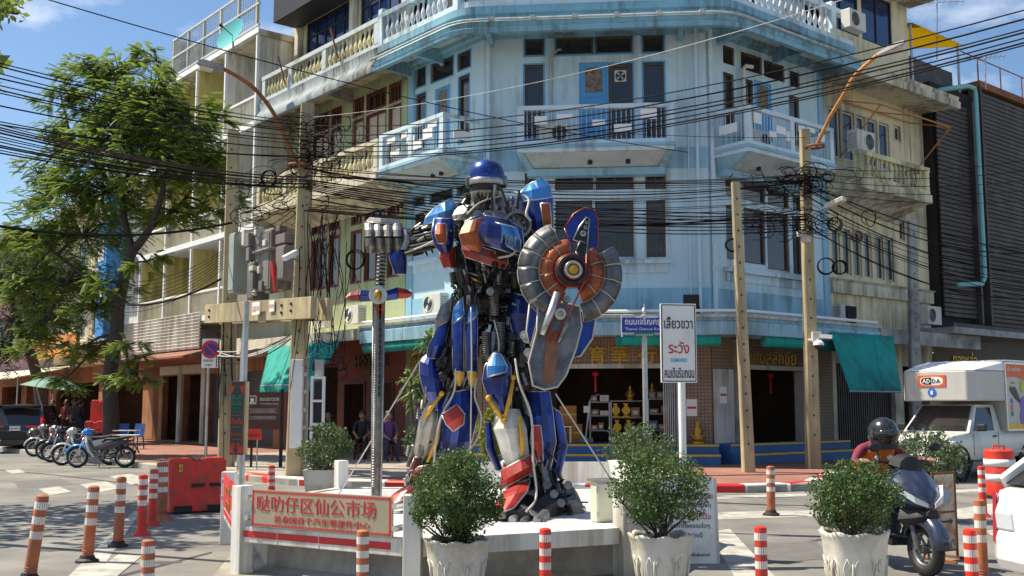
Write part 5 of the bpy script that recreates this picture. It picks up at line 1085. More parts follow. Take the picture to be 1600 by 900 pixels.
# ---- image-left arm, fist and sword
shell([(620, 384, 12, 11.95, .06), (622, 405, 13, 11.93, .07), (626, 428, 8, 11.98, .04)], s_blue, 'forearm_plate')
for k in range(6): MB().cyl(S(690 - k * 3, 358 + k * 6, 11.85), S(632 - k, 372 + k * 5, 11.95), .013 + .004 * (k % 3), n=7).build('forearm_rod', (s_sil, s_mid, s_drk)[k % 3], ro_, smooth='auto')
fp = MB().ball(S(603, 362, 12.1), .17, 14, 10, (1.25, .85, .9)); fist = fp.build('hand', s_drk, ro_, smooth=True)
for k, px in enumerate((578, 592, 606, 620)):
    w = 7 if k < 3 else 6
    shell([(px, 350, w, 12.0, .05), (px, 360, w, 11.88, .07), (px, 370, w, 11.84, .07)], s_fin, 'finger', th=.03, rim=None, parent=fist)
    shell([(px + .5, 372, w - .5, 11.84, .06), (px + 1, 384, w - .8, 11.86, .07), (px + 1, 394, w - 2, 11.94, .05)], s_mid, 'fingertip', th=.03, rim=None, parent=fist)
shell([(632, 360, 6, 11.98, .05), (634, 375, 7, 11.92, .06), (628, 390, 6, 11.9, .05)], s_sil, 'thumb', th=.03, rim=None, parent=fist)
shell([(600, 343, 22, 12.1, .12, 2), (600, 349, 28, 12.02, .12, 2)], s_mid, 'knuckle_guard', th=.03, parent=fist)
SY = 12.0
sw = thing('sword', 'tall dark steel sword held upright by the robot statue with its point on the deck', 'sword', (S(588, 783, SY).x, SY, DZ))
a, b = S(599, 350, SY), S(593, 456, SY); MB().cyl(a, b, .05, n=8).build('grip', s_mid, sw, smooth='auto'); gr = MB()
for k in range(18): q = a + (b - a) * (k / 18); gr.ring(q, b - a, .05, .012, 10, 4)
gr.build('grip_wrap', s_drk, sw)
tip = S(588, 783, SY); tip.z = DZ + .005; q0 = S(592, 470, SY); dd_ = (tip - q0); 
def bl(t, hw, hd): c = q0 + dd_ * t; return [c + V((-hw, 0, 0)), c + V((-hw * .35, -hd, 0)), c + V((hw * .35, -hd, 0)), c + V((hw, 0, 0)), c + V((hw * .35, hd, 0)), c + V((-hw * .35, hd, 0))]
MB().loft([bl(0, .062, .03), bl(.3, .06, .03), (bl(.7, .056, .028)), bl(.94, .05, .022), bl(1, .008, .006)]).build('blade', s_mid, sw)
for s_ in (-1, 1): MB().tube([q0 + V((.062 * s_, 0, 0)), q0 + dd_ * .7 + V((.056 * s_, 0, 0)), q0 + dd_ * .94 + V((.05 * s_, 0, 0)), tip], .012, 6).build('blade_edge', s_sil, sw, smooth=True)
ch = MB()
for k in range(70): c = q0 + dd_ * (.02 + k * .0125); ch.ring(c + V((-.028, -.034, 0)), (0, 1, 0), .014, .005, 8, 4)
ch.build('chain_inlay', s_sil, sw)
fu = MB()
for k in range(16): c = q0 + dd_ * (.03 + k * .028); fu.box(c + V((.022, -.034, 0)), (.026, .012, .055))
fu.build('fuller_plates', s_drk, sw)
for s_ in (-1, 1):
    e = S(592 + 52 * s_, 463 - 3 * s_, SY); m0 = S(592 + 8 * s_, 463, SY); mm = S(592 + 30 * s_, 460 - 2 * s_, SY)
    MB().loft([[c + V((0, y, z)) for y, z in ((-.05, 0), (0, h), (.05, 0), (0, -h))] for c, h in ((m0, .06), (mm, .075))]).build('guard_wing', s_blue, sw, bevel=.008)
    MB().loft([[c + V((0, y, z)) for y, z in ((-.045, 0), (0, h), (.045, 0), (0, -h))] for c, h in ((mm + V((.002 * s_, 0, 0)), .07), (S(592 + 44 * s_, 461 - 2 * s_, SY), .055), (e, .025))]).build('guard_tip', s_red, sw, bevel=.008)
gc = S(592, 462, SY) + V((0, -.05, 0)); MB().lathe([(.0, 0), (.105, 0), (.105, .03), (.085, .035), (.085, .02), (.0, .02)], gc, 22, (0, -1, 0)).build('guard_disc', s_sil, sw, smooth='auto')
MB().ball(gc + V((0, -.04, 0)), .05, 12, 8, (.9, .7, 1.2)).build('guard_boss', m_gold, sw, smooth=True); MB().prism([S(585, 476, SY) + V((0, -.04, 0)), S(602, 476, SY) + V((0, -.04, 0)), S(600, 492, SY) + V((0, -.04, 0)), S(593, 500, SY) + V((0, -.04, 0))], (0, .03, 0)).build('blade_collar', s_or, sw)
# ---- shield on the other arm
sc_ = S(893, 425, 11.25); shd = thing('shield', 'round rust red and grey segmented shield on the robot statue arm', 'shield', sc_)
sn = V((.12, -.985, .12)).normalized(); sx = V((1, .12, 0)).normalized(); sx = (sx - sn * sx.dot(sn)).normalized(); sy = sn.cross(sx) * -1
if sy.z < 0: sy = -sy
k_ = 11.25 / 1655
def sp(ax_, r, h=0.): return sc_ + (sx * math.cos(ax_) + sy * math.sin(ax_)) * r * k_ + sn * h
def sector(a0, a1, r0, r1, h0, h1, m, name, n=6):
    G = [[sp(a0 + (a1 - a0) * i / n, r, h) for i in range(n + 1)] for r, h in ((r0, h0), ((r0 + r1) / 2, max(h0, h1) + .012), (r1, h1))]
    mb = MB(); mb.loft(G, closed=False); o = mb.build(name, m, shd, smooth=True, fix=False); s = o.modifiers.new('solid', 'SOLIDIFY'); s.thickness = .02; s.offset = 0
    e = G[0] + [G[1][-1]] + G[2][::-1] + [G[1][0], G[0][0]]; MB().tube(e, .009, 5).build('plate_rim', s_hose if name == 'outer_segment' else s_sil, o, smooth=True); return o
R_ = math.radians
g0 = mat('shield_grey_paint', (.17, .165, .165), .4, metal=.65, var=.4, scale=6, dirt=.4, dcol=(.05, .05, .055), dscale=4)
for a0, a1, n in ((112, 238, 6), (-78, 33, 5)):
    for k in range(n): sector(R_(a0 + (a1 - a0) * k / n + .8), R_(a0 + (a1 - a0) * (k + 1) / n - .8), 54, 85 - (3 if n == 5 else 0), .02, -.03, g0, 'outer_segment')
for a0, a1, n in ((95, 250, 5), (-75, 50, 4)):
    for k in range(n): sector(R_(a0 + (a1 - a0) * k / n + 1), R_(a0 + (a1 - a0) * (k + 1) / n - 1), 27, 52, .05, .03, s_or, 'inner_segment')
for r, h, m, rr, nm in ((27, .07, s_red, .014, 'hub_ring'), (22, .085, s_drk, .035, 'hub_tyre'), (15, .10, s_red, .012, 'hub_ring'), (12, .11, s_sil, .02, 'hub_ring')): MB().ring(sc_ + sn * h, sn, r * k_, rr, 26, 8).build(nm, m, shd, smooth=True)
MB().lathe([(.19, .0), (.19, .06), (.09, .07), (.09, .05), (0, .05)], sc_, 22, sn).build('hub_plate', s_drk, shd, smooth='auto'); MB().lathe([(.0, .14), (.03, .135), (.055, .12), (.06, .08)][::-1], sc_, 14, sn).build('hub_cap', m_gold, shd, smooth='auto')
def pplate(pts, m, name, h=.02, th=.03, rim=None):
    P_ = [sc_ + sx * ((px - 893) * k_) + sy * ((425 - py) * k_) + sn * h for px, py in pts]; o = MB().prism(P_, -sn * th).build(name, m, shd)
    if rim: MB().tube(P_ + [P_[0]], .011, 5).build('plate_rim', rim, o, smooth=True)
    return o
pplate([(884, 352), (900, 328), (918, 317), (932, 320), (939, 335), (938, 375), (934, 392), (912, 378), (893, 375)], s_blue, 'upper_blade', -.02, .04, s_red)
pplate([(897, 372), (908, 350), (920, 334), (925, 336), (922, 356), (920, 380)], s_drk, 'blade_slot', .0, .02, s_sil)
for px, py, r in ((913, 362, .028), (917, 352, .018), (919, 344, .014)): MB().lathe([(r, 0), (r * 1.2, .02), (r * .6, .022), (r * .6, .0)], sc_ + sx * ((px - 893) * k_) + sy * ((425 - py) * k_) + sn * .004, 12, sn).build('blade_stud', s_sil, shd)
pplate([(898, 395), (906, 378), (918, 382), (914, 402), (906, 408)], s_drk, 'clamp', .09, .06, s_mid)
pplate([(838, 478), (862, 472), (905, 480), (907, 512), (897, 548), (880, 590), (866, 608), (846, 612), (828, 606), (822, 570), (836, 520)], g0, 'lower_blade', -.01, .05, s_hose)
pplate([(852, 520), (872, 520), (862, 600), (842, 606)], mat('shield_rust_stripe', (.25, .10, .05), .55, metal=.3, var=.3, scale=8), 'blade_stripe', .005, .02)
pplate([(898, 490), (934, 484), (925, 530), (905, 558), (890, 562)], s_blue, 'side_fin', -.05, .03, s_hose); pplate([(826, 475), (842, 470), (838, 500), (826, 545), (820, 520)], s_blue, 'side_fin', -.04, .03, s_hose)
def on(px, py, h): return sc_ + sx * ((px - 893) * k_) + sy * ((425 - py) * k_) + sn * h
MB().tube([on(868, 462, .08), on(852, 505, .06), on(843, 528, .04)], [.045, .04, .03], 9).build('ram_cylinder', s_sil, shd, smooth=True); MB().tube([on(884, 500, .07), on(878, 520, .05), on(868, 540, .03)], [.03, .03, .02], 8).build('ram_cylinder', s_mid, shd, smooth=True)
MB().lathe([(.0, 0), (.06, 0), (.06, .05), (.035, .055), (.035, .02), (0, .02)], on(872, 495, .02), 16, sn).build('valve_ring', s_hose, shd, smooth='auto'); MB().lathe([(.0, 0), (.04, 0), (.04, .06), (0, .06)], on(882, 472, .03), 12, sn).build('valve_stub', s_mid, shd, smooth='auto')
MB().tube([on(915, 400, .12), on(912, 440, .1), on(893, 480, .08), on(870, 520, .05), on(856, 540, .03), on(853, 530, .04), on(862, 490, .07), on(880, 462, .09)], .011, 6).build('red_cable', s_red, shd, smooth=True)
# ---- hanging conduits
hose([(795, 298, 11.8), (825, 310, 11.7), (822, 335, 11.6), (830, 345, 11.6)]); hose([(770, 425, 11.6), (775, 405, 11.55), (800, 398, 11.5), (812, 380, 11.5)]); hose([(736, 480, 11.6), (737, 560, 11.55), (736, 640, 11.55), (735, 706, 11.7)], .009)
hose([(805, 560, 11.45), (812, 600, 11.35), (830, 650, 11.35), (833, 720, 11.3), (838, 775, 11.2), (822, 800, 10.95)]); hose([(712, 560, 11.7), (710, 610, 11.7), (690, 650, 11.7), (680, 700, 11.8), (678, 730, 11.9)]); hose([(745, 590, 11.7), (742, 620, 11.65), (752, 650, 11.7), (748, 680, 11.75), (736, 700, 11.75)], .011)
hose([(632, 395, 11.9), (660, 385, 11.8), (690, 370, 11.7), (705, 360, 11.65)], .011); hose([(772, 500, 11.65), (780, 540, 11.6), (772, 580, 11.6), (765, 620, 11.6)], .010); hose([(730, 335, 11.6), (745, 320, 11.65), (762, 312, 11.7), (790, 305, 11.75)], .010)
for px, py, n in ((772, 450, 14), (782, 505, 16), (760, 520, 12)):
    sp2 = MB()
    for q in range(n): sp2.ring(S(px, py + q * 3.2, 11.68), (0.1, 0, 1), .05, .010, 12, 5)
    sp2.build('coil_spring', s_mid, ro_, smooth=True)
for px, py in ((828, 528), (834, 555)):
    MB().lathe([(.0, .0), (.07, .0), (.075, .05), (.05, .06), (.05, .14), (.035, .15), (0, .15)], S(px, py, 11.62), 12, (-.5, -.8, .2)).build('turbo_housing', s_pale, ro_, smooth='auto')
# ================================================================== planting
lf_top = leafmat('topiary_leaf', (.03, .07, .02), (.14, .22, .06), .3, 9)
lf_fine = leafmat('fine_grey_green_leaf', (.05, .085, .035), (.16, .22, .09), .3, 8)
lf_tree = leafmat('feathery_tree_leaf', (.09, .155, .025), (.28, .36, .06), .48, 1.1)
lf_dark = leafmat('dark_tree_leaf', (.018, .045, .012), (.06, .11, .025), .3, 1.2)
lf_strap = leafmat('strap_leaf', (.05, .12, .025), (.22, .30, .07), .35, 5)
lf_yel = leafmat('yellow_green_leaf', (.12, .15, .02), (.32, .32, .05), .35, 6)
LEAF = ([(0, 0, 0), (.5, .28, .06), (1, 0, 0), (.5, -.28, .06)], [(0, 1, 2, 3)])
def ball_leaves(c, rx, rz, N, size, shell=.45, seed=0, ry=None, lumps=44):
    """leaf positions in lumps through the outer part of a crown: uneven outline, gaps"""
    rg = np.random.default_rng(seed); d = rg.normal(size=(lumps, 3)); d /= np.linalg.norm(d, axis=1)[:, None]; lr = rg.uniform(.55, .97, lumps); lc = d * lr[:, None]
    k = rg.integers(0, lumps, N); p = lc[k] + rg.normal(size=(N, 3)) * .17; r = np.linalg.norm(p, axis=1); p *= (np.minimum(r, 1.06 + .08 * rg.random(N)) / r)[:, None]
    return np.array(c) + p * np.array([rx, ry or rx, rz])
def potted(kind, px, Y, rim_y, rim_w, bush, label, leaf, N, seed, lsize=.03, fine=False):
    s = Y / 1655; X = at(px, rim_y, Y).x; R = rim_w / 2 * s; zr = at(px, rim_y, Y).z
    t = thing('potted_bush', label, 'potted plant', (X, Y, 0), group='potted bushes round the statue'); c0 = V((X, Y, 0)); mb = MB(); n = 40; rows = []
    if kind == 'round':
        prof = [(.66, 0), (.72, .04), (.78, .12), (.9, .4), (1.0, .72), (1.02, .86), (1.08, .94), (1.12, 1.0), (1.02, 1.0), (.94, .94), (.9, .8)]
        for f, z in prof:
            row = []
            for k in range(n):
                a = 2 * math.pi * k / n; w = 1 + (.045 * math.cos(8 * a) if z > .85 else .03 * math.cos(8 * a) * (1 if .1 < z < .8 else .3)); row.append(c0 + V((math.cos(a) * R / 1.1 * f * w, math.sin(a) * R / 1.1 * f * w, zr * z + (.012 * math.cos(8 * a) if z > .9 else 0))))
            rows.append(row)
        mb.loft(rows, cap=False); mb.add(rows[0], [tuple(range(n))[::-1]]); pot = mb.build('pot', m_pot, t, smooth=True)
        for k in range(8):      # acanthus scrolls and a mask-like relief, cast into the pot
            a = 2 * math.pi * (k + .5) / 8; d = V((math.cos(a), math.sin(a), 0)); tv = V((-d.y, d.x, 0))
            def q(u, v): f = .80 + .27 * v; return c0 + d * (R / 1.1 * f * (1.0 - u * u * 1.2)) + tv * (R * u) + V((0, 0, zr * (.08 + .75 * v)))
            for s_ in (-1, 1): MB().tube([q(.02 * s_, .1), q(.2 * s_, .35), q(.26 * s_, .62), q(.15 * s_, .78), q(.07 * s_, .66), q(.13 * s_, .56)], [.004, .009, .010, .008, .006, .004], 6).build('relief_scroll', m_pot, pot, smooth=True)
            MB().tube([q(0, .2), q(0, .5), q(0, .7)], [.006, .013, .005], 6).build('relief_stem', m_pot, pot, smooth=True); MB().tube([q(-.12, .28), q(0, .22), q(.12, .28)], [.006, .016, .006], 6).build('relief_leaf', m_pot, pot, smooth=True)
        MB().lathe([(R * .8, zr * .9), (0, zr * .93)], c0, 20).build('soil', m_soil, t)
    else:
        MB().loft([[c0 + V((x * R * f, y * R * f, zr * z)) for x, y in ((-1, -1), (1, -1), (1, 1), (-1, 1))] for f, z in ((.85, 0), (1, 1), (.9, 1), (.88, .9))], cap=False).build('pot', m_pot, t); MB().quad(*[c0 + V((x * R * .88, y * R * .88, zr * .92)) for x, y in ((-1, -1), (1, -1), (1, 1), (-1, 1))]).build('soil', m_soil, t)
    bx, by, brx, brz = bush; bc = at(bx, by, Y); rx, rz = brx * s, brz * s; rg = random.Random(seed)
    P_ = ball_leaves(bc, rx, rz, N, lsize, seed=seed)
    sc = lsize * RNG.uniform(.7, 1.25, N); scatter('foliage', LEAF[0], LEAF[1], rot_rand(N) * sc[:, None, None], P_, leaf, t)
    st = MB()
    for k in range(16):
        e = P_[rg.randrange(N)]; a = rg.uniform(0, 6.28); b0 = c0 + V((math.cos(a) * R * .25, math.sin(a) * R * .25, zr * .85)); m_ = b0.lerp(V(e), .5) + V((rg.uniform(-.04, .04), rg.uniform(-.04, .04), .0)); st.tube([b0, m_, V(e)], [.012, .009, .003], 5)
    st.build('stems', m_barkl if fine else m_bark, t)['kind'] = 'stuff'
    if fine:    # loose shoots poking out of the outline
        sh_ = MB(); q = []
        for k in range(34):
            a = rg.uniform(0, 6.28); el = rg.uniform(.0, 1.3); d = V((math.cos(a) * math.cos(el), math.sin(a) * math.cos(el), math.sin(el))); b0 = bc + V((d.x * rx, d.y * rx, d.z * rz)) * .8; e = b0 + d * rg.uniform(.1, .26) * (rx / .5) + V((0, 0, -.03)); sh_.tube([b0, e], [.004, .002], 4)
            for j in range(12): q.append(b0.lerp(e, j / 11))
        sh_.build('shoots', leaf, t)['kind'] = 'stuff'; q = np.array([tuple(p) for p in q]); scatter('shoot_leaves', LEAF[0], LEAF[1], rot_rand(len(q)) * lsize * 1.1, q, leaf, t)
    return t
m_pot = mat('white_cast_planter', (.66, .63, .55), .6, var=.1, scale=6, dirt=.35, dcol=(.36, .32, .22), dscale=3, bump=.1)
potted('round', 715, 9.2, 842, 100, (712, 773, 68, 65), 'clipped round bush in a white cast pot in front of the statue legs', lf_top, 15000, 1)
potted('round', 1033, 9.3, 834, 98, (1030, 762, 72, 56), 'wide clipped bush with bare stems in a white pot by the text board', lf_top, 9000, 2)
potted('round', 1335, 8.8, 829, 104, (1336, 777, 66, 53), 'loose bush in the right white pot beside the scooter', lf_top, 7500, 3, .03, True)
potted('square', 510, 20.2, 733, 62, (508, 700, 40, 34), 'wispy bush in a square white planter behind the Chinese sign panel', lf_fine, 3500, 4, .055, True)
potted('square', 1000, 16.6, 742, 60, (1000, 705, 52, 40), 'wispy light green bush behind the right platform railing', lf_fine, 4200, 5, .05, True)
potted('square', 1440, 15.2, 752, 60, (1450, 718, 50, 42), 'wispy bush in front of the white truck cab', lf_fine, 4200, 6, .045, True)
potted('square', 655, 17.6, 742, 40, (652, 690, 20, 22), 'small wispy bush beside the statue left shin', lf_fine, 1500, 7, .05, True)
potted('square', 775, 17.2, 745, 44, (772, 680, 26, 45), 'yellow green shrub seen between the statue legs', lf_yel, 2600, 8, .05, True)
# strap-leaved plant
dp = thing('dracaena_plant', 'strap-leaved green plant on tall canes left of the statue', 'potted plant', (at(655, 750, 18.2).x, 18.2, 0))
cs = MB(); lv = MB(); rg = random.Random(5); x0 = at(655, 750, 18.2).x
MB().lathe([(.2, 0), (.26, .35), (.28, .4), (.24, .4), (.22, .34)], (x0, 18.2, .0), 16).build('pot', m_pot, dp)
for px, py, n, ln in ((672, 545, 46, .42), (655, 620, 46, .42), (668, 590, 40, .38), (690, 560, 30, .36), (640, 600, 26, .34), (662, 650, 22, .34)):
    c = at(px, py, 18.2 + rg.uniform(-.2, .2)); cs.tube([V((x0 + rg.uniform(-.08, .08), 18.2, .3)), V(((c.x + x0) / 2, c.y, c.z * .55)), c], [.03, .026, .02], 6)
    for k in range(n):
        a = rg.uniform(0, 6.28); el = rg.uniform(-.3, 1.3); l = ln * rg.uniform(.7, 1.1); d = V((math.cos(a) * math.cos(el), math.sin(a) * math.cos(el), math.sin(el))); b0 = c + V((0, 0, rg.uniform(-.12, .12))); w = V((-math.sin(a), math.cos(a), 0)) * .028
        p1 = b0 + d * l * .5; p2 = b0 + d * l * .85 + V((0, 0, -l * .18)); p3 = b0 + d * l + V((0, 0, -l * .38)); lv.add([b0 - w * .4, b0 + w * .4, p1 - w, p1 + w, p2 - w * .8, p2 + w * .8, p3], [(0, 1, 3, 2), (2, 3, 5, 4), (4, 5, 6)])
cs.build('canes', m_barkl, dp); lv.build('leaves', lf_strap, dp, fix=False)
# ---- street trees
def frond(npair=10, L_=.36):
    v, f = [], []
    for k in range(npair):
        x = L_ * (.12 + .88 * k / npair); z = -.22 * (x / L_) ** 2 * L_
        for s in (-1, 1):
            l = .068 * (1 - .5 * abs(k / npair - .4)); w = .0115; i = len(v)
            v += [(x - w, 0, z), (x + w, 0, z), (x + w + .03, s * l, z - .03), (x - w + .03, s * l, z - .03)]; f.append((i, i + 1, i + 2, i + 3))
    return v, f
def tree(name, label, base, limbs, clusters, Y, leafm, N, bark, seed, frond_t, spread=1.0, rb=.25, droop=.12, scl=1.):
    """limbs: list of px paths [(px,py,dY,r)...]; clusters: (px,py,r_px,dY)"""
    rg = np.random.default_rng(seed); t = thing(name, label, 'tree', base); tr = MB(); tips = []
    for path in limbs:
        P_ = [at(p[0], p[1], Y + p[2]) if p[0] != 'w' else V(p[1:4]) for p in path]; R_ = [p[-1] for p in path]; out, rr = [], []
        for i in range(len(P_) - 1):
            p0, p1, p2, p3 = P_[max(i - 1, 0)], P_[i], P_[i + 1], P_[min(i + 2, len(P_) - 1)]
            for k in range(4): q = k / 4; out.append(.5 * ((2 * p1) + (p2 - p0) * q + (2 * p0 - 5 * p1 + 4 * p2 - p3) * q * q + (3 * p1 - p0 - 3 * p2 + p3) * q ** 3)); rr.append(R_[i] * (1 - q) + R_[i + 1] * q)
        out.append(P_[-1]); rr.append(R_[-1]); tr.tube(out, rr, 9); tips += out[len(out) // 2:]
    tv, tf = frond_t; locs, mats = [], []; tw = MB(); tot = sum(c[2] ** 2 for c in clusters)
    for cx, cy, r, dy in clusters:
        c = np.array(at(cx, cy, Y + dy)); rad = r * Y / 1655; n = int(N * r * r / tot); sub = max(3, n // 12)
        tipn = min(tips, key=lambda q: (q - V(c)).length); tw.tube([tipn, tipn.lerp(V(c), .5) + V((0, 0, .1)), V(c)], [.05, .04, .03], 5)
        d = rg.normal(size=(sub, 3)); d /= np.linalg.norm(d, axis=1)[:, None]; sc_ = c + d * rad * rg.uniform(.35, 1.4, (sub, 1)) * np.array([1.1, .9, .62])
        for p in sc_: tw.tube([V(c), V((c + p) / 2) + V((0, 0, .12 * rad)), V(p)], [.02, .014, .006], 4)
        k = rg.integers(0, sub, n); o = rg.normal(size=(n, 3)) * rad * .11
        P_ = sc_[k] + o; out = P_ - c; az = np.arctan2(out[:, 1], out[:, 0]) + rg.normal(size=n) * .7; pit = rg.normal(size=n) * .35 + droop
        ca, sa, cp, sp_ = np.cos(az), np.sin(az), np.cos(pit), np.sin(pit); s = rg.uniform(.75, 1.25, n) * scl
        M_ = np.stack([ca * cp, -sa, ca * sp_, sa * cp, ca, sa * sp_, -sp_, 0 * ca, cp], 1).reshape(-1, 3, 3) * s[:, None, None]; locs.append(P_); mats.append(M_)
    tr.build('trunk', bark, t, smooth=True); tw.build('twigs', bark, t)['kind'] = 'stuff'; scatter('crown', tv, tf, np.concatenate(mats), np.concatenate(locs), leafm, t); return t
YT = 31.0; tb = at(174, 700, YT); tb.z = .15
tree('feathery_street_tree', 'large feathery-leaved street tree over the parked motorcycles', tb,
     [[('w', tb.x, tb.y, .1, .28), (174, 660, 0, .23), (172, 590, 0, .21), (182, 520, 0, .2), (186, 470, 0, .19), (200, 410, .1, .16), (212, 385, .1, .14)], [(212, 387, .1, .14), (232, 360, 0, .11), (248, 320, -.2, .09), (256, 285, -.3, .07), (262, 220, -.5, .04), (250, 130, -.6, .02)], [(208, 395, .1, .12), (196, 350, .3, .1), (192, 300, .4, .08), (206, 240, .6, .05), (190, 130, .8, .02)], [(186, 475, 0, .12), (165, 455, .2, .09), (130, 430, .5, .06), (80, 390, .8, .03)], [(230, 362, 0, .07), (280, 320, .5, .05), (320, 270, .8, .02)], [(192, 310, .4, .06), (150, 260, 1., .05), (110, 220, 1.4, .02)], [(178, 560, 0, .1), (200, 575, -.6, .05), (225, 600, -1.2, .02)]],
     [(185, 115, 55, .6), (150, 165, 60, 1.2), (235, 150, 60, -.5), (270, 200, 55, -.8), (120, 225, 55, 1.4), (190, 220, 70, .2), (310, 265, 48, .6), (250, 255, 60, -.8), (95, 300, 60, 1.5), (165, 300, 70, .8), (60, 370, 60, 1.6), (130, 370, 65, 1.), (270, 330, 45, .4), (335, 300, 28, .9), (100, 440, 50, .8), (40, 440, 40, 1.4), (230, 410, 24, -1.), (206, 585, 24, -1.2), (125, 545, 40, .4), (145, 485, 38, .3), (60, 530, 34, 1.), (196, 540, 20, -1.), (105, 590, 26, .4), (175, 440, 26, -.8), (226, 590, 15, -1.4), (216, 560, 16, -1.2), (95, 150, 26, 1.), (340, 180, 22, .4), (130, 105, 30, .9), (245, 95, 26, -.2), (305, 170, 30, .2), (60, 270, 30, 1.4), (320, 235, 30, .8), (290, 215, 40, 0), (330, 330, 22, .7), (215, 175, 50, .2), (70, 500, 34, 1.2)],
     YT, lf_tree, 11500, m_bark, 21, frond())
b2 = at(72, 660, 42); b2.z = .15
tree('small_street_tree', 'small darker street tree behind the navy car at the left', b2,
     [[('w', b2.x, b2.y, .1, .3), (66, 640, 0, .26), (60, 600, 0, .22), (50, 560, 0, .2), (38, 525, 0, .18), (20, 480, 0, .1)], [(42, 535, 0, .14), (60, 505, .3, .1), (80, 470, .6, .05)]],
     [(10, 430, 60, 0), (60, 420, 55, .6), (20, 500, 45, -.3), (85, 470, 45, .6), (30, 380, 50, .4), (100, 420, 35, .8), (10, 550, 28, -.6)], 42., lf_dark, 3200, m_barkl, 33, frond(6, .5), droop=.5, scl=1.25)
# tree beyond the left edge of the picture: its crown shades the road, one bough reaches the corner of the frame
tb3 = V((-13.8, 15.2, 0)); tv = [[(tb3.x, tb3.y, 0, .3), (tb3.x + .2, tb3.y, 2.5, .25), (tb3.x + .8, tb3.y + .2, 5, .2), (tb3.x + 2.2, tb3.y + .3, 7, .12)]]
t3_ = thing('shade_tree', 'leafy bough of a street tree hanging in at the top left corner', 'tree', tb3); trk = MB()
trk.tube([tb3, tb3 + V((.2, 0, 2.5)), tb3 + V((.8, .2, 4.6)), tb3 + V((2.4, .1, 6.2))], [.3, .25, .2, .1], 9); trk.tube([tb3 + V((.8, .2, 4.6)), tb3 + V((3.5, -1.5, 6.2)), at(-20, 10, 11.8), at(28, 22, 11.7)], [.14, .09, .05, .012], 7); trk.tube([tb3 + V((.6, .2, 4.)), tb3 + V((2, 2, 5.5)), tb3 + V((3, 3.5, 6.2))], [.14, .1, .04], 7)
trk.build('trunk', m_bark, t3_, smooth=True); rg = np.random.default_rng(3); cl = [((-9.8, 15.8, 7.0), 1.7, 900), ((-11.5, 14, 6.8), 2., 900), ((-10.2, 17.8, 6.8), 1.5, 700), ((-12.5, 17, 7.6), 2.2, 1000), ((-8.9, 14.2, 7.3), 1.0, 300), ((-10.6, 16.4, 8.2), 1.4, 500)]
LP = []
for c, r, n in cl:
    d = rg.normal(size=(n, 3)); d /= np.linalg.norm(d, axis=1)[:, None]; k = rg.integers(0, 16, n); l0 = rg.normal(size=(16, 3)); l0 /= np.linalg.norm(l0, axis=1)[:, None]; LP.append(np.array(c) + (l0[k] * rg.uniform(.4, .95, 16)[k][:, None] + d * .3) * np.array([r, r, r * .5]))
n = 260; q = np.array([tuple(at(x, y, 11.7 + dy)) for x, y, dy in zip(rg.normal(2, 16, n), rg.normal(6, 12, n), rg.normal(0, .25, n))]); LP.append(q); LP = np.concatenate(LP)
scatter('crown', LEAF[0], LEAF[1], rot_rand(len(LP)) * np.concatenate([np.full(len(LP) - n, .26), np.full(n, .10)])[:, None, None], LP, lf_tree, t3_)
# ================================================================== utility poles, boxes, lamps, cables
def pole(px_t, y_t, px_b, Y, w0, w1, label, holes=True, m=m_pole, tiltY=0., zb=.12):
    top = at(px_t, y_t, Y + tiltY); b = gnd(px_b, 700); b = V(((px_b - 800) / 1655 * Y, Y, zb)); t = thing('utility_pole', label, 'utility pole', b, group='concrete utility poles')
    q = lambda c, w: [c + V((x * w / 2, y * w / 2, 0)) for x, y in ((-1, -.8), (-.8, -1), (.8, -1), (1, -.8), (1, .8), (.8, 1), (-.8, 1), (-1, .8))]
    MB().loft([q(b, w1), q(top, w0)]).build('shaft', m, t); h = MB()
    if holes:
        for k in range(16):
            f = .1 + k * .056; c = b.lerp(top, f); w = w1 + (w0 - w1) * f; MB().box(c + V((0, -w / 2 - .001, 0)), (.035, .01, .05)).build('bolt_hole', m_black, t)
    return t, b, top
pA, A0, A1 = pole(365, 205, 356, 26.2, .26, .36, 'utility pole left of the grey electrical boxes')
pB, B0_, B1_ = pole(481, 163, 463, 22.8, .27, .36, 'tall utility pole wrapped in tangled cables left of the statue')
pC, C0, C1_ = pole(1149, 285, 1167, 24.0, .18, .27, 'slim pale utility pole behind the white Thai sign')
pD, D0_, D1_ = pole(1257, 203, 1268, 25.4, .22, .32, 'utility pole with cables and lamps in front of the blue right wing')
pE, E0, E1 = pole(1425, 345, 1428, 30.5, .24, .3, 'short grey utility pole behind the white truck', m=m_grey)
# transformer platform: two concrete beams on bolts between the poles, with boxes
tp = thing('transformer_platform', 'concrete cross beam with grey electrical boxes between the two left poles', 'electrical platform', at(420, 500, 24.4))
pa, pb = at(336, 492, 26.4), at(503, 482, 21.9); nn = V((-.55, -.83, 0)).normalized()
for s in (-1, 1): MB().beam(pa + nn * .24 * s, pb + nn * .24 * s, .14, .46).build('cross_beam', m_pole, tp, bevel=.01)
dv = (pb - pa).normalized()
for k, (f, dz_) in enumerate(((.05, .08), (.05, -.08), (.76, .08), (.76, -.08), (.84, .1), (.84, -.05))): MB().lathe([(.035, 0), (.035, .03), (0, .03)], pa.lerp(pb, f) + nn * .31 + V((0, 0, dz_)), 8, nn).build('bolt', m_black, tp)
m_ebox = mat('grey_electrical_box', (.20, .175, .155), .55, var=.15, dirt=.3, dcol=(.11, .1, .09), streak=True); m_egr = mat('grey_green_cabinet', (.30, .34, .30), .55, var=.1, dirt=.25, dcol=(.18, .18, .15))
Rz = Matrix.Rotation(math.atan2(dv.y, dv.x), 3, 'Z')
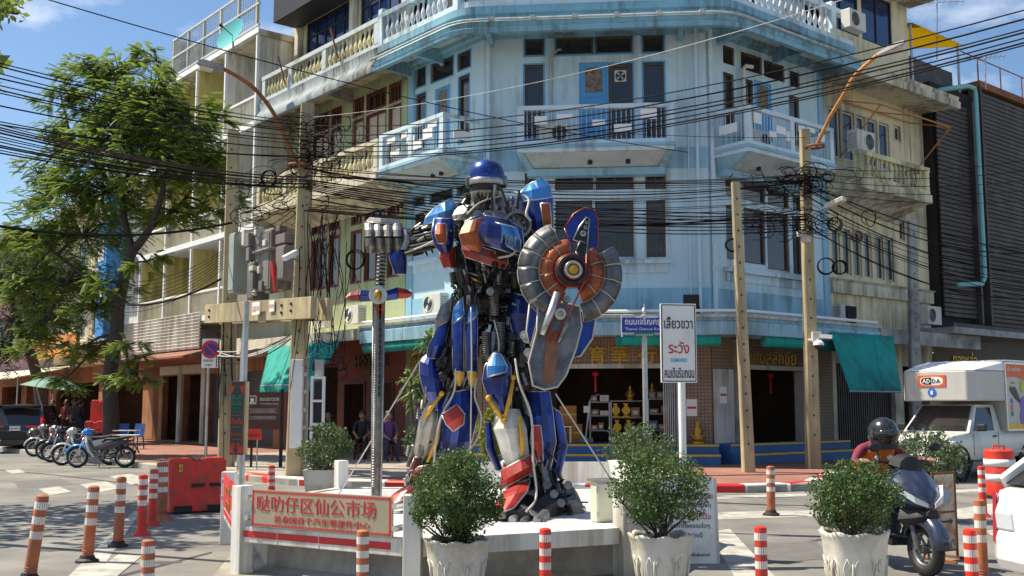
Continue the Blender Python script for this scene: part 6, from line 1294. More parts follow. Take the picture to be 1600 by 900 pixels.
for px, py, w, h, d, m, dd, nm in ((424, 410, 74, 92, .55, m_ebox, 0, 'switch_cabinet'), (404, 440, 24, 60, .4, m_ebox, .32, 'meter_box'), (374, 412, 22, 96, .4, m_egr, .15, 'tall_cabinet'), (452, 412, 32, 55, .45, m_ebox, .35, 'junction_box'), (447, 374, 34, 16, .3, m_ebox, .4, 'fuse_box'), (394, 376, 18, 22, .3, m_ebox, .4, 'fuse_box'), (409, 422, 8, 12, .2, m_acw, .5, 'small_box'), (394, 398, 12, 22, .25, m_ebox, .45, 'meter_box'), (412, 448, 14, 18, .2, m_ebox, .5, 'meter_box'), (428, 393, 60, 4, .7, m_grey, .1, 'drip_cover'), (385, 372, 10, 26, .2, m_acw, .2, 'insulator_box'), (418, 380, 12, 10, .2, m_acw, .5, 'small_box'), (398, 420, 16, 8, .2, m_acw, .6, 'meter_box'), (436, 440, 12, 20, .2, m_ebox, .6, 'meter_box'), (425, 362, 50, 5, .3, m_grey, .2, 'drip_cover'), (404, 362, 9, 14, .2, m_acw, .3, 'insulator_box'), (440, 358, 14, 10, .2, m_ebox, .3, 'fuse_box')):
    Yb = 24.3 + (px - 424) * -.02 - dd; c = at(px, py, Yb); k = Yb / 1655; MB().box(c, (w * k, d, h * k), Rz).build(nm, m, tp, bevel=.02)
    if h > 40: MB().box(c + Rz @ V((0, -d / 2 - .008, 0)), (w * k * .88, .015, h * k * .9), Rz).build('box_door', m, tp, bevel=.004)
MB().tube([at(426, 408, 23.4), at(428, 430, 23.4), at(430, 455, 23.4)], [.05, .06, .04], 6).build('red_switch_handle', m_red, tp)
for px, py, w, h, tx, col in ((400, 482, 28, 20, '22511', m_redpaint), (425, 478, 17, 18, 'เขต', m_redpaint)):
    Yb = 23.9 + (400 - px) * .02 - .35; c = at(px, py, Yb); k = Yb / 1655; MB().box(c, (w * k, .012, h * k), Rz).build('number_plate', m_signw, tp); text(tx, h * k * .55, c + Rz @ V((0, -.012, 0)), Rz @ V((1, 0, 0)), (0, 0, 1), col, tp, wmax=w * k * .85)
MB().tube([at(383, 505, 24.8), at(380, 560, 24.8), V((at(378, 600, 24.8).x, 24.8, .15))], .07, 8).build('conduit_pipe', m_steel, tp)
for q in ((398, 462), (418, 458), (438, 455), (458, 450)): 
    c = at(q[0], q[1], 24.0); MB().lathe([(.03, 0), (.07, .03), (.03, .06), (.07, .09), (.03, .12), (.05, .15)], c, 10).build('insulator', m_acw, tp)
# trunking on the lower part of the tall left pole
ca = thing('cable_trunking', 'white steel cable trunking strapped to the foot of the tall left pole', 'cable trunking', (B0_.x, 22.5, .15))
c = at(466, 600, 22.55); MB().b2(at(456, 600, 22.55).x, at(474, 600, 22.55).x, 22.45, 22.62, at(460, 700, 22.55).z, at(460, 562, 22.55).z).build('white_cover', m_bright, ca, bevel=.01)
for py in (585, 612, 640, 668): MB().b2(at(474, 600, 22.55).x, at(480, 600, 22.55).x, 22.5, 22.6, at(460, py + 3, 22.55).z, at(460, py - 3, 22.55).z).build('strap', m_steel, ca)
MB().cyl(at(481, 560, 22.6), V((at(479, 700, 22.6).x, 22.6, .15)), .03, n=8).build('grey_conduit', m_steel, ca)
x0, x1 = at(486, 600, 21.9).x, at(508, 600, 21.9).x; z1 = at(490, 588, 21.9).z; lad = MB()
for xx in (x0, x1 - .05): MB().b2(xx, xx + .05, 21.85, 21.95, .15, z1).build('ladder_rail', m_bright, ca)
for z in np.linspace(.3, z1 - .03, 5): MB().b2(x0 + .05, x1 - .05, 21.84, 21.96, z - .025, z + .025).build('ladder_rung', m_bright, ca)
MB().b2(x0 + .08, x1 - .08, 21.9, 21.93, .2, z1 - .1).build('black_cover', m_black, ca); MB().b2(x0 + .06, x1 - .06, 21.96, 22.1, z1 - .4, z1 + .35).build('grey_duct', m_grey, ca)
# street lamps on pole arms
def lamp(pts, head, m, label, Y):
    P_ = [at(*p) for p in pts]; t = thing('street_lamp', label, 'street lamp', P_[0]); out = []
    for i in range(len(P_) - 1):
        p0, p1, p2, p3 = P_[max(i - 1, 0)], P_[i], P_[i + 1], P_[min(i + 2, len(P_) - 1)]
        for k in range(5): q = k / 5; out.append(.5 * ((2 * p1) + (p2 - p0) * q + (2 * p0 - 5 * p1 + 4 * p2 - p3) * q * q + (3 * p1 - p0 - 3 * p2 + p3) * q ** 3))
    out.append(P_[-1]); MB().tube(out, .045, 9).build('arm', m, t, smooth=True); a, b = at(*head[0]), at(*head[1]); d = b - a
    rg_ = [[a + d * f + V((0, y * w, z * h)) for y, z in ((-1, -.3), (-.6, -1), (.6, -1), (1, -.3), (.7, .8), (-.7, .8))] for f, w, h in ((0, .06, .06), (.25, .12, .09), (.6, .17, .1), (.9, .14, .07), (1, .05, .03))]
    hd = MB().loft(rg_).build('lamp_head', m_grey, t, smooth='auto'); MB().beam(a + d * .45 + V((0, 0, -.1)), a + d * .88 + V((0, 0, -.09)), .2, .03).build('lens', m_acw, hd)
    for f in (.1,): MB().ring(P_[0] + V((0, .0, .05)), (0, 0, 1), .2, .03, 14, 5).build('clamp', m_rust, t)
    return t
lamp([(465, 262, 22.5), (432, 185, 22.0), (402, 143, 21.6), (375, 122, 21.3), (350, 108, 21.1)], [(350, 108, 21.1), (308, 98, 20.8)], m_rust, 'street lamp on a rusty brown arm at the left pole', 22)
lamp([(1274, 232, 25.2), (1296, 185, 24.8), (1318, 148, 24.5), (1336, 118, 24.2), (1372, 85, 23.9)], [(1370, 86, 23.9), (1414, 66, 23.6)], m_orangep, 'street lamp on an orange arm at the right pole', 25)
fl = thing('fluorescent_lamp', 'white tubular lamp on a short arm of the right pole', 'street lamp', at(1272, 330, 25.2)); MB().beam(at(1268, 335, 25.2), at(1292, 322, 25.0), .06, .05).build('arm', m_steel, fl); MB().beam(at(1290, 323, 25.0), at(1320, 310, 24.7), .2, .12).build('lamp_head', m_acw, fl, bevel=.02)
# cameras and boxes on the right pole
for px, py, w, h, lab in ((1275, 527, 14, 17, 'white camera box on the right pole above the dome camera'), (1253, 365, 14, 9, 'small beige box on the right pole'), (1259, 374, 14, 10, 'lower small beige box on the right pole')):
    c = at(px, py, 25.2); k = 25.2 / 1655; bx = thing('pole_box', lab, 'box', c - V((0, 0, h * k / 2))); MB().box(c, (w * k, .16, h * k)).build('casing', m_acw, bx, bevel=.01); MB().box(c + V((0, -.085, 0)), (w * k * .85, .01, h * k * .85)).build('lid', m_acw, bx)
dc = thing('dome_camera', 'white dome security camera on the right pole', 'security camera', at(1279, 547, 25.1)); c = at(1279, 538, 25.1)
MB().lathe([(.0, .1), (.06, .09), (.12, .04), (.13, -.02)][::-1], c, 16).build('housing', m_bright, dc, smooth='auto'); MB().ball(c + V((0, 0, -.03)), .1, 14, 8).build('dome', m_black, dc, smooth=True); MB().beam(c + V((-.2, .15, .12)), c + V((0, 0, .12)), .05, .05).build('bracket', m_bright, dc); MB().beam(c + V((.05, 0, .2)), c + V((.3, -.1, .17)), .09, .09).build('bullet_camera', m_bright, dc)
cc_ = thing('bullet_camera', 'white box security camera on the tall left pole', 'security camera', at(455, 400, 22.3)); MB().beam(at(444, 404, 22.1), at(463, 394, 22.4), .12, .11).build('housing', m_bright, cc_, bevel=.01); MB().beam(at(455, 403, 22.3), at(468, 408, 22.6), .04, .04).build('bracket', m_steel, cc_)
# ---- overhead cables
def catenary(a, b, sag, n=18): return [a.lerp(b, k / n) - V((0, 0, sag * 4 * (k / n) * (1 - k / n))) for k in range(n + 1)]
CAB = 'overhead cables'
def cable(a, b, sag, r, label, m=m_wire, group=CAB):
    return MB().tube(catenary(V(a), V(b), sag), r, 5).build('overhead_cable', m, label=label, cat='cable', group=group, base=b, fix=False)
rg = random.Random(9)
Bp = lambda y, dx=0, dy=0: at(480 + dx, y, 22.6 + dy)
Dp = lambda y, dx=0: at(1259 + dx, y, 25.2)
lab1 = 'thin cable from the left edge to the tall left pole'
for i, (y0, y1) in enumerate(((96, 192), (101, 196), (112, 203), (120, 207), (131, 214), (138, 219), (143, 226), (163, 233), (188, 243), (193, 246))): cable(at(-12, y0, 14 + .05 * i), Bp(y1), .10 + .02 * (i % 3), .009 + .003 * (i % 2), lab1 + ', ' + ORD[i])
m_wired = mat('dark_red_cable_sheath', (.05, .018, .014), .5, var=.3)
lab2 = 'cable of the thick bundle at the left edge'
for i in range(11): y0 = 192 + i * 4.6 + rg.uniform(-1, 1); cable(at(-12, y0, 14.2 + rg.uniform(-.1, .1)), Bp(278 + i * 1.6 + rg.uniform(-2, 2)), .12 + rg.uniform(0, .06), rg.uniform(.008, .015), lab2 + ', ' + ORD[i], m_wired if i in (0, 1, 2) else m_wire)
lab3 = 'taut black cable of the upper set rising to the right edge'
for i, (y0, ym, y1) in enumerate(((196, 0, 12), (210, 0, 26), (221, 0, 42), (228, 0, 47), (236, 0, 56), (243, 0, 63), (246, 0, 67))): cable(Bp(y0), at(1615, y1, 12.5 + .06 * i), .46, .010 + .003 * (i % 2), lab3 + ', ' + ORD[i])
lab4 = 'black cable of the middle set running from the tall left pole to the right pole'
for i in range(20):
    y0 = 255 + rg.uniform(0, 75); y1 = 268 + (y0 - 255) * .95 + rg.uniform(-8, 12); cable(Bp(y0, rg.uniform(-6, 14)), Dp(y1, rg.uniform(-8, 5)), rg.uniform(.1, .55), rg.choice((.008, .009, .012, .016)), lab4, m_wired if i % 6 == 0 else m_wire)
lab5 = 'dark red or black cable of the bundle behind the statue head'
for i in range(7): cable(Bp(282 + i * 2.2), Dp(335 + i * 4), .2 + .04 * i, .014, lab5, m_wired if i % 2 else m_wire)
cable(at(60, -5, 15), at(1075, 238, 25.5), .25, .010, 'single thin cable falling from the top left across the blue facade to its middle balcony')
cable(at(490, 183, 22.6), at(1340, -8, 16), .3, .006, 'thin pale wire rising across the blue facade to the top right', m_greyw); cable(Dp(215), at(800, 195, 27), .1, .007, 'thin cable from the right pole to the middle blue balcony')
cable(at(-12, 352, 20), at(362, 348, 26), .25, .03, 'thick black cable crossing the big tree low at the left')
lab6 = 'sagging cable from the left pole into the big tree'
for i in range(8): cable(at(190 - i * 8, 440 + i * 5, 30.5), at(348, 392 + i * 4, 26.2), .25 + .05 * i, .008, lab6 + ', ' + ORD[i])
lab7 = 'cable sloping down from the right pole to the right edge'
for i in range(12): cable(Dp(280 + i * 7 + rg.uniform(-3, 3), 2), at(1615, 385 + i * 9 + rg.uniform(-8, 8), 27 - .1 * i), rg.uniform(.15, .5), rg.choice((.008, .011, .016)), lab7 + ', ' + ORD[i])
lab8 = 'level cable from the right pole across the dark slatted building'
for i in range(5): cable(Dp(262 + i * 9, 2), at(1615, 248 + i * 16, 30), .2, .009, lab8 + ', ' + ORD[i])
lab9 = 'low cable slung between the two left poles'
for i in range(7): cable(at(340, 555 + rg.uniform(-8, 10), 26), at(468, 520 + rg.uniform(-10, 10), 22.6), rg.uniform(.1, .35), .012, lab9, m_wire if i % 2 else m_greyw)
lab10 = 'cable rising from the left pole to the tall left pole'
for i in range(8): cable(at(366, 290 + i * 12, 26.2), Bp(235 + i * 12), rg.uniform(.05, .3), .010, lab10 + ', ' + ORD[i])
cable(at(200, 476, 29), at(345, 436, 26.2), .2, .03, 'thick dark cable leaving the tree toward the left pole')
# hanging tangles: nobody could count these
def tangle(c0, w, h, Y, n, seed, label, vertical=False):
    rs = random.Random(seed); mb = MB()
    for k in range(n):
        x = rs.gauss(c0[0], w / 2); y = rs.uniform(c0[1] - h / 2, c0[1] + h / 2); pts = []
        if vertical: 
            l = rs.uniform(.3, 1) * h; y = c0[1] - h / 2 + rs.uniform(0, h * .3); am, ph, fq, dr = rs.uniform(0, w * .3), rs.uniform(0, 6.3), rs.uniform(.15, .5), rs.uniform(-w, w) * .4; yy = Y + rs.uniform(-.15, .15)
            for q in range(12): pts.append(at(x + am * math.sin(q * fq + ph) + dr * q / 11, y + l * q / 11, yy))
        else:
            a0 = rs.uniform(0, 6.28); r1, r2 = rs.uniform(6, 26), rs.uniform(4, 16); tr_ = rs.uniform(2, 5.5)
            for q in range(10): a = a0 + tr_ * q / 9; pts.append(at(x + r1 * math.cos(a), y + r2 * math.sin(a), Y + rs.uniform(-.15, .15)))
        mb.tube(pts, rs.choice((.005, .007, .009, .012)), 5)
    mb.build('cable_tangle', m_wire, label=label, cat='cables', kind='stuff', fix=False)
tangle((500, 225), 50, 75, 22.5, 70, 1, 'tangle of black cable loops at the top of the tall left pole'); tangle((508, 440), 42, 230, 22.4, 34, 2, 'black cables hanging down the tall left pole', True); tangle((450, 300), 90, 60, 23, 36, 3, 'loose black cable loops between the two left poles')
tangle((1245, 285), 62, 40, 25, 80, 4, 'tangle of black cable loops around the right pole'); tangle((1235, 350), 90, 34, 25, 46, 5, 'second lower tangle of cable loops at the right pole'); tangle((355, 600), 16, 240, 26, 14, 6, 'black cables hanging down the left pole', True); tangle((392, 340), 40, 30, 24.2, 16, 8, 'short loops of cable above the grey electrical boxes'); tangle((512, 555), 26, 60, 22.2, 18, 12, 'cable ends curling above the white cable ladder', False)
for px, py, r, Y, lab in ((555, 406, 18, 22, 'round coil of black cable hanging in front of the green shophouse'), (420, 278, 16, 22.4, 'round coil of black cable left of the tall left pole'), (1291, 415, 16, 25, 'larger coil of black cable on the right pole lines'), (1313, 418, 13, 25, 'smaller coil of black cable on the right pole lines'), (1305, 350, 13, 25, 'coil of dark red cable by the white tubular lamp'), (1340, 370, 10, 25, 'narrow coil of dark red cable right of the white tubular lamp'), (1145, 382, 12, 24, 'coil of black cable behind the slim pale pole')):
    cl_ = MB(); c = at(px, py, Y); k = Y / 1655
    for q in range(4): cl_.ring(c + V((rg.uniform(-.02, .02), q * .02, rg.uniform(-.02, .02))), (.2, 1, .05), r * .82 * k * rg.uniform(.93, 1.03), .011, 22, 5)
    cl_.build('cable_coil', m_wired if 'red' in lab else m_wire, label=lab, cat='cable coil', group='cable coils', fix=False)
# rooftop aerials at the top right
for px, yb, yt, l, lab in ((1464, 62, -12, 42, 'fishbone television aerial above the yellow roof'), (1540, 110, 85, 30, 'low television aerial on the roof of the dark slatted building')):
    t = thing('tv_aerial', lab, 'aerial', at(px, yb + 30, 36)); MB().cyl(at(px, yb + 30, 36), at(px, yt, 36), .025, n=6).build('mast', m_steel, t); y = max(yt + 12, 4) if yb < 100 else yt + 5
    MB().cyl(at(px - l, y + 2, 36), at(px + l, y - 2, 36), .015, n=5).build('boom', m_steel, t)
    for q in range(9): c = at(px - l + q * l / 4, y + 2 - q * .5, 36); MB().cyl(c + V((-.06, -.25, .02)), c + V((.06, .25, -.02)), .008, n=4).build('element', m_steel, t)
# ================================================================== vehicles (built in local axes: x forward, y left, z up)
m_chrome = mat('chrome', (.7, .7, .7), .15, metal=1., var=.05)
m_lens = mat('clear_lamp_lens', (.55, .58, .6), .08, var=.1, coat=.5)
m_tail = mat('red_lamp_lens', (.45, .01, .01), .12, var=.15, coat=.6)
m_seat = mat('black_vinyl_seat', (.014, .013, .013), .5, var=.2)
m_engine = mat('engine_grey_metal', (.18, .18, .18), .45, metal=.7, var=.25, scale=15)
def wheel(root, x, z, R, r, m_rim=m_alum, spokes=12, name='wheel', y=0., disc=True, wide=1.):
    w = MB().ring((x, y, z), (0, 1, 0), R - r, r, 28, 8, sq=wide).build(name, m_black, root, smooth=True)
    MB().ring((x, y, z), (0, 1, 0), R - r * 1.9, r * .35, 26, 6, sq=2.2 * wide).build('rim', m_rim, w, smooth=True)
    MB().cyl((x, y - r * wide, z), (x, y + r * wide, z), R * .16, n=12).build('hub', m_engine, w)
    sp = MB()
    for k in range(spokes): a = 2 * math.pi * k / spokes; sp.cyl((x, y + r * .4, z), (x + math.cos(a) * (R - r * 1.9), y - r * .2, z + math.sin(a) * (R - r * 1.9)), .006 if spokes > 8 else R * .05, n=5, cap=False)
    sp.build('spokes', m_rim, w); return w
def motorbike(label, loc, rz, body, accent, basket=False, legs=None):
    t = thing('parked_motorcycle', label, 'motorcycle', loc, rz, 'motorcycles parked along the kerb', local=True); W_ = .62
    wheel(t, W_, .285, .285, .04); wheel(t, -W_, .285, .285, .045)
    for s in (-1, 1):
        MB().tube([(W_, .075 * s, .285), (W_ - .11, .075 * s, .62), (W_ - .17, .06 * s, .8)], .022, 8).build('fork_leg', m_chrome, t, smooth=True)
        MB().tube([(-W_ + .06, .1 * s, .3), (-.1, .08 * s, .33)], .022, 6).build('swing_arm', m_engine, t); MB().tube([(-W_ + .05, .12 * s, .32), (-W_ + .12, .1 * s, .62)], .028, 8).build('shock_absorber', m_black, t)
    G = []
    for k in range(9): a = R_(20 + 150 * k / 8 - 10); c = V((W_, 0, .285)); d = V((math.cos(a), 0, math.sin(a))); G.append([c + d * .325 + V((0, -.07, 0)) - d * .03, c + d * .34 + V((0, -.04, 0)), c + d * .345, c + d * .34 + V((0, .04, 0)), c + d * .325 + V((0, .07, 0)) - d * .03])
    o = MB().loft(G, closed=False).build('front_fender', accent, t, smooth=True, fix=False); o.modifiers.new('solid', 'SOLIDIFY').thickness = .008
    def sec(x, z, hw, hh, k=.6): return [V((x, y * hw, z + q * hh)) for y, q in ((-1, -.5), (-1, .3), (-k, .9), (0, 1), (k, .9), (1, .3), (1, -.5), (k, -1), (0, -1), (-k, -1))]
    MB().loft([sec(.52, .9, .05, .06), sec(.46, .93, .12, .1), (sec(.36, .95, .14, .11)), sec(.26, .93, .09, .07)]).build('headlight_cowl', accent if basket else body, t, smooth='auto')
    MB().ball((.5, 0, .915), .075, 12, 8, (.5, 1.2, .8)).build('headlight', m_lens, t, smooth=True)
    for s in (-1, 1):   # leg shields
        MB().loft([[V((x, s * y0, z)), V((x + .02, s * y1, z)), V((x - .05, s * (y1 + .015), z)), V((x - .04, s * y0, z))] for x, z, y0, y1 in ((.40, .86, .03, .12), (.36, .66, .05, .2), (.28, .45, .08, .21), (.16, .3, .1, .17))]).build('leg_shield', body, t, bevel=.01)
        MB().loft([[V((x, s * y, z - h)), V((x, s * (y + .03), z)), V((x, s * y, z + h)), V((x, s * (y - .03), z))] for x, z, y, h in ((.1, .5, .09, .05), (-.15, .58, .12, .09), (-.45, .66, .13, .07), (-.78, .72, .06, .02))]).build('side_panel', ck_ if basket else body, t, smooth='auto')
        MB().ball((.37, .2 * s, 1.17), .06, 10, 6, (.25, 1.0, .65)).build('mirror', m_black, t, smooth=True); MB().tube([(.3, .2 * s, 1.0), (.36, .2 * s, 1.12)], .008, 5).build('mirror_stem', m_black, t)
        MB().tube([(.3, .06 * s, .98), (.28, .2 * s, 1.02), (.2, .33 * s, .99)], .014, 7).build('handlebar', m_chrome, t, smooth=True); MB().cyl((.23, .27 * s, 1.0), (.19, .36 * s, .985), .02, n=8).build('grip', m_black, t); MB().ball((.48, .13 * s, .82), .035, 8, 6, (1, .8, 1.2)).build('indicator', m_tail if s > 0 else m_lens, t, smooth=True)
        MB().cyl((-.02, .12 * s, .3), (-.02, .25 * s, .3), .018, n=6).build('foot_peg', m_black, t)
    MB().tube([(.38, 0, .72), (.2, 0, .5), (-.1, 0, .5), (-.5, 0, .62)], [.05, .05, .05, .04], 8).build('frame', m_engine, t, smooth=True)
    MB().box((.03, 0, .32), (.26, .2, .2)).cyl((.1, 0, .34), (.3, 0, .38), .065, n=10).build('engine', m_engine, t, bevel=.02)
    MB().loft([sec(-.02, .68, .07, .03), sec(-.12, .76, .11, .04), sec(-.4, .76, .13, .045), sec(-.66, .81, .12, .045), sec(-.78, .83, .07, .03)]).build('seat', m_seat, t, smooth='auto')
    MB().tube([(.1, -.12, .26), (-.2, -.15, .24), (-.3, -.16, .3), (-.85, -.17, .42)], [.02, .03, .045, .045], 9).build('exhaust', m_chrome if not basket else m_black, t, smooth=True)
    MB().ball((-.82, 0, .72), .06, 10, 6, (.5, 1.2, .8)).build('tail_light', m_tail, t, smooth=True); MB().loft([[V((x, -.07, z)), V((x, .07, z)), V((x - .02, .06, z - .02)), V((x - .02, -.06, z - .02))] for x, z in ((-.74, .68), (-.88, .56), (-.98, .4))]).build('rear_fender', m_black, t)
    MB().cyl((0, .1, .28), (-.05, .3, .01), .012, n=6).build('side_stand', m_engine, t)
    if basket:
        b = MB(); z0, z1 = .86, .98
        for x in np.linspace(-.95, -.35, 9): b.cyl((x, -.24, z0), (x, .24, z0), .006, n=4)
        for y in np.linspace(-.24, .24, 9): b.cyl((-.95, y, z0), (-.35, y, z0), .006, n=4)
        for z in (z0, z1): b.tube([(-.35, -.24, z), (-.95, -.24, z), (-.95, .24, z), (-.35, .24, z), (-.35, -.24, z)], .012, 5)
        b.build('wire_rack', m_steel, t)['kind'] = 'stuff'
    return t
cw_ = mat('pearl_white_bodywork', (.55, .55, .53), .25, var=.03, coat=.5); cb_ = mat('sky_blue_bodywork', (.01, .22, .60), .25, var=.05, coat=.5); ck_ = mat('charcoal_violet_bodywork', (.03, .028, .045), .28, var=.1, coat=.5); csil = mat('silver_bodywork', (.25, .25, .27), .28, metal=.5, var=.05, coat=.4)
def bike_at(pxf, pxr, y, lab, body, acc, basket=False, turn=0.):
    g = gnd((pxf + pxr) / 2, y); return motorbike(lab, (g.x, g.y, 0), math.pi + turn, body, acc, basket)
bike_at(118, 197, 731, 'white and blue motorcycle with a wire rack, nearest of the parked row', cw_, cb_, True, .05)
bike_at(98, 170, 727, 'white motorcycle with a cream front fender, second of the parked row', cw_, cw_, False, .22)
bike_at(82, 148, 722, 'dark violet scooter-style motorcycle, middle of the parked row', ck_, ck_, False, .25)
bike_at(74, 134, 718, 'charcoal motorcycle half hidden, fourth of the parked row', csil, ck_, False, .3)
bike_at(54, 116, 713, 'silver white motorcycle next to the navy car, last of the parked row', csil, cw_, False, .28)
hm_ = thing('motorcycle_helmet', 'grey round helmet hung on the last parked motorcycle', 'helmet', at(52, 690, 31.2)); c = at(53, 676, 31.0); MB().ball(c, .15, 14, 10, (1.1, 1, .95)).build('shell', mat('grey_helmet', (.09, .085, .08), .35, coat=.3), hm_, smooth=True); MB().ball(c + V((-.05, -.06, -.03)), .13, 12, 8, (.9, .9, .6)).build('visor', m_glass, hm_, smooth=True)

def car_body(t, L_, Wd, Hh, paint, belt, hood, xr, xf, roof0, roof1, wr=.34, glass=m_glass, nosez=.75):
    """lofted lower body + greenhouse; x from -L/2 (tail) to L/2 (nose)"""
    h = Wd / 2
    def ring(x, w, zb, zt): return [V((x, y * w, z)) for y, z in ((-.92, zb), (-1, zb + .12), (-1.0, (zb + zt) / 2), (-.985, zt - .08), (-.92, zt), (0, zt + .015), (.92, zt), (.985, zt - .08), (1.0, (zb + zt) / 2), (1, zb + .12), (.92, zb))]
    st = [(-L_ / 2, h * .86, .45, belt - .18), (-L_ / 2 + .06, h * .95, .3, belt - .06), (-L_ / 2 + .3, h, .24, belt), (0, h, .22, belt), (xf, h, .22, belt), (xf + .3, h * .99, .22, hood + .02), (L_ / 2 - .35, h * .96, .24, hood - .05), (L_ / 2 - .08, h * .86, .28, nosez), (L_ / 2, h * .75, .36, nosez - .15)]
    MB().loft([ring(*s) for s in st]).build('body', paint, t, smooth='auto')
    def gr(x, w, z, k): return [V((x, y * w, z)) for y in (-1, -.6, 0, .6, 1)]
    base = [(xr, h * .95), (xf, h * .95)]; g = MB()
    b0 = [V((xr, -h * .95, belt - .01)), V((xf, -h * .95, belt - .01)), V((xf + .02, 0, belt - .01)), V((xf, h * .95, belt - .01)), V((xr, h * .95, belt - .01)), V((xr - .03, 0, belt - .01))]
    r0 = [V((roof0, -h * .74, Hh - .05)), V((roof1, -h * .74, Hh - .05)), V((roof1 + .03, 0, Hh - .03)), V((roof1, h * .74, Hh - .05)), V((roof0, h * .74, Hh - .05)), V((roof0 - .03, 0, Hh - .03))]
    g.loft([b0, r0]).build('glasshouse', glass, t)
    rf = MB(); rr = [[V((roof0 - .06, y * h * .77, Hh - .06)), V(((roof0 + roof1) / 2, y * h * .78, Hh - .02 + (.02 if abs(y) < .9 else -.02))), V((roof1 + .08, y * h * .76, Hh - .06))] for y in (-1, -.5, 0, .5, 1)]
    o = rf.loft(rr, closed=False).build('roof', paint, t, smooth=True, fix=False); o.modifiers.new('solid', 'SOLIDIFY').thickness = .04
    for s in (-1, 1):
        for (xa, xb, w) in ((xr, roof0, .16), (xf, roof1, .07), ((xr + xf) / 2 - .1, (roof0 + roof1) / 2 - .1, .06)): MB().beam((xa, s * h * .955, belt - .02), (xb, s * h * .755, Hh - .04), .05, w, up=V((1, 0, 0))).build('pillar', paint, t)
        MB().box(((xf - .12), s * (h + .08), belt + .05), (.1, .2, .14)).build('door_mirror', m_black if paint is not m_wcar else paint, t, bevel=.03)
        for xw in (-L_ / 2 + .85, L_ / 2 - .88): wheel(t, xw, wr, wr, .1, m_alum, 6, y=s * (h - .1), wide=1.05)
        for xh in (-.55, .5): MB().box((xh, s * (h + .01), belt - .16), (.18, .03, .03)).build('door_handle', paint, t)
        MB().beam((-.05, s * (h + .002), .35), (-.05, s * (h * .99), belt - .02), .006, .012).build('door_gap', m_black, t)
m_navy = mat('navy_car_paint', (.012, .016, .035), .22, var=.1, coat=.8); m_wcar = mat('white_car_paint', (.78, .78, .77), .22, var=.02, coat=.7)
sg_ = gnd(38, 700); hd_ = math.atan2(.770, -.638) - .35
suv = thing('parked_car', 'navy blue sport utility car seen from behind beside the parked motorcycles', 'car', (sg_.x + 1.35, sg_.y - 2.6, 0), hd_ - .12, local=True)
car_body(suv, 4.55, 1.86, 1.70, m_navy, 1.02, .98, -2.05, .95, -1.55, .25)
MB().box((-2.27, 0, .62), (.1, 1.6, .3)).build('rear_bumper', m_black, suv, bevel=.04)
for s in (-1, 1): MB().loft([[V((x, s * y, z)), V((x, s * (y - .1), z)), V((x + .1, s * (y - .08), z)), V((x + .1, s * (y + .015), z))] for x, y, z in ((-2.27, .86, .88), (-2.22, .9, 1.02), (-2.0, .84, 1.3))]).build('tail_light', m_tail, suv, bevel=.01); MB().box((-2.29, s * .6, .92), (.04, .5, .08)).build('tail_light_bar', m_tail, suv); MB().box((-2.33, s * .55, .45), (.04, .25, .06)).build('exhaust_trim', m_chrome, suv)
MB().box((-2.3, 0, .86), (.02, .36, .16)).build('number_plate', m_signw, suv); MB().box((-1.78, 0, 1.66), (.3, 1.25, .04)).build('roof_spoiler', m_navy, suv); MB().cyl((-2.0, .1, 1.08), (-1.95, -.3, 1.12), .01, n=5).build('wiper', m_black, suv)
text('1กข 4563', .1, (-2.312, 0, .86), (0, -1, 0), (0, 0, 1), m_blackp, suv)
# white car at the right edge, tail toward the camera-left
wc = thing('white_car', 'white hatchback cut by the right edge of the picture', 'car', (6.3, 8.6, 0), .18, local=True)
car_body(wc, 4.3, 1.78, 1.5, m_wcar, .98, .95, -2.0, .95, -1.35, .3)
for s in (-1, 1): MB().loft([[V((x, s * y, z)), V((x, s * (y - .22), z)), V((x + .2, s * (y - .2), z)), V((x + .28, s * (y + .035), z))] for x, y, z in ((-2.17, .74, .60), (-2.17, .76, .74), (-2.1, .79, .88))]).build('tail_light', m_lens, wc, bevel=.02); MB().beam((-2.17, s * .755, .5), (-2.13, s * .79, .9), .03, .04).build('tail_light_edge', m_tail, wc)
MB().box((-2.08, 0, .45), (.22, 1.62, .36)).build('rear_bumper', m_wcar, wc, bevel=.1); MB().box((-2.2, 0, .78), (.03, .4, .13)).build('number_plate', m_signw, wc); MB().box((-2.06, 0, .95), (.05, .7, .05)).build('chrome_trim', m_chrome, wc)
# ---- white pickup delivery truck with a tall box
m_trk = mat('white_truck_paint', (.62, .61, .57), .35, var=.06, dirt=.25, dcol=(.42, .40, .35), coat=.3); m_box = mat('pale_grey_box_panel', (.46, .455, .43), .4, var=.06, dirt=.2, dcol=(.42, .4, .36), streak=True, coat=.15)
tg = gnd(1528, 752); tdir = V((-.77, -.638, 0)); tl = V((.638, -.77, 0))   # heading, and its left side (near the camera)
tx = V((tg.x, tg.y, 0)) - tdir * .15 - tl * .86
tk = thing('delivery_truck', 'white pickup delivery truck with a tall advertising box body', 'truck', tx, math.atan2(tdir.y, tdir.x), local=True); h = .84
def rg2(x, w, zb, zt): return [V((x, y * w, z)) for y, z in ((-.94, zb), (-1, zb + .1), (-1, zt - .1), (-.93, zt), (0, zt + .02), (.93, zt), (1, zt - .1), (1, zb + .1), (.94, zb))]
MB().loft([rg2(-3.2, h * .98, .5, 1.05), rg2(-1.7, h, .48, 1.07), rg2(-.1, h, .46, 1.07), rg2(.15, h, .46, 1.05), rg2(.9, h * .97, .46, .99), rg2(1.28, h * .9, .46, .88), rg2(1.36, h * .8, .5, .74)]).build('lower_body', m_trk, tk, smooth='auto')
cabr = lambda x, w, z: [V((x, -w, z)), V((x + .03, 0, z)), V((x, w, z))]
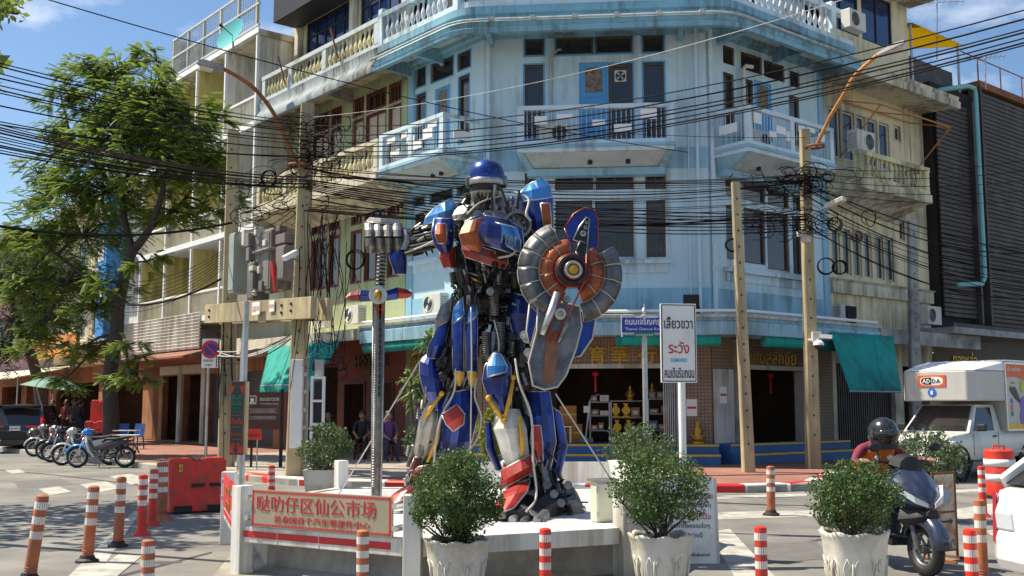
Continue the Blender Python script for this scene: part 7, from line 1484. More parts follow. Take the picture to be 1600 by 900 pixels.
b0 = [V((.28, -.78, 1.05)), V((.28, 0, 1.05)), V((.28, .78, 1.05)), V((-1.15, .8, 1.05)), V((-1.15, -.8, 1.05))]; r0 = [V((-.32, -.63, 1.66)), V((-.32, 0, 1.66)), V((-.32, .63, 1.66)), V((-1.1, .66, 1.66)), V((-1.1, -.66, 1.66))]
MB().loft([b0, r0]).build('cab', m_trk, tk)
lp = lambda p, q, f: p.lerp(q, f)
def onface(c, f0, f1, g0, g1, off): # c: bottom-left, bottom-right, top-right, top-left
    bl_, br_, tr_, tl_ = c; P_ = [lp(lp(bl_, br_, a), lp(tl_, tr_, a), b) for a, b in ((f0, g0), (f1, g0), (f1, g1), (f0, g1))]; return P_
ws = onface((b0[0], b0[2], r0[2], r0[0]), .05, .95, .06, .93, 0); MB().prism([p + V((.035, 0, .02)) for p in ws], V((-.03, 0, -.02))).build('windscreen', m_glass, tk)
for s in (1, -1):
    c = (b0[2], b0[3], r0[3], r0[2]) if s > 0 else (b0[0], b0[4], r0[4], r0[0]); P_ = onface(c, .12, .78, .05, .9, 0); MB().prism([p + V((0, .012 * s, 0)) for p in P_], V((0, -.03 * s, 0))).build('side_window', m_glass, tk)
    MB().box((.02, s * .95, 1.16), (.12, .2, .16)).build('door_mirror', m_black, tk, bevel=.03); MB().box((-.75, s * .85, .96), (.16, .03, .035)).build('door_handle', m_black, tk)
    for x in (-.93, .2): MB().beam((x, s * (h + .002), .55), (x, s * (h + .002), 1.03), .006, .012).build('door_gap', m_black, tk)
    for x in (.78, -2.35):
        wheel(tk, x, .33, .33, .1, m_alum, 6, y=s * .72, wide=1.1); MB().ring((x, s * (h - .02), .36), (0, 1, 0), .40, .035, 18, 5, a0=0, a1=2 * math.pi).build('wheel_arch', m_black, tk)
    MB().loft([[V((x, s * y, z)), V((x, s * (y - .28), z)), V((x - .12, s * (y - .1), z + .12)), V((x - .3, s * (y + .03), z + .1))] for x, y, z in ((1.31, .8, .66), (1.26, .81, .78))]).build('headlight', m_lens, tk)
    MB().box((-2.0, s * .86, .60), (2.3, .02, .05)).build('side_trim', m_steel, tk)
MB().box((1.33, 0, .5), (.16, 1.6, .2)).build('bumper', m_trk, tk, bevel=.05); MB().box((1.33, 0, .72), (.06, .8, .12)).build('grille', m_black, tk)
# box: over-cab front with rounded corners and sloping top
bxz = 1.74; F0 = [V((.06, -.86, 0)), V((.2, -.72, 0)), V((.2, .72, 0)), V((.06, .86, 0)), V((-1.22, .92, 0)), V((-1.22, -.92, 0))]
MB().loft([[p + V((0, 0, bxz)) for p in F0], [p + V((-.02, 0, 2.42)) for p in F0]]).build('over_cab_box', m_box, tk, bevel=.03)
MB().loft([[p + V((-.02, 0, 2.425)) for p in F0], [V((-.5, -.7, 2.62)), V((-.45, -.5, 2.63)), V((-.45, .5, 2.63)), V((-.5, .7, 2.62)), V((-1.22, .9, 2.64)), V((-1.22, -.9, 2.64))]]).build('box_visor', m_bright, tk, bevel=.02)
MB().b2(-3.6, -1.225, -.93, .93, 1.06, 2.64).build('box_body', m_box, tk, bevel=.015); MB().b2(-3.62, -1.2, -.95, .95, 2.645, 2.68).build('box_roof', m_bright, tk)
for x in (-1.9, -2.55, -3.1):
    for y in (-.932, .932): MB().box((x, y, 1.85), (.012, .006, 1.5)).build('panel_seam', m_steel, tk)
for z in (1.09, 2.61): MB().b2(-3.6, -1.22, .93, .945, z - .025, z + .02).build('box_trim', m_alum, tk)
MB().b2(-1.24, -1.19, .9, .94, 1.08, 2.62).build('corner_trim', m_alum, tk)
sd = .934; yv = V((0, 1, 0))
def side_panel(pts, m, nm, lift=.0): MB().prism([V((x, sd + lift, z)) for x, z in pts], V((0, .004, 0))).build(nm, m, tk)
m_orr = mat('orange_red_print', (.66, .10, .02), .45, var=.05); side_panel([(-1.25, 2.6), (-1.25, 2.28), (-1.7, 2.3), (-2.2, 2.22), (-2.6, 2.1), (-3.58, 2.0), (-3.58, 2.6)], m_orr, 'orange_print'); side_panel([(-1.25, 1.1), (-1.25, 1.22), (-3.58, 1.28), (-3.58, 1.1)], m_yel, 'yellow_print')
m_grp = mat('dark_shoe_print', (.03, .03, .035), .5); m_pur = mat('violet_print', (.22, .10, .50), .5); m_lim = mat('lime_print', (.45, .55, .05), .5)
side_panel([(-1.38, 2.0), (-1.42, 2.1), (-1.5, 2.04), (-1.62, 2.08), (-1.72, 2.0), (-1.88, 1.74), (-1.84, 1.7), (-1.7, 1.76), (-1.5, 1.88)], m_grp, 'shoe_print', .002)
side_panel([(-1.85, 1.7), (-1.9, 1.78), (-2.05, 1.86), (-2.12, 1.8), (-2.05, 1.4), (-1.98, 1.2), (-1.88, 1.22), (-1.84, 1.4), (-1.9, 1.55)], m_pur, 'shoe_print', .004); side_panel([(-1.9, 2.05), (-2.0, 2.2), (-2.2, 2.3), (-2.5, 2.2), (-2.6, 2.0), (-2.3, 1.95), (-2.0, 1.95)], m_lim, 'shoe_print', .003); side_panel([(-2.2, 2.3), (-2.35, 2.42), (-2.6, 2.4), (-2.6, 2.2), (-2.4, 2.2)], m_bright, 'shoe_print', .006)
for k, m in enumerate((m_pur, m_orr, mat('green_print', (.02, .2, .06), .5))): side_panel([(-1.42, 1.8 - k * .14), (-1.42, 1.68 - k * .14), (-1.5, 1.68 - k * .14), (-1.5, 1.8 - k * .14)], m, 'badge_print', .002)
xa, ya = V((-1, 0, 0)), V((0, 0, 1))
text('เอ๊ะ!..รองเท้าเธอ', .12, (-1.62, sd + .004, 2.48), xa, ya, m_bright, tk, wmax=.62); text('SR2U42', .06, (-1.55, sd + .004, 2.16), xa, ya, m_redpaint, tk)
fx = .203
def front(pts, m, nm, lift=0.): MB().prism([V((fx - .02 + lift, y, z)) for y, z in pts], V((.024, 0, 0))).build(nm, m, tk)
def rr_(cy, cz, w, h_, r=.0, n=5):
    if r == 0: return [(cy - w / 2, cz - h_ / 2), (cy + w / 2, cz - h_ / 2), (cy + w / 2, cz + h_ / 2), (cy - w / 2, cz + h_ / 2)]
    out = []
    for k in range(24): a = 2 * math.pi * k / 24; out.append((cy + w / 2 * (abs(math.cos(a)) ** .6) * (1 if math.cos(a) >= 0 else -1), cz + h_ / 2 * (abs(math.sin(a)) ** .6) * (1 if math.sin(a) >= 0 else -1)))
    return out
LY = .0 - .08
front(rr_(LY, 2.19, .66, .26), m_orr, 'logo_plate'); front(rr_(LY, 2.19, .54, .19, 1), m_bright, 'logo_oval', .003); front([(y, z) for y, z in rr_(LY, 2.19, .5, .165, 1) if y <= LY + .02], m_blackp, 'logo_half', .006)
text('AD', .145, (fx + .012, LY - .115, 2.19), (0, 1, 0), (0, 0, 1), m_bright, tk, bold=.01); text('DA', .145, (fx + .012, LY + .12, 2.19), (0, 1, 0), (0, 0, 1), m_blackp, tk, bold=.01)
front([(LY + .1 * math.cos(k * .3142), 1.93 + .1 * math.sin(k * .3142)) for k in range(20)], mat('blue_disc_print', (.02, .12, .5), .4), 'number_disc'); text('8', .15, (fx + .01, LY, 1.93), (0, 1, 0), (0, 0, 1), m_bright, tk, bold=.02)

# ================================================================== people
m_skin = mat('skin', (.30, .16, .10), .55, var=.08); m_hair = mat('black_hair', (.012, .010, .009), .5)
def person(label, J, cols, loc, rz, name='person', hair=True, sc=1., group=None, cat='person'):
    """J joints: dict of local positions. One continuous skinned body; materials by region."""
    t = thing(name, label, cat, loc, rz, group, local=True); order = []; verts, edges, rad = [], [], []
    def add(p, r): verts.append(tuple(c * sc for c in p)); rad.append(r * sc); return len(verts) - 1
    pel = add(J['pelvis'], .135); wa = add(J['waist'], .12); ch = add(J['chest'], .15); nk0 = add(J['neckbase'], .075); nk = add(J['neck'], .052); hd0 = add(J['chin'], .062); hd = add(J['head'], .098); hd2 = add(J['crown'], .07)
    for a, b in ((pel, wa), (wa, ch), (ch, nk0), (nk0, nk), (nk, hd0), (hd0, hd), (hd, hd2)): edges.append((a, b))
    reg = {}
    for s in ('L', 'R'):
        sh_ = add(J['sh' + s], .065); el = add(J['el' + s], .044); wr = add(J['wr' + s], .032); edges.extend([(nk0, sh_), (sh_, el), (el, wr)]); w, e = V(J['wr' + s]), V(J['el' + s]); d = (w - e).normalized(); sd_ = d.cross(V((0, 0, 1))); sd_ = sd_.normalized() if sd_.length > .1 else V((1, 0, 0)); pm = add(w + d * .06, .036); edges.append((wr, pm))
        cu = d.cross(sd_)
        for k, (o, l) in enumerate(((-.03, .07), (-.01, .08), (.01, .075), (.03, .06))): k1 = add(w + d * (.075 + l * .5) + sd_ * o * 1.1, .010); k2 = add(w + d * (.07 + l * .8) + sd_ * o * 1.15 + cu * .025, .008); edges.extend([(pm, k1), (k1, k2)])
        th = add(w + d * .05 + sd_ * .055, .011); th2 = add(w + d * .085 + sd_ * .065 + cu * .015, .009); edges.extend([(pm, th), (th, th2)])
        hp = add(J['hp' + s], .098); kn = add(J['kn' + s], .062); an = add(J['an' + s], .042); an_ = V(J['an' + s]); fd = V(J.get('foot', (0, -1, 0))); ft = add(an_ + fd * .10 + V((0, 0, -.045)), .038); to = add(an_ + fd * .19 + V((0, 0, -.055)), .028); edges.extend([(pel, hp), (hp, kn), (kn, an), (an, ft), (ft, to)])
    me = bpy.data.meshes.new('body'); me.from_pydata(verts, edges, []); o = bpy.data.objects.new('body', me); COL.objects.link(o); sk = o.modifiers.new('skin', 'SKIN')
    for i, sv in enumerate(me.skin_vertices[0].data): sv.radius = (rad[i], rad[i]); sv.use_root = (i == 0)
    sub = o.modifiers.new('sub', 'SUBSURF'); sub.levels = 2; sub.render_levels = 2; bpy.context.view_layer.update()
    m2 = bpy.data.meshes.new_from_object(o.evaluated_get(bpy.context.evaluated_depsgraph_get())); bpy.data.objects.remove(o); m2.materials.clear()
    for m in (m_skin, cols[0], cols[1], m_black): m2.materials.append(m)
    els = [V(J['wrL']) * sc, V(J['wrR']) * sc]; chin = (V(J['neck']) * sc).z; pz = V(J['pelvis']) * sc; torso = V(J['chest']) * sc
    segs = [(V(J[a]) * sc, V(J[b]) * sc, k) for a, b, k in (('pelvis', 'waist', 1), ('waist', 'chest', 1), ('chest', 'neckbase', 1), ('neck', 'crown', 0), ('shL', 'elL', 1), ('shR', 'elR', 1), ('neckbase', 'shL', 1), ('neckbase', 'shR', 1), ('elL', 'wrL', cols[2]), ('elR', 'wrR', cols[2]), ('hpL', 'knL', 2), ('hpR', 'knR', 2), ('knL', 'anL', 2), ('knR', 'anR', 2), ('pelvis', 'hpL', 2), ('pelvis', 'hpR', 2))]
    for s in 'LR': w, e = V(J['wr' + s]) * sc, V(J['el' + s]) * sc; segs.append((w + (w - e).normalized() * .03, w + (w - e).normalized() * .16, 0)); a = V(J['an' + s]) * sc; segs.append((a + V((0, 0, -.03)), a + V(J.get('foot', (0, -1, 0))) * .2 * sc + V((0, 0, -.05)), 3))
    def dist(p, a, b): ab = b - a; q = max(0, min(1, (p - a).dot(ab) / ab.length_squared)); return (p - a - ab * q).length
    for p in m2.polygons: c = p.center; p.material_index = min(segs, key=lambda s_: dist(c, s_[0], s_[1]))[2]; p.use_smooth = True
    b = bpy.data.objects.new('body', m2); COL.objects.link(b); b.parent = t; WO[b.name] = V((0, 0, 0))
    hc_ = V(J['head']) * sc; f = V(J.get('face', (0, -1, 0))).normalized()
    if hair:
        MB().ball(hc_ + V((0, 0, .03)) - f * .018, .108 * sc, 14, 10, (1, 1, 1.05)).build('hair', m_hair, t, smooth=True)
        sd_ = f.cross(V((0, 0, 1))).normalized(); fm = MB().ball(hc_ + f * .035 - V((0, 0, .02)), .088 * sc, 12, 8, (.95, .95, 1.15)); fo = fm.build('face', m_skin, t, smooth=True)
        for s in (-1, 1): MB().ball(hc_ + f * .115 + sd_ * .034 * s + V((0, 0, .0)), .011, 8, 6).build('eye', m_black, fo); MB().ball(hc_ + sd_ * .1 * s - V((0, 0, .01)), .022, 8, 6, (.6, .6, 1.3)).build('ear', m_skin, fo)
        MB().ball(hc_ + f * .125 - V((0, 0, .03)), .016, 8, 6, (.8, .8, 1.5)).build('nose', m_skin, fo); MB().ball(hc_ + f * .112 - V((0, 0, .07)), .02, 8, 5, (1.2, .6, .3)).build('mouth', m_redtrim, fo)
    return t
def standing(lean=0., armf=.1): return dict(pelvis=(0, 0, .93), waist=(0, 0, 1.08), chest=(0, .01, 1.28), neckbase=(0, .01, 1.42), neck=(0, 0, 1.49), chin=(0, -.01, 1.54), head=(0, -.01, 1.61), crown=(0, 0, 1.68), shL=(.18, 0, 1.4), elL=(.23, .02, 1.12), wrL=(.21, -armf, .9), shR=(-.18, 0, 1.4), elR=(-.23, .02, 1.12), wrR=(-.2, -armf * 1.5, .92), hpL=(.1, 0, .88), knL=(.11, -.03, .48), anL=(.11, .02, .085), hpR=(-.1, 0, .88), knR=(-.12, -.05, .48), anR=(-.13, .0, .085))
def sitting(h=.45): return dict(pelvis=(0, 0, h + .1), waist=(0, .02, h + .25), chest=(0, .0, h + .45), neckbase=(0, -.01, h + .59), neck=(0, -.02, h + .66), chin=(0, -.03, h + .71), head=(0, -.03, h + .78), crown=(0, -.02, h + .85), shL=(.18, 0, h + .57), elL=(.24, -.08, h + .32), wrL=(.14, -.3, h + .2), shR=(-.18, 0, h + .57), elR=(-.24, -.08, h + .32), wrR=(-.12, -.3, h + .2), hpL=(.1, -.05, h + .08), knL=(.14, -.42, h + .06), anL=(.14, -.42, .085), hpR=(-.1, -.05, h + .08), knR=(-.14, -.42, h + .06), anR=(-.15, -.38, .085))
cl = lambda n, c: mat('cloth_' + n, c, .85, var=.12, scale=12)
for px, Y, rz, lab, cs_, pose in ((82, 44, .4, 'person in dark clothes standing under the far awning', (cl('navy', (.02, .025, .05)), cl('jeans', (.03, .04, .08)), 1), standing()), (104, 43, -.3, 'person in a red shirt standing beside the green parasol', (cl('red', (.22, .03, .03)), cl('black', (.02, .02, .02)), 0), standing(0, .25)), (116, 42.5, .7, 'person in a patterned dark shirt left of the orange shop wall', (cl('grey', (.10, .09, .09)), cl('brown', (.05, .035, .03)), 0), standing(0, .2)), (126, 42, 2.6, 'person in black seen from behind by the orange shop wall', (cl('black', (.015, .015, .015)), cl('jeans', (.03, .04, .08)), 1), standing())):
    person(lab, pose, cs_, ((px - 800) / 1655 * Y, Y, .15), rz, group='people outside the far shops')
for px, Y, rz, lab, cs_ in ((515, 31, -.3, 'seated person in black in the maroon shop front, leftmost', (cl('black', (.015, .015, .015)), cl('jeans', (.03, .04, .08)), 0)), (567, 30, 0., 'seated person in black between the door and the sword', (cl('black', (.015, .015, .015)), cl('black', (.02, .02, .02)), 0)), (607, 29, .4, 'seated person in violet right of the sword', (cl('violet', (.12, .05, .2)), cl('jeans', (.03, .04, .08)), 0))):
    X = (px - 800) / 1655 * Y; st_ = thing('stool', lab.replace('seated person', 'low stool under the person'), 'stool', (X, Y, .15), group='shop stools', local=True); MB().lathe([(.16, .40), (.18, .42), (.18, .45), (.15, .455)], (0, .0, 0), 14).build('seat', m_redtrim, st_)
    for k in range(4): a = .785 + k * 1.571; MB().cyl((.17 * math.cos(a), .17 * math.sin(a), 0), (.12 * math.cos(a), .12 * math.sin(a), .41), .018, n=6).build('leg', m_redtrim, st_)
    person(lab, sitting(.44), cs_, (X, Y, .15), rz, group='people seated at the shops')
# ---- scooter rider coming past the right planter
gR = gnd(1428, 905); SX, SY_ = gR.x + .02, gR.y + .75; rzs = math.atan2(-.97, .24)   # heading toward the camera, slightly right
sc2 = thing('ridden_scooter', 'dark blue grey scooter ridden toward the camera beside the right planter', 'scooter', (SX, SY_, 0), rzs, local=True)
m_sct = mat('dark_blue_grey_scooter_paint', (.035, .045, .085), .24, metal=.3, var=.1, coat=.6); FX = .64
wheel(sc2, FX, .26, .26, .055, m_engine, 6); wheel(sc2, -.62, .26, .26, .06, m_engine, 6)
for s in (-1, 1): MB().tube([(FX, .09 * s, .26), (FX - .1, .09 * s, .58)], .026, 8).build('fork_leg', m_engine, sc2)
G = []
for k in range(9): a = R_(5 + 155 * k / 8); c = V((FX, 0, .26)); d = V((math.cos(a), 0, math.sin(a))); G.append([c + d * .29 + V((0, -.09, 0)) - d * .05, c + d * .33 + V((0, -.06, 0)), c + d * .345, c + d * .33 + V((0, .06, 0)), c + d * .29 + V((0, .09, 0)) - d * .05])
o = MB().loft(G, closed=False).build('front_fender', m_sct, sc2, smooth=True, fix=False); o.modifiers.new('solid', 'SOLIDIFY').thickness = .01
def s2(x, z, hw, hh): return [V((x, y * hw, z + q * hh)) for y, q in ((-1, -.2), (-.85, .5), (-.4, .95), (0, 1), (.4, .95), (.85, .5), (1, -.2), (.6, -.8), (0, -1), (-.6, -.8))]
MB().loft([s2(.74, .68, .05, .05), s2(.68, .72, .17, .1), s2(.56, .78, .25, .17), s2(.42, .84, .26, .22), s2(.32, .86, .2, .18)]).build('front_apron', m_sct, sc2, smooth='auto')
MB().loft([s2(.78, .6, .06, .05), s2(.70, .58, .14, .08), s2(.5, .56, .2, .14)]).build('lower_nose', m_black, sc2, smooth='auto')
MB().loft([s2(.50, .98, .06, .04), s2(.46, 1.04, .13, .09), s2(.34, 1.07, .17, .08), s2(.24, 1.04, .12, .05)]).build('handlebar_cowl', m_black, sc2, smooth='auto')
for s in (-1, 1):
    MB().loft([[V((.77, s * .04, .66)), V((.77, s * .04, .70)), V((.70, s * .05, .68))], [V((.73, s * .15, .70)), V((.72, s * .16, .77)), V((.62, s * .15, .74))], [V((.60, s * .25, .80)), V((.58, s * .26, .86)), V((.5, s * .23, .84))]]).build('headlight', m_lens, sc2)
    MB().loft([[V((x, s * y0, z)), V((x, s * y1, z)), V((x - .06, s * (y1 + .01), z)), V((x - .06, s * y0, z))] for x, z, y0, y1 in ((.42, .9, .05, .24), (.40, .62, .08, .25), (.30, .4, .1, .22), (.1, .27, .1, .2))]).build('leg_shield', m_sct, sc2, bevel=.015)
    MB().tube([(.33, .1 * s, 1.06), (.30, .24 * s, 1.08), (.22, .37 * s, 1.04)], .016, 7).build('handlebar', m_black, sc2, smooth=True); MB().cyl((.25, .29 * s, 1.06), (.2, .4 * s, 1.03), .024, n=8).build('grip', m_black, sc2); MB().tube([(.32, .25 * s, 1.08), (.38, .32 * s, 1.2)], .009, 5).build('mirror_stem', m_black, sc2); MB().ball((.37, .34 * s, 1.22), .075, 10, 7, (.3, 1.0, .6)).build('mirror', m_black, sc2, smooth=True)
    MB().loft([[V((x, s * y, z - h_)), V((x, s * (y + .04), z)), V((x, s * y, z + h_)), V((x, s * (y - .04), z))] for x, z, y, h_ in ((.0, .4, .14, .1), (-.3, .5, .17, .16), (-.65, .62, .15, .12), (-.95, .72, .06, .03))]).build('side_panel', m_sct, sc2, smooth='auto')
MB().b2(-.05, .34, -.17, .17, .26, .34).build('floor_board', m_black, sc2, bevel=.02); MB().loft([s2(-.02, .70, .1, .04), s2(-.15, .76, .15, .06), s2(-.5, .77, .16, .06), s2(-.9, .84, .08, .04)]).build('seat', m_seat, sc2, smooth='auto'); MB().b2(-.75, -.15, -.12, .12, .24, .6).build('engine_cover', m_engine, sc2, bevel=.04); MB().tube([(-.1, -.15, .25), (-.4, -.18, .25), (-.9, -.2, .38)], [.03, .05, .06], 9).build('exhaust', m_black, sc2, smooth=True)
J = dict(pelvis=(-.34, 0, .86), waist=(-.28, 0, .97), chest=(-.17, 0, 1.10), neckbase=(-.10, 0, 1.2), neck=(-.05, 0, 1.25), chin=(-.03, 0, 1.27), head=(0, 0, 1.33), crown=(0, 0, 1.4), shL=(-.1, .2, 1.18), elL=(-.02, .33, 1.04), wrL=(.16, .36, 1.07), shR=(-.1, -.2, 1.18), elR=(-.02, -.33, 1.04), wrR=(.16, -.36, 1.07), hpL=(-.24, .11, .86), knL=(.16, .2, .78), anL=(.12, .17, .42), hpR=(-.24, -.11, .86), knR=(.16, -.2, .78), anR=(.12, -.17, .42), foot=(1, 0, 0), face=(1, 0, 0))
rd = person('scooter rider in a maroon jacket, orange vest and black full-face helmet', J, (cl('maroon', (.20, .018, .04)), cl('black', (.02, .02, .02)), 1), (SX, SY_, 0), rzs, hair=False)
hc = V((.01, 0, 1.345)); MB().ball(hc, .158, 20, 14, (1.08, .95, 1.05)).build('helmet', mat('black_helmet_shell', (.018, .016, .016), .22, var=.2, coat=.6), rd, smooth=True)
MB().ball(hc + V((.055, 0, .0)), .135, 18, 10, (1, .98, .55)).build('visor', m_glass, rd, smooth=True); MB().loft([[hc + V((.11 * math.cos(a) + .02, .15 * math.sin(a), z)) for a in np.linspace(-1.4, 1.4, 11)] for z in (-.16, -.11, -.07)], closed=False).build('chin_guard', m_black, rd, smooth=True, fix=False)
vo = cl('orange_vest', (.62, .16, .015)); vs_ = [[V((x + cx, y * w, z)) for x, y in ((.155, -.45), (.165, 0), (.155, .45), (.09, .85), (-.02, 1), (-.13, .6), (-.14, 0), (-.13, -.6), (-.02, -1), (.09, -.85))] for cx, w, z in ((-.33, .165, .86), (-.28, .17, .96), (-.2, .19, 1.06), (-.13, .19, 1.15), (-.1, .15, 1.22))]
MB().loft(vs_, cap=False).build('vest', vo, rd, smooth=True, fix=False)
for s in (-1, 1): MB().ball((.0, .07 * s, 1.1), .035, 8, 6, (.5, 1, .8)).build('vest_badge', m_bright, rd)
# ================================================================== street furniture
def delineator(px, y_top, px_b, y_b, label, bright=True, w=19, foot='black', base=None, hgt=None, Yk=None):
    """flexible lane post with white bands; base given by its ground pixel (extrapolated below the frame where cut)"""
    b = gnd(px_b, y_b) if Yk is None else V(((px_b - 800) / 1645 / (CS - (450 - 900) / F * SN) * Yk, Yk, 0)); top = at(px, y_top, b.y); t = thing('lane_post', label, 'traffic post', b, group='flexible lane posts'); k = b.y / 1655; r = w / 2 * k; d = top - b; Hh = d.length; dn = d.normalized(); mc = m_red if bright else m_orange
    def seg(f0, f1, rr, m, nm): return MB().cyl(b + d * f0, b + d * f1, rr, n=16, cap=False).build(nm, m, t, smooth=True)
    MB().lathe([(r * 1.0, 0), (r * 1.0, Hh * .97), (r * .95, Hh * .985), (r * .6, Hh), (0, Hh)], b, 18, dn).build('tube', mc, t, smooth='auto')
    for f0, f1 in ((.83, .92), (.66, .75), (.49, .58)): seg(f0, f1, r * 1.012, m_refl, 'reflective_band')
    if not bright:
        for f in (.10, .13, .16): MB().ring(b + d * f, dn, r * 1.0, r * .09, 16, 5).build('flex_ring', mc, t)
    if foot == 'black': MB().lathe([(r * 2.1, 0), (r * 2.0, r * .5), (r * 1.4, r * .8), (r * 1.2, r * 1.3)], b, 14).build('foot', m_black, t)
    elif foot == 'red': MB().lathe([(r * 2.2, 0), (r * 2.0, r * .3), (r * 1.15, r * 1.1), (r, r * 1.3)], b, 16).build('foot', mc, t, smooth='auto')
    return t
delineator(67, 773, 45, 908, 'faded orange lane post leaning at the far left front', False, 19)
delineator(147, 759, 136, 879, 'faded orange lane post, second from the left', False, 17)
delineator(190, 745, 184, 855, 'faded orange lane post, third from the left', False, 15)
delineator(224, 741, 221, 837, 'bright red lane post, left of the pair by the water barrier', True, 14, 'red'); delineator(241, 733, 237, 822, 'bright red lane post, right of the pair by the water barrier', True, 13, 'red')
delineator(254, 722, 252, 814, 'worn wide orange lane post touching the water barrier', False, 17, 'red')
delineator(232, 843, 232, 900, 'faded orange lane post at the bottom edge left of the platform', False, 20, Yk=8.3); delineator(567, 828, 567, 900, 'orange lane post in front of the Chinese sign panel', False, 19, Yk=8.6); delineator(852, 825, 852, 900, 'red and white lane post in front of the statue right foot', True, 18, Yk=8.7); delineator(1188, 822, 1190, 900, 'red and white lane post between the text board and the right planter', True, 19, Yk=8.7); delineator(1515, 826, 1519, 900, 'red and white lane post at the front by the white car', True, 20, Yk=8.6)
delineator(1530, 780, 1536, 912, 'faded orange lane post beside the white car', False, 17); delineator(1533, 728, 1537, 808, 'bright red lane post beside the red drum', True, 11, 'red'); delineator(1204, 728, 1205, 806, 'lone orange lane post on the road right of the text board', False, 13); delineator(424, 727, 424, 790, 'small red and white lane post behind the left sign panel', True, 11, 'red'); delineator(592, 738, 592, 790, 'small red and white lane post behind the sword', True, 9, 'red'); delineator(907, 782, 907, 812, 'short orange lane post seen under the back railing', False, 11)
# water-filled plastic barrier (jersey profile) standing on the road
def water_barrier(p0, p1, hgt, label):
    a, b = V(p0), V(p1); t = thing('water_barrier', label, 'traffic barrier', (a + b) / 2); d = (b - a).normalized(); n_ = V((d.y, -d.x, 0)); L_ = (b - a).length; rows = []
    for f in np.linspace(0, 1, 15):
        c = a + d * L_ * f; top = hgt * (1 if .06 < f < .94 else .94) - (.05 if .42 < f < .58 else 0); wv = .012 * math.cos(f * 6 * 2 * math.pi)
        rows.append([c + n_ * (s * (w + wv)) + V((0, 0, z)) for s, w, z in ((1, .26, 0.02), (1, .25, hgt * .14), (1, .15, hgt * .42), (1, .11, hgt * .75), (1, .10, top), (-1, .10, top), (-1, .11, hgt * .75), (-1, .15, hgt * .42), (-1, .25, hgt * .14), (-1, .26, .02))])
    MB().loft(rows).build('shell', m_red, t, smooth='auto', bevel=.015)
    for f in (.22, .78): MB().box(a + d * L_ * f + V((0, 0, .07)), (.26, .56, .1), Matrix.Rotation(math.atan2(d.y, d.x), 3, 'Z')).build('fork_slot', m_black, t)
    for f in (.5, .82): MB().box(a + d * L_ * f + n_ * .135 + V((0, 0, hgt * .5)), (.2, .06, .05), Matrix.Rotation(math.atan2(d.y, d.x), 3, 'Z')).build('hand_slot', m_black, t)
    MB().lathe([(.07, 0), (.07, .03), (0, .03)], a.lerp(b, .5) + V((0, 0, hgt - .05)), 12).build('fill_cap', m_red, t); return t, a, d, n_, L_
t, a, d, n_, L_ = water_barrier(gnd(258, 802), gnd(343, 797) + V((.05, 0, 0)), .83, 'large red water-filled plastic barrier at the left of the platform')
q = a + d * L_ * .2 + n_ * .125 + V((0, 0, .68)); MB().beam(q - d * .03, q + d * .03, .004, .11).build('yellow_sticker', m_yel, t); text('C', .08, q + n_ * .004, d, (0, 0, 1), m_blackp, t)
c0 = V(((150 - 800) / 1655 * 38, 38, .15)); water_barrier(c0 + V((-.35, 0, 0)), c0 + V((.35, .1, 0)), .95, 'red plastic barrier under the big tree on the pavement'); t2, *_ = water_barrier(c0 + V((-.3, .35, .0)), c0 + V((.35, .45, 0)), 1.7, 'tall red plastic container behind the far barrier under the tree')
# red drum with white bands
dg = V(((1557 - 800) / 1655 * 19.0, 19.0, 0)); td = thing('traffic_drum', 'red plastic traffic drum with white bands by the white truck', 'traffic drum', dg); r0, r1, hh = .29, .25, .86
MB().lathe([(r0, 0), (r0 * .98, .25), (r0 * .95, .27), (r1 * 1.06, .55), (r1 * 1.02, .57), (r1, hh - .03), (r1 * .85, hh), (0, hh)], dg, 26).build('drum', m_red, td, smooth='auto')
for z, z2 in ((.30, .43), (.56, .69)): MB().lathe([(r0 * .965 - z * .03 + .006, z), (r0 * .965 - z2 * .03 + .004, z2)], dg, 26).build('reflective_band', m_refl, td, smooth=True)
MB().lathe([(r0 * 1.15, 0), (r0 * 1.15, .06), (r0, .07)], dg, 26).build('foot', m_black, td); MB().tube([dg + V((-.1, 0, hh)), dg + V((-.1, 0, hh + .06)), dg + V((.1, 0, hh + .06)), dg + V((.1, 0, hh))], .018, 6).build('handle', m_red, td)
# ---- signs
def post(t, x, y, z0, z1, r, m=m_steel, nm='post'): MB().cyl((x, y, z0), (x, y, z1), r, n=10).build(nm, m, t, smooth='auto')
XA, YA, ZA = V((1, 0, 0)), V((0, -1, 0)), V((0, 0, 1))
def board(t, c, w, h, th, m, nm='board', border=None, bw=.02, rz=0.):
    R = Matrix.Rotation(rz, 3, 'Z'); MB().box(c, (w, th, h), R).build(nm, m, t, bevel=.004)
    if border:
        b = MB(); f = -th / 2 - .002
        for zz in (-1, 1): b.box(V(c) + R @ V((0, f, zz * (h / 2 - bw))), (w - 2 * bw, .004, bw * .6), R)
        for xx in (-1, 1): b.box(V(c) + R @ V((xx * (w / 2 - bw), f, 0)), (bw * .6, .0042, h - 2 * bw - bw * .62), R)
        b.build('border', border, t)
    return lambda u, v: V(c) + R @ V((u, -th / 2, v)), R @ XA
Y0 = 13.8; c = at(1060, 536, Y0); k = Y0 / 1655; ts = thing('warning_sign', 'white upright sign with black and red Thai lettering on a white post', 'sign', (at(1068, 700, Y0).x, Y0 + .06, 0))
f, xd = board(ts, c, 58 * k, 124 * k, .03, m_signw, 'board', m_blackp, .018, .14)
for s_, dy, sz, m, w in (('เลี้ยวขวา', 32, .185, m_blackp, 46), ('ระวัง', -7, .2, m_redpaint, 34), ('DIAMONDS', -27, .075, m_cyan, 27), ('คนเดินริมถนน', -47, .18, m_blackp, 48)): text(s_, sz, f(0, dy * k), xd, ZA, m, ts, wmax=w * k, bold=.012)
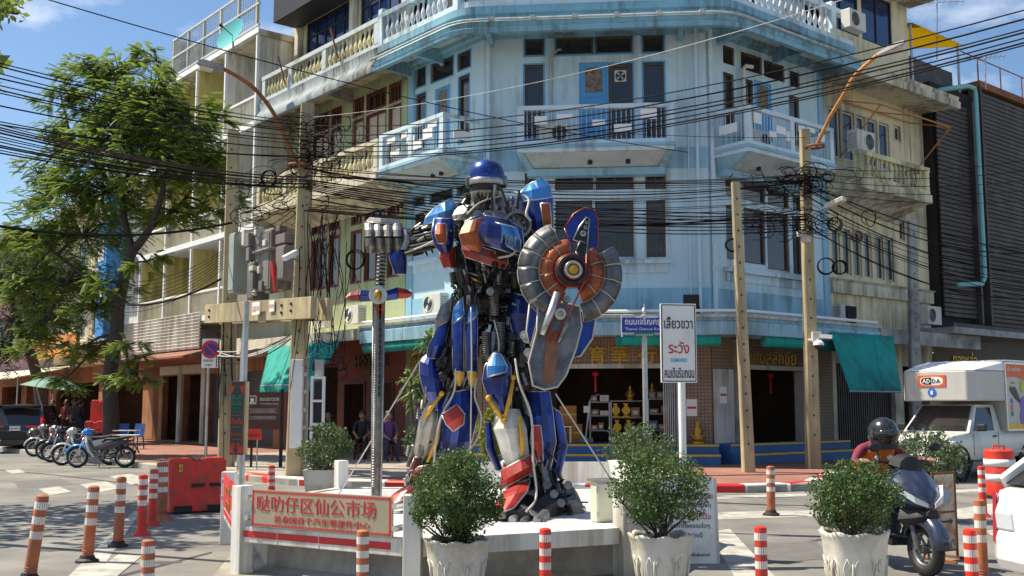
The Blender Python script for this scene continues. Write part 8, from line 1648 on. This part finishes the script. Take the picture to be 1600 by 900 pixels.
post(ts, at(1068, 700, Y0).x, Y0 + .06, 0, at(1060, 590, Y0).z, .048, m_bright); MB().box(c + V((.03, .05, -.3)), (.2, .05, .05)).build('clamp', m_steel, ts)
# street name sign
Y0 = 19.5; k = Y0 / 1655; c = at(1010, 508, Y0); tn_ = thing('street_name_sign', 'blue street name sign with white Thai and Latin letters on a steel post', 'sign', (at(1007, 700, Y0).x, Y0, 0)); f, xd = board(tn_, c, 78 * k, 23 * k, .05, m_signb, 'blade', None)
text('ถนนเจริญกรุง', .16, f(-.04, .045), xd, ZA, m_bright, tn_, wmax=.72, bold=.01); text('Thanon Charoen Krung', .075, f(-.04, -.08), xd, ZA, m_bright, tn_, wmax=.72)
c2 = at(1007, 523, Y0); f, xd = board(tn_, c2, 32 * k, 8 * k, .04, mat('green_sign_sheet', (.01, .2, .08), .4), 'lower_plate'); text('เขตสัมพันธวงศ์', .05, f(0, 0), xd, ZA, m_bright, tn_, wmax=.32)
post(tn_, c2.x, Y0 + .01, 0, c2.z - .02, .05, m_steel); MB().lathe([(.05, 0), (.07, .02), (.07, .04), (.03, .06), (.04, .09), (.05, .12), (.03, .16), (.012, .18), (.008, .26)], (c2.x, Y0, c.z + 12 * k), 14).build('finial', m_alum, tn_, smooth='auto')
for s in (-1, 1): MB().cyl(c + V((s * 39 * k, 0, -.22)), c + V((s * 39 * k, 0, .2)), .02, n=8).build('end_rod', m_alum, tn_)
MB().box(c + V((0, 0, 12.5 * k)), (34 * k, .05, .03)).build('top_rail', m_alum, tn_)
# no-parking sign
Y0 = 29.; k = Y0 / 1655; c = at(329, 546, Y0); tq = thing('no_parking_sign', 'blue and red round no-parking sign above a small Thai plate', 'sign', (at(319, 713, Y0).x, Y0, .15)); MB().box(at(329, 552, Y0) + V((0, .02, 0)), (28 * k, .02, 46 * k)).build('plate', m_signw, tq, bevel=.01)
MB().lathe([(12 * k, 0), (12 * k, .01), (0, .01)], c, 26, YA).build('blue_disc', m_signb, tq); MB().ring(c + V((0, -.012, 0)), (0, 1, 0), 12 * k, 2.2 * k, 28, 4, sq=.1).build('red_ring', m_redpaint, tq); MB().beam(c + V((-9 * k, -.016, 9 * k)), c + V((9 * k, -.016, -9 * k)), 3 * k, .004, up=V((0, 1, 0))).build('red_bar', m_redpaint, tq)
text('ตลอด\nเวลา', .12, at(327, 567, Y0) + V((-.03, .008, 0)), XA, ZA, m_blackp, tq, wmax=.28); MB().beam(at(338, 561, Y0) + V((0, .006, 0)), at(338, 573, Y0) + V((0, .006, 0)), .02, .004, up=V((0, 1, 0))).build('arrow', m_blackp, tq); post(tq, at(321, 700, Y0).x, Y0 + .05, .15, at(329, 535, Y0).z, .04)
# welcome sign, dark green with red ornament
Y0 = 13.2; k = Y0 / 1655; tw_ = thing('welcome_sign', 'tall dark green welcome sign with red ornament on a steel post', 'sign', (at(377, 780, Y0).x, Y0 + .06, 0)); c = at(371, 653, Y0); f, xd = board(tw_, c, 21 * k, 114 * k, .05, mat('dark_green_sign', (.012, .035, .028), .45), 'board', m_redpaint, .006, -.1)
pts = lambda L__: [f(u * k, v * k) - V((0, .003, 0)) for u, v in L__]
for L__ in ([(-9.5, 50), (-9.5, 38), (-6, 42), (-4, 50)], [(9.5, 50), (9.5, 38), (6, 42), (4, 50)], [(-9.5, -54), (-9.5, -42), (-5, -47), (-1, -54)], [(9.5, -54), (9.5, -42), (5, -47), (1, -54)]): MB().prism(pts(L__), V((0, -.003, 0))).build('red_ornament', m_redpaint, tw_)
mg = mat('sea_green_letter', (.02, .22, .16), .5)
for s_, dy, sz, m in (('ยินดี', 33, .085, mg), ('ต้อนรับ', 24, .075, mg), ('สู่ย่าน', 15, .04, mg), ('ตลาดน้อย', 10, .035, mg), ('ต้อนรับ', -4, .08, m_red), ('Welcome', -24, .075, m_red), ('欢 迎', -43, .085, m_red)): text(s_, sz, f(0, dy * k), xd, ZA, m, tw_, wmax=16.5 * k, bold=.012, lift=.006)
for dy in (4, -14, -33): MB().box(f(0, dy * k) + V((0, -.003, 0)), (15 * k, .004, .006)).build('divider', m_redpaint, tw_)
post(tw_, at(377, 700, Y0).x, Y0 + .06, 0, at(380, 470, Y0).z, .035, m_steel); MB().box(c + V((.09, .04, 0)), (.05, .1, 113 * k)).build('side_frame', m_pole, tw_)
# brown information board
Y0 = 26; k = Y0 / 1655; tb_ = thing('information_board', 'brown information board with white lettering and a tram pictogram', 'sign', (at(438, 725, Y0).x, Y0, .15)); c = at(412, 642, Y0); f, xd = board(tb_, c, 54 * k, 58 * k, .05, mat('brown_sign', (.075, .028, .018), .6, dirt=.15, dcol=(.15, .08, .05)))
text('ถนนเยาวราช', .13, f(9 * k, 18 * k), xd, ZA, m_signw, tb_, wmax=30 * k); text('YAOWARAT ROAD', .05, f(9 * k, 11 * k), xd, ZA, m_signw, tb_, wmax=30 * k)
ic = MB(); o_ = f(-18 * k, 17 * k) - V((0, .004, 0))
for a0, b0_, w_, h_ in ((0, 6, 12, 1), (0, -6, 12, 1), (-6, 0, 1, 12), (6, 0, 1, 12), (0, 0, 5, 5), (0, -4, 8, 1.4)): ic.box(o_ + V((a0 * k, 0, b0_ * k)), (w_ * k, .004, h_ * k))
ic.build('pictogram', m_signw, tb_)
for q in range(7): MB().box(f((-1 + (q % 2)) * k, (3 - q * 1.9 - (4 if q > 3 else 0)) * k) - V((0, .003, 0)), ((44 - q % 3 * 3) * k, .004, .010)).build('text_line', m_greyw, tb_)
post(tb_, at(438, 700, Y0).x, Y0 + .06, .15, at(438, 608, Y0).z, .045, m_black); post(tb_, at(392, 700, Y0).x, Y0 + .06, .15, at(392, 620, Y0).z, .03, m_black)
Y0 = 25; c = at(392, 679, Y0); k = Y0 / 1655; to = thing('orange_notice', 'orange red notice board below the brown information board', 'sign', (c.x, Y0, .15)); f, xd = board(to, c, 34 * k, 16 * k, .03, m_red); text('ห้ามจอด', .12, f(.03, 0), xd, ZA, m_blackp, to); post(to, c.x - .15, Y0 + .03, .15, c.z, .015); post(to, c.x + .15, Y0 + .03, .15, c.z, .015)
# A-frame text board by the platform
Y0 = 11.2; k = Y0 / 1655; ta = thing('text_board', 'white A-shaped board with red and black Thai text right of the platform', 'sign', (at(1075, 890, Y0).x, Y0, 0)); c = at(1078, 838, Y0)
for s, dy, rx in ((1, -.0, .12), (-1, .34, -.12)):
    R = Matrix.Rotation(-rx, 3, 'X'); bc = V((c.x, Y0 + dy, .42)); MB().box(bc, (.56, .02, .86), R).build('board', m_signw, ta); 
    for xx in (-.28, .28): MB().beam(bc + R @ V((xx, 0, -.45)), bc + R @ V((xx, 0, .45)), .03, .03).build('frame_bar', m_acw, ta)
    if s > 0:
        for s_, z, sz, m in (('เพื่อความปลอดภัย', .27, .075, m_redpaint), ('และป้องกันอุบัติเหตุ', .17, .06, m_blackp), ('ขอความร่วมมือ', .06, .075, m_redpaint), ('งดทำกิจกรรมใดๆ', -.04, .06, m_blackp), ('ในบริเวณนี้', -.13, .06, m_blackp), ('สำนักงานเขตสัมพันธวงศ์', -.33, .04, m_blackp)): text(s_, sz, bc + R @ V((.0, -.011, z)), XA, R @ ZA, m, ta, wmax=.5)
# rusty framed sign
Y0 = 11.4; k = Y0 / 1655; tr2 = thing('rusty_sign', 'rusty white framed sign with a black double arrow behind the scooter', 'sign', (at(1480, 880, Y0).x, Y0, 0)); c = at(1476, 800, Y0); rz = .55; R = Matrix.Rotation(rz, 3, 'Z')
MB().box(c, (.34, .012, .78), R).build('sheet', mat('rusty_white_enamel', (.66, .62, .5), .6, var=.1, scale=5, dirt=.5, dcol=(.36, .13, .03), dscale=5), tr2)
for xx in (-.18, .18): MB().beam(V((c.x, c.y, 0)) + R @ V((xx, 0, .0)), V((c.x, c.y, c.z + .42)) + R @ V((xx, 0, 0)), .025, .025).build('frame_post', m_rust, tr2); MB().beam(V((c.x, c.y, .02)) + R @ V((xx, -.25, 0)), V((c.x, c.y, .02)) + R @ V((xx, .25, 0)), .025, .025).build('foot', m_rust, tr2)
for z in (-.4, .41, .0): MB().beam(c + R @ V((-.168, -.008, z)), c + R @ V((.168, -.008, z)), .014, .02).build('frame_rail', m_rust, tr2)
pz = lambda u, v: c + R @ V((u, -.009, v)); MB().prism([pz(-.12, -.1), pz(-.07, -.07), pz(-.07, -.09), pz(.07, -.09), pz(.07, -.07), pz(.12, -.1), pz(.07, -.13), pz(.07, -.11), pz(-.07, -.11), pz(-.07, -.13)], R @ V((0, -.003, 0))).build('double_arrow', m_blackp, tr2); MB().lathe([(.075, 0), (.075, .003), (0, .003)], pz(0, .17), 18, R @ V((0, -1, 0))).build('round_emblem', mat('faded_blue_print', (.35, .4, .5), .6), tr2); text('AL HEMISTOP', .05, pz(0, -.3), R @ XA, ZA, m_grey, tr2, wmax=.28)
# green parasol by the far shops
pg = V(((85 - 800) / 1655 * 40, 40, .15)); tu = thing('parasol', 'faded green parasol tilted over the pavement at the far left', 'parasol', pg); MB().cyl(pg, pg + V((-.7, 0, 2.2)), .03, n=8).build('pole', m_steel, tu); ct = at(85, 592, 40); mgp = mat('faded_green_cloth', (.16, .30, .23), .85, var=.1)
for k in range(8):
    a0, a1 = k * .7854, (k + 1) * .7854; q = lambda a, r, z: ct + V((math.cos(a) * r, math.sin(a) * r, z + math.cos(a) * r * -.12)); MB().loft([[q(a0, .03, .1), q(a1, .03, .1)], [q(a0, .65, -.08), q(a1, .65, -.08)], [q(a0, 1.25, -.34), q((a1), 1.25, -.34)]], closed=False).build('panel', mgp, tu, fix=False)
# plastic chairs by the far shop
for px, rz, lab in ((193, .3, 'blue plastic chair by the far shop, left one'), (214, -.2, 'blue plastic chair by the far shop, right one')):
    cl_ = thing('plastic_chair', lab, 'chair', ((px - 800) / 1655 * 37, 37, .15), rz, 'blue plastic chairs', local=True); mbp = mat('blue_chair_plastic', (.03, .09, .28), .45); MB().box((0, 0, .43), (.42, .42, .035)).build('seat', mbp, cl_, bevel=.02)
    for x in (-.18, .18):
        for y in (-.18, .18): MB().beam((x * 1.15, y * 1.15, 0), (x, y, .43), .035, .035).build('leg', mbp, cl_)
    MB().loft([[V((x, .2 + .1 * z - .05 * abs(x), .45 + z * .42)) for x in (-.2, -.1, 0, .1, .2)] for z in (0, .5, 1)], closed=False).build('backrest', mbp, cl_, fix=False)
    for x in (-.2, .2): MB().tube([(x, .2, .65), (x * 1.1, -.05, .66), (x * 1.1, -.18, .44)], .018, 6).build('arm_rest', mbp, cl_)
# ---- goods in the corner shop
def rack(fac, u0, u1, z0, zs, d0, d1, label, root=None):
    t = thing('shop_shelf', label, 'shelf', fac.pt((u0 + u1) / 2, z0, d0), group='shop shelves')
    for z in zs: MB().fb(fac, u0, u1, z, z + .03, d0, d1).build('shelf_board', m_grey, t)
    for u in (u0, u1 - .03):
        for d in (d0, d1 - .03): MB().fb(fac, u, u + .03, z0, zs[-1], d, d + .03).build('upright', m_steel, t)
FZ = .65; ub = lambda px: CH.hit(px, 650, -.9)[0]
rack(CH, ub(921), ub(953), FZ, (.95, 1.35, 1.72), -1.3, -.8, 'steel shelf with boxes left in the open shop'); rack(CH, ub(954), ub(1010), FZ, (.85, 1.3, 1.75), -1.3, -.8, 'steel shelf with yellow machines in the open shop'); rack(CH, ub(1012), ub(1045), FZ, (.95, 1.4, 1.8), -1.3, -.8, 'steel shelf at the folding gate in the open shop')
for px, z, lab in ((962, 1.33, 'yellow machine on the shop shelf, upper left'), (978, 1.33, 'yellow machine on the shop shelf, upper right'), (964, .88, 'yellow machine on the shop shelf, lower left'), (982, .88, 'yellow machine on the shop shelf, lower right')):
    u = ub(px); p = CH.pt(u, z, -.85); t = thing('yellow_pump', lab, 'machine', p, group='yellow machines'); MB().lathe([(.0, 0), (.13, 0), (.13, .03), (.06, .05), (.06, .12), (.12, .16), (.12, .2), (.05, .24), (.05, .32), (.07, .34), (.07, .37), (0, .37)], p, 14).build('casting', m_yel, t, smooth='auto'); MB().lathe([(.05, 0), (.11, .0), (.11, .04), (.07, .05), (.07, .02), (0, .02)], p + V((0, -.08, .18)), 14, CH.pt(0, 0, 1) - CH.pt(0, 0, 0)).build('flange', m_yel, t, smooth='auto')
cols = [('brown', (.28, .15, .06)), ('orange', (.5, .2, .03)), ('white', (.6, .58, .5)), ('red', (.35, .03, .03)), ('blue', (.08, .2, .4)), ('grey', (.25, .25, .25))]
rs = random.Random(4); places = ['lower shelf', 'middle shelf', 'top shelf']; cnt = 0
for px0, px1, zl, rk in ((922, 952, (.98, 1.38, 1.75), 'left'), (984, 1008, (.88, 1.33), 'middle'), (1013, 1044, (.98, 1.43, 1.83), 'right')):
    for zi, z in enumerate(zl):
        u = ub(px0) + .03
        while u < ub(px1) - .15:
            w, h_, dd = rs.uniform(.14, .26), rs.uniform(.12, .27), rs.uniform(.2, .34); nm, c_ = rs.choice(cols); t = thing('goods_box', f'{nm} carton on the {places[zi]} of the {rk} rack in the open shop', 'box', CH.pt(u + w / 2, z, -.9), group='cartons on the shop shelves'); m_ = mat('carton_' + nm, c_, .7, var=.15, scale=6)
            MB().fb(CH, u, u + w, z + .002, z + h_, -.85 - dd, -.85).build('carton', m_, t); MB().fb(CH, u + w * .2, u + w * .8, z + h_ * .3, z + h_ * .7, -.85, -.847).build('carton_label', m_acw, t); u += w + rs.uniform(.02, .08); cnt += 1
for i, (px, z, nm) in enumerate(((880, FZ, 'lower left'), (897, FZ, 'lower right'), (888, FZ + .5, 'upper'))):
    u = ub(px); t = thing('stacked_carton', f'large orange brown carton in the open shop, {nm} of the stack', 'box', CH.pt(u, z, -1), group='large cartons'); MB().fb(CH, u - .24, u + .22, z + .003, z + .49, -1.4, -.9).build('carton', mat('carton_orange', (.4, .17, .04), .7), t); MB().fb(CH, u - .24, u + .22, z + .23, z + .27, -.9, -.897).build('tape', m_yel, t)
for px, z, lab in ((985, 1.79, 'gold figurine on the shop shelf top, left one'), (1020, 1.85, 'gold figurine on the shop shelf top, right one'), (1090, .66, 'gold guardian figurine at the tile pier outside the shop')):
    fac = CH; u = ub(px) if px < 1060 else CH.hit(px, 690, .3)[0]; d = -1. if px < 1060 else .3; s = 1 if px < 1060 else 1.5; p = CH.pt(u, z, d); t = thing('gold_figurine', lab, 'figurine', p, group='gold figurines')
    MB().lathe([(.10 * s, 0), (.10 * s, .04 * s), (.06 * s, .05 * s)], p, 14).build('base', m_gold, t); MB().lathe([(.08 * s, .05 * s), (.10 * s, .1 * s), (.06 * s, .17 * s), (.075 * s, .24 * s), (.03 * s, .29 * s), (.045 * s, .33 * s), (.035 * s, .38 * s), (.0, .44 * s)], p, 14).build('figure', m_gold, t, smooth=True)
    for q in (-1, 1): MB().tube([p + V((q * .07 * s, 0, .24 * s)), p + V((q * .12 * s, -.02, .15 * s)), p + V((q * .04 * s, -.08 * s, .12 * s))], .02 * s, 6).build('arm', m_gold, t, smooth=True)
p = CH.pt(ub(915), FZ, -.75); t = thing('platform_scale', 'grey platform scale with a white tag at the open shop', 'scale', p); MB().fb(CH, ub(915) - .2, ub(915) + .2, FZ + .002, FZ + .12, -1.2, -.8).build('platform', m_grey, t); MB().cyl(p + V((0, 0, .1)), p + V((.12, 0, 1.1)), .03, n=8).build('column', m_steel, t); MB().tube([p + V((.12, 0, 1.1)), p + V((.2, 0, 1.25)), p + V((.38, 0, 1.3))], .02, 6).build('arm', m_steel, t); MB().fb(CH, ub(915) - .05, ub(915) + .12, FZ + .8, FZ + .98, -.74, -.72).build('tag', m_signw, t)
u = ub(890) - .1; t = thing('white_stool', 'small white stool at the shop step behind the shield', 'stool', CH.pt(u, FZ, -.3))
for du in (-.14, .14):
    for dd in (-.5, -.25): MB().fb(CH, u + du - .015, u + du + .015, FZ + .002, FZ + .42, dd, dd + .03).build('leg', m_bright, t)
MB().fb(CH, u - .17, u + .17, FZ + .42, FZ + .45, -.52, -.2).build('seat', m_bright, t)
for px, lab in ((930, 'red hanging lantern tassel inside the open shop'), (1203, 'red hanging lantern tassel inside the right shop')):
    fac = CH if px < 1100 else FR; u = fac.hit(px, 570, -.8)[0]; p = fac.pt(u, 2.5, -.8); t = thing('lantern', lab, 'lantern', p - V((0, 0, .5)), group='red lanterns'); MB().ball(p, .1, 12, 8, (1, 1, .85)).build('shade', m_redpaint, t, smooth=True); MB().cyl(p - V((0, 0, .08)), p - V((0, 0, .5)), .025, .035, 8).build('tassel', m_redpaint, t); MB().cyl(p + V((0, 0, .08)), p + V((0, 0, .75)), .006, n=4).build('cord', m_black, t)
for px, py, lab in ((1081, 637, 'small white notice on the tile pier with a red stripe'), (1128, 617, 'small white notice on the marble pier')):
    fac = CH if px < 1110 else FR; u, z = fac.hit(px, py, .05); t = thing('notice', lab, 'notice', fac.pt(u, z - .2, .06)); MB().fb(fac, u - .14, u + .14, z - .22, z + .22, .021 if fac is CH else .091, .035 if fac is CH else .1).build('sheet', m_signw, t); MB().fb(fac, u - .12, u + .12, z - .03, z + .03, .035 if fac is CH else .1, .037 if fac is CH else .102).build('stripe', m_redpaint, t)
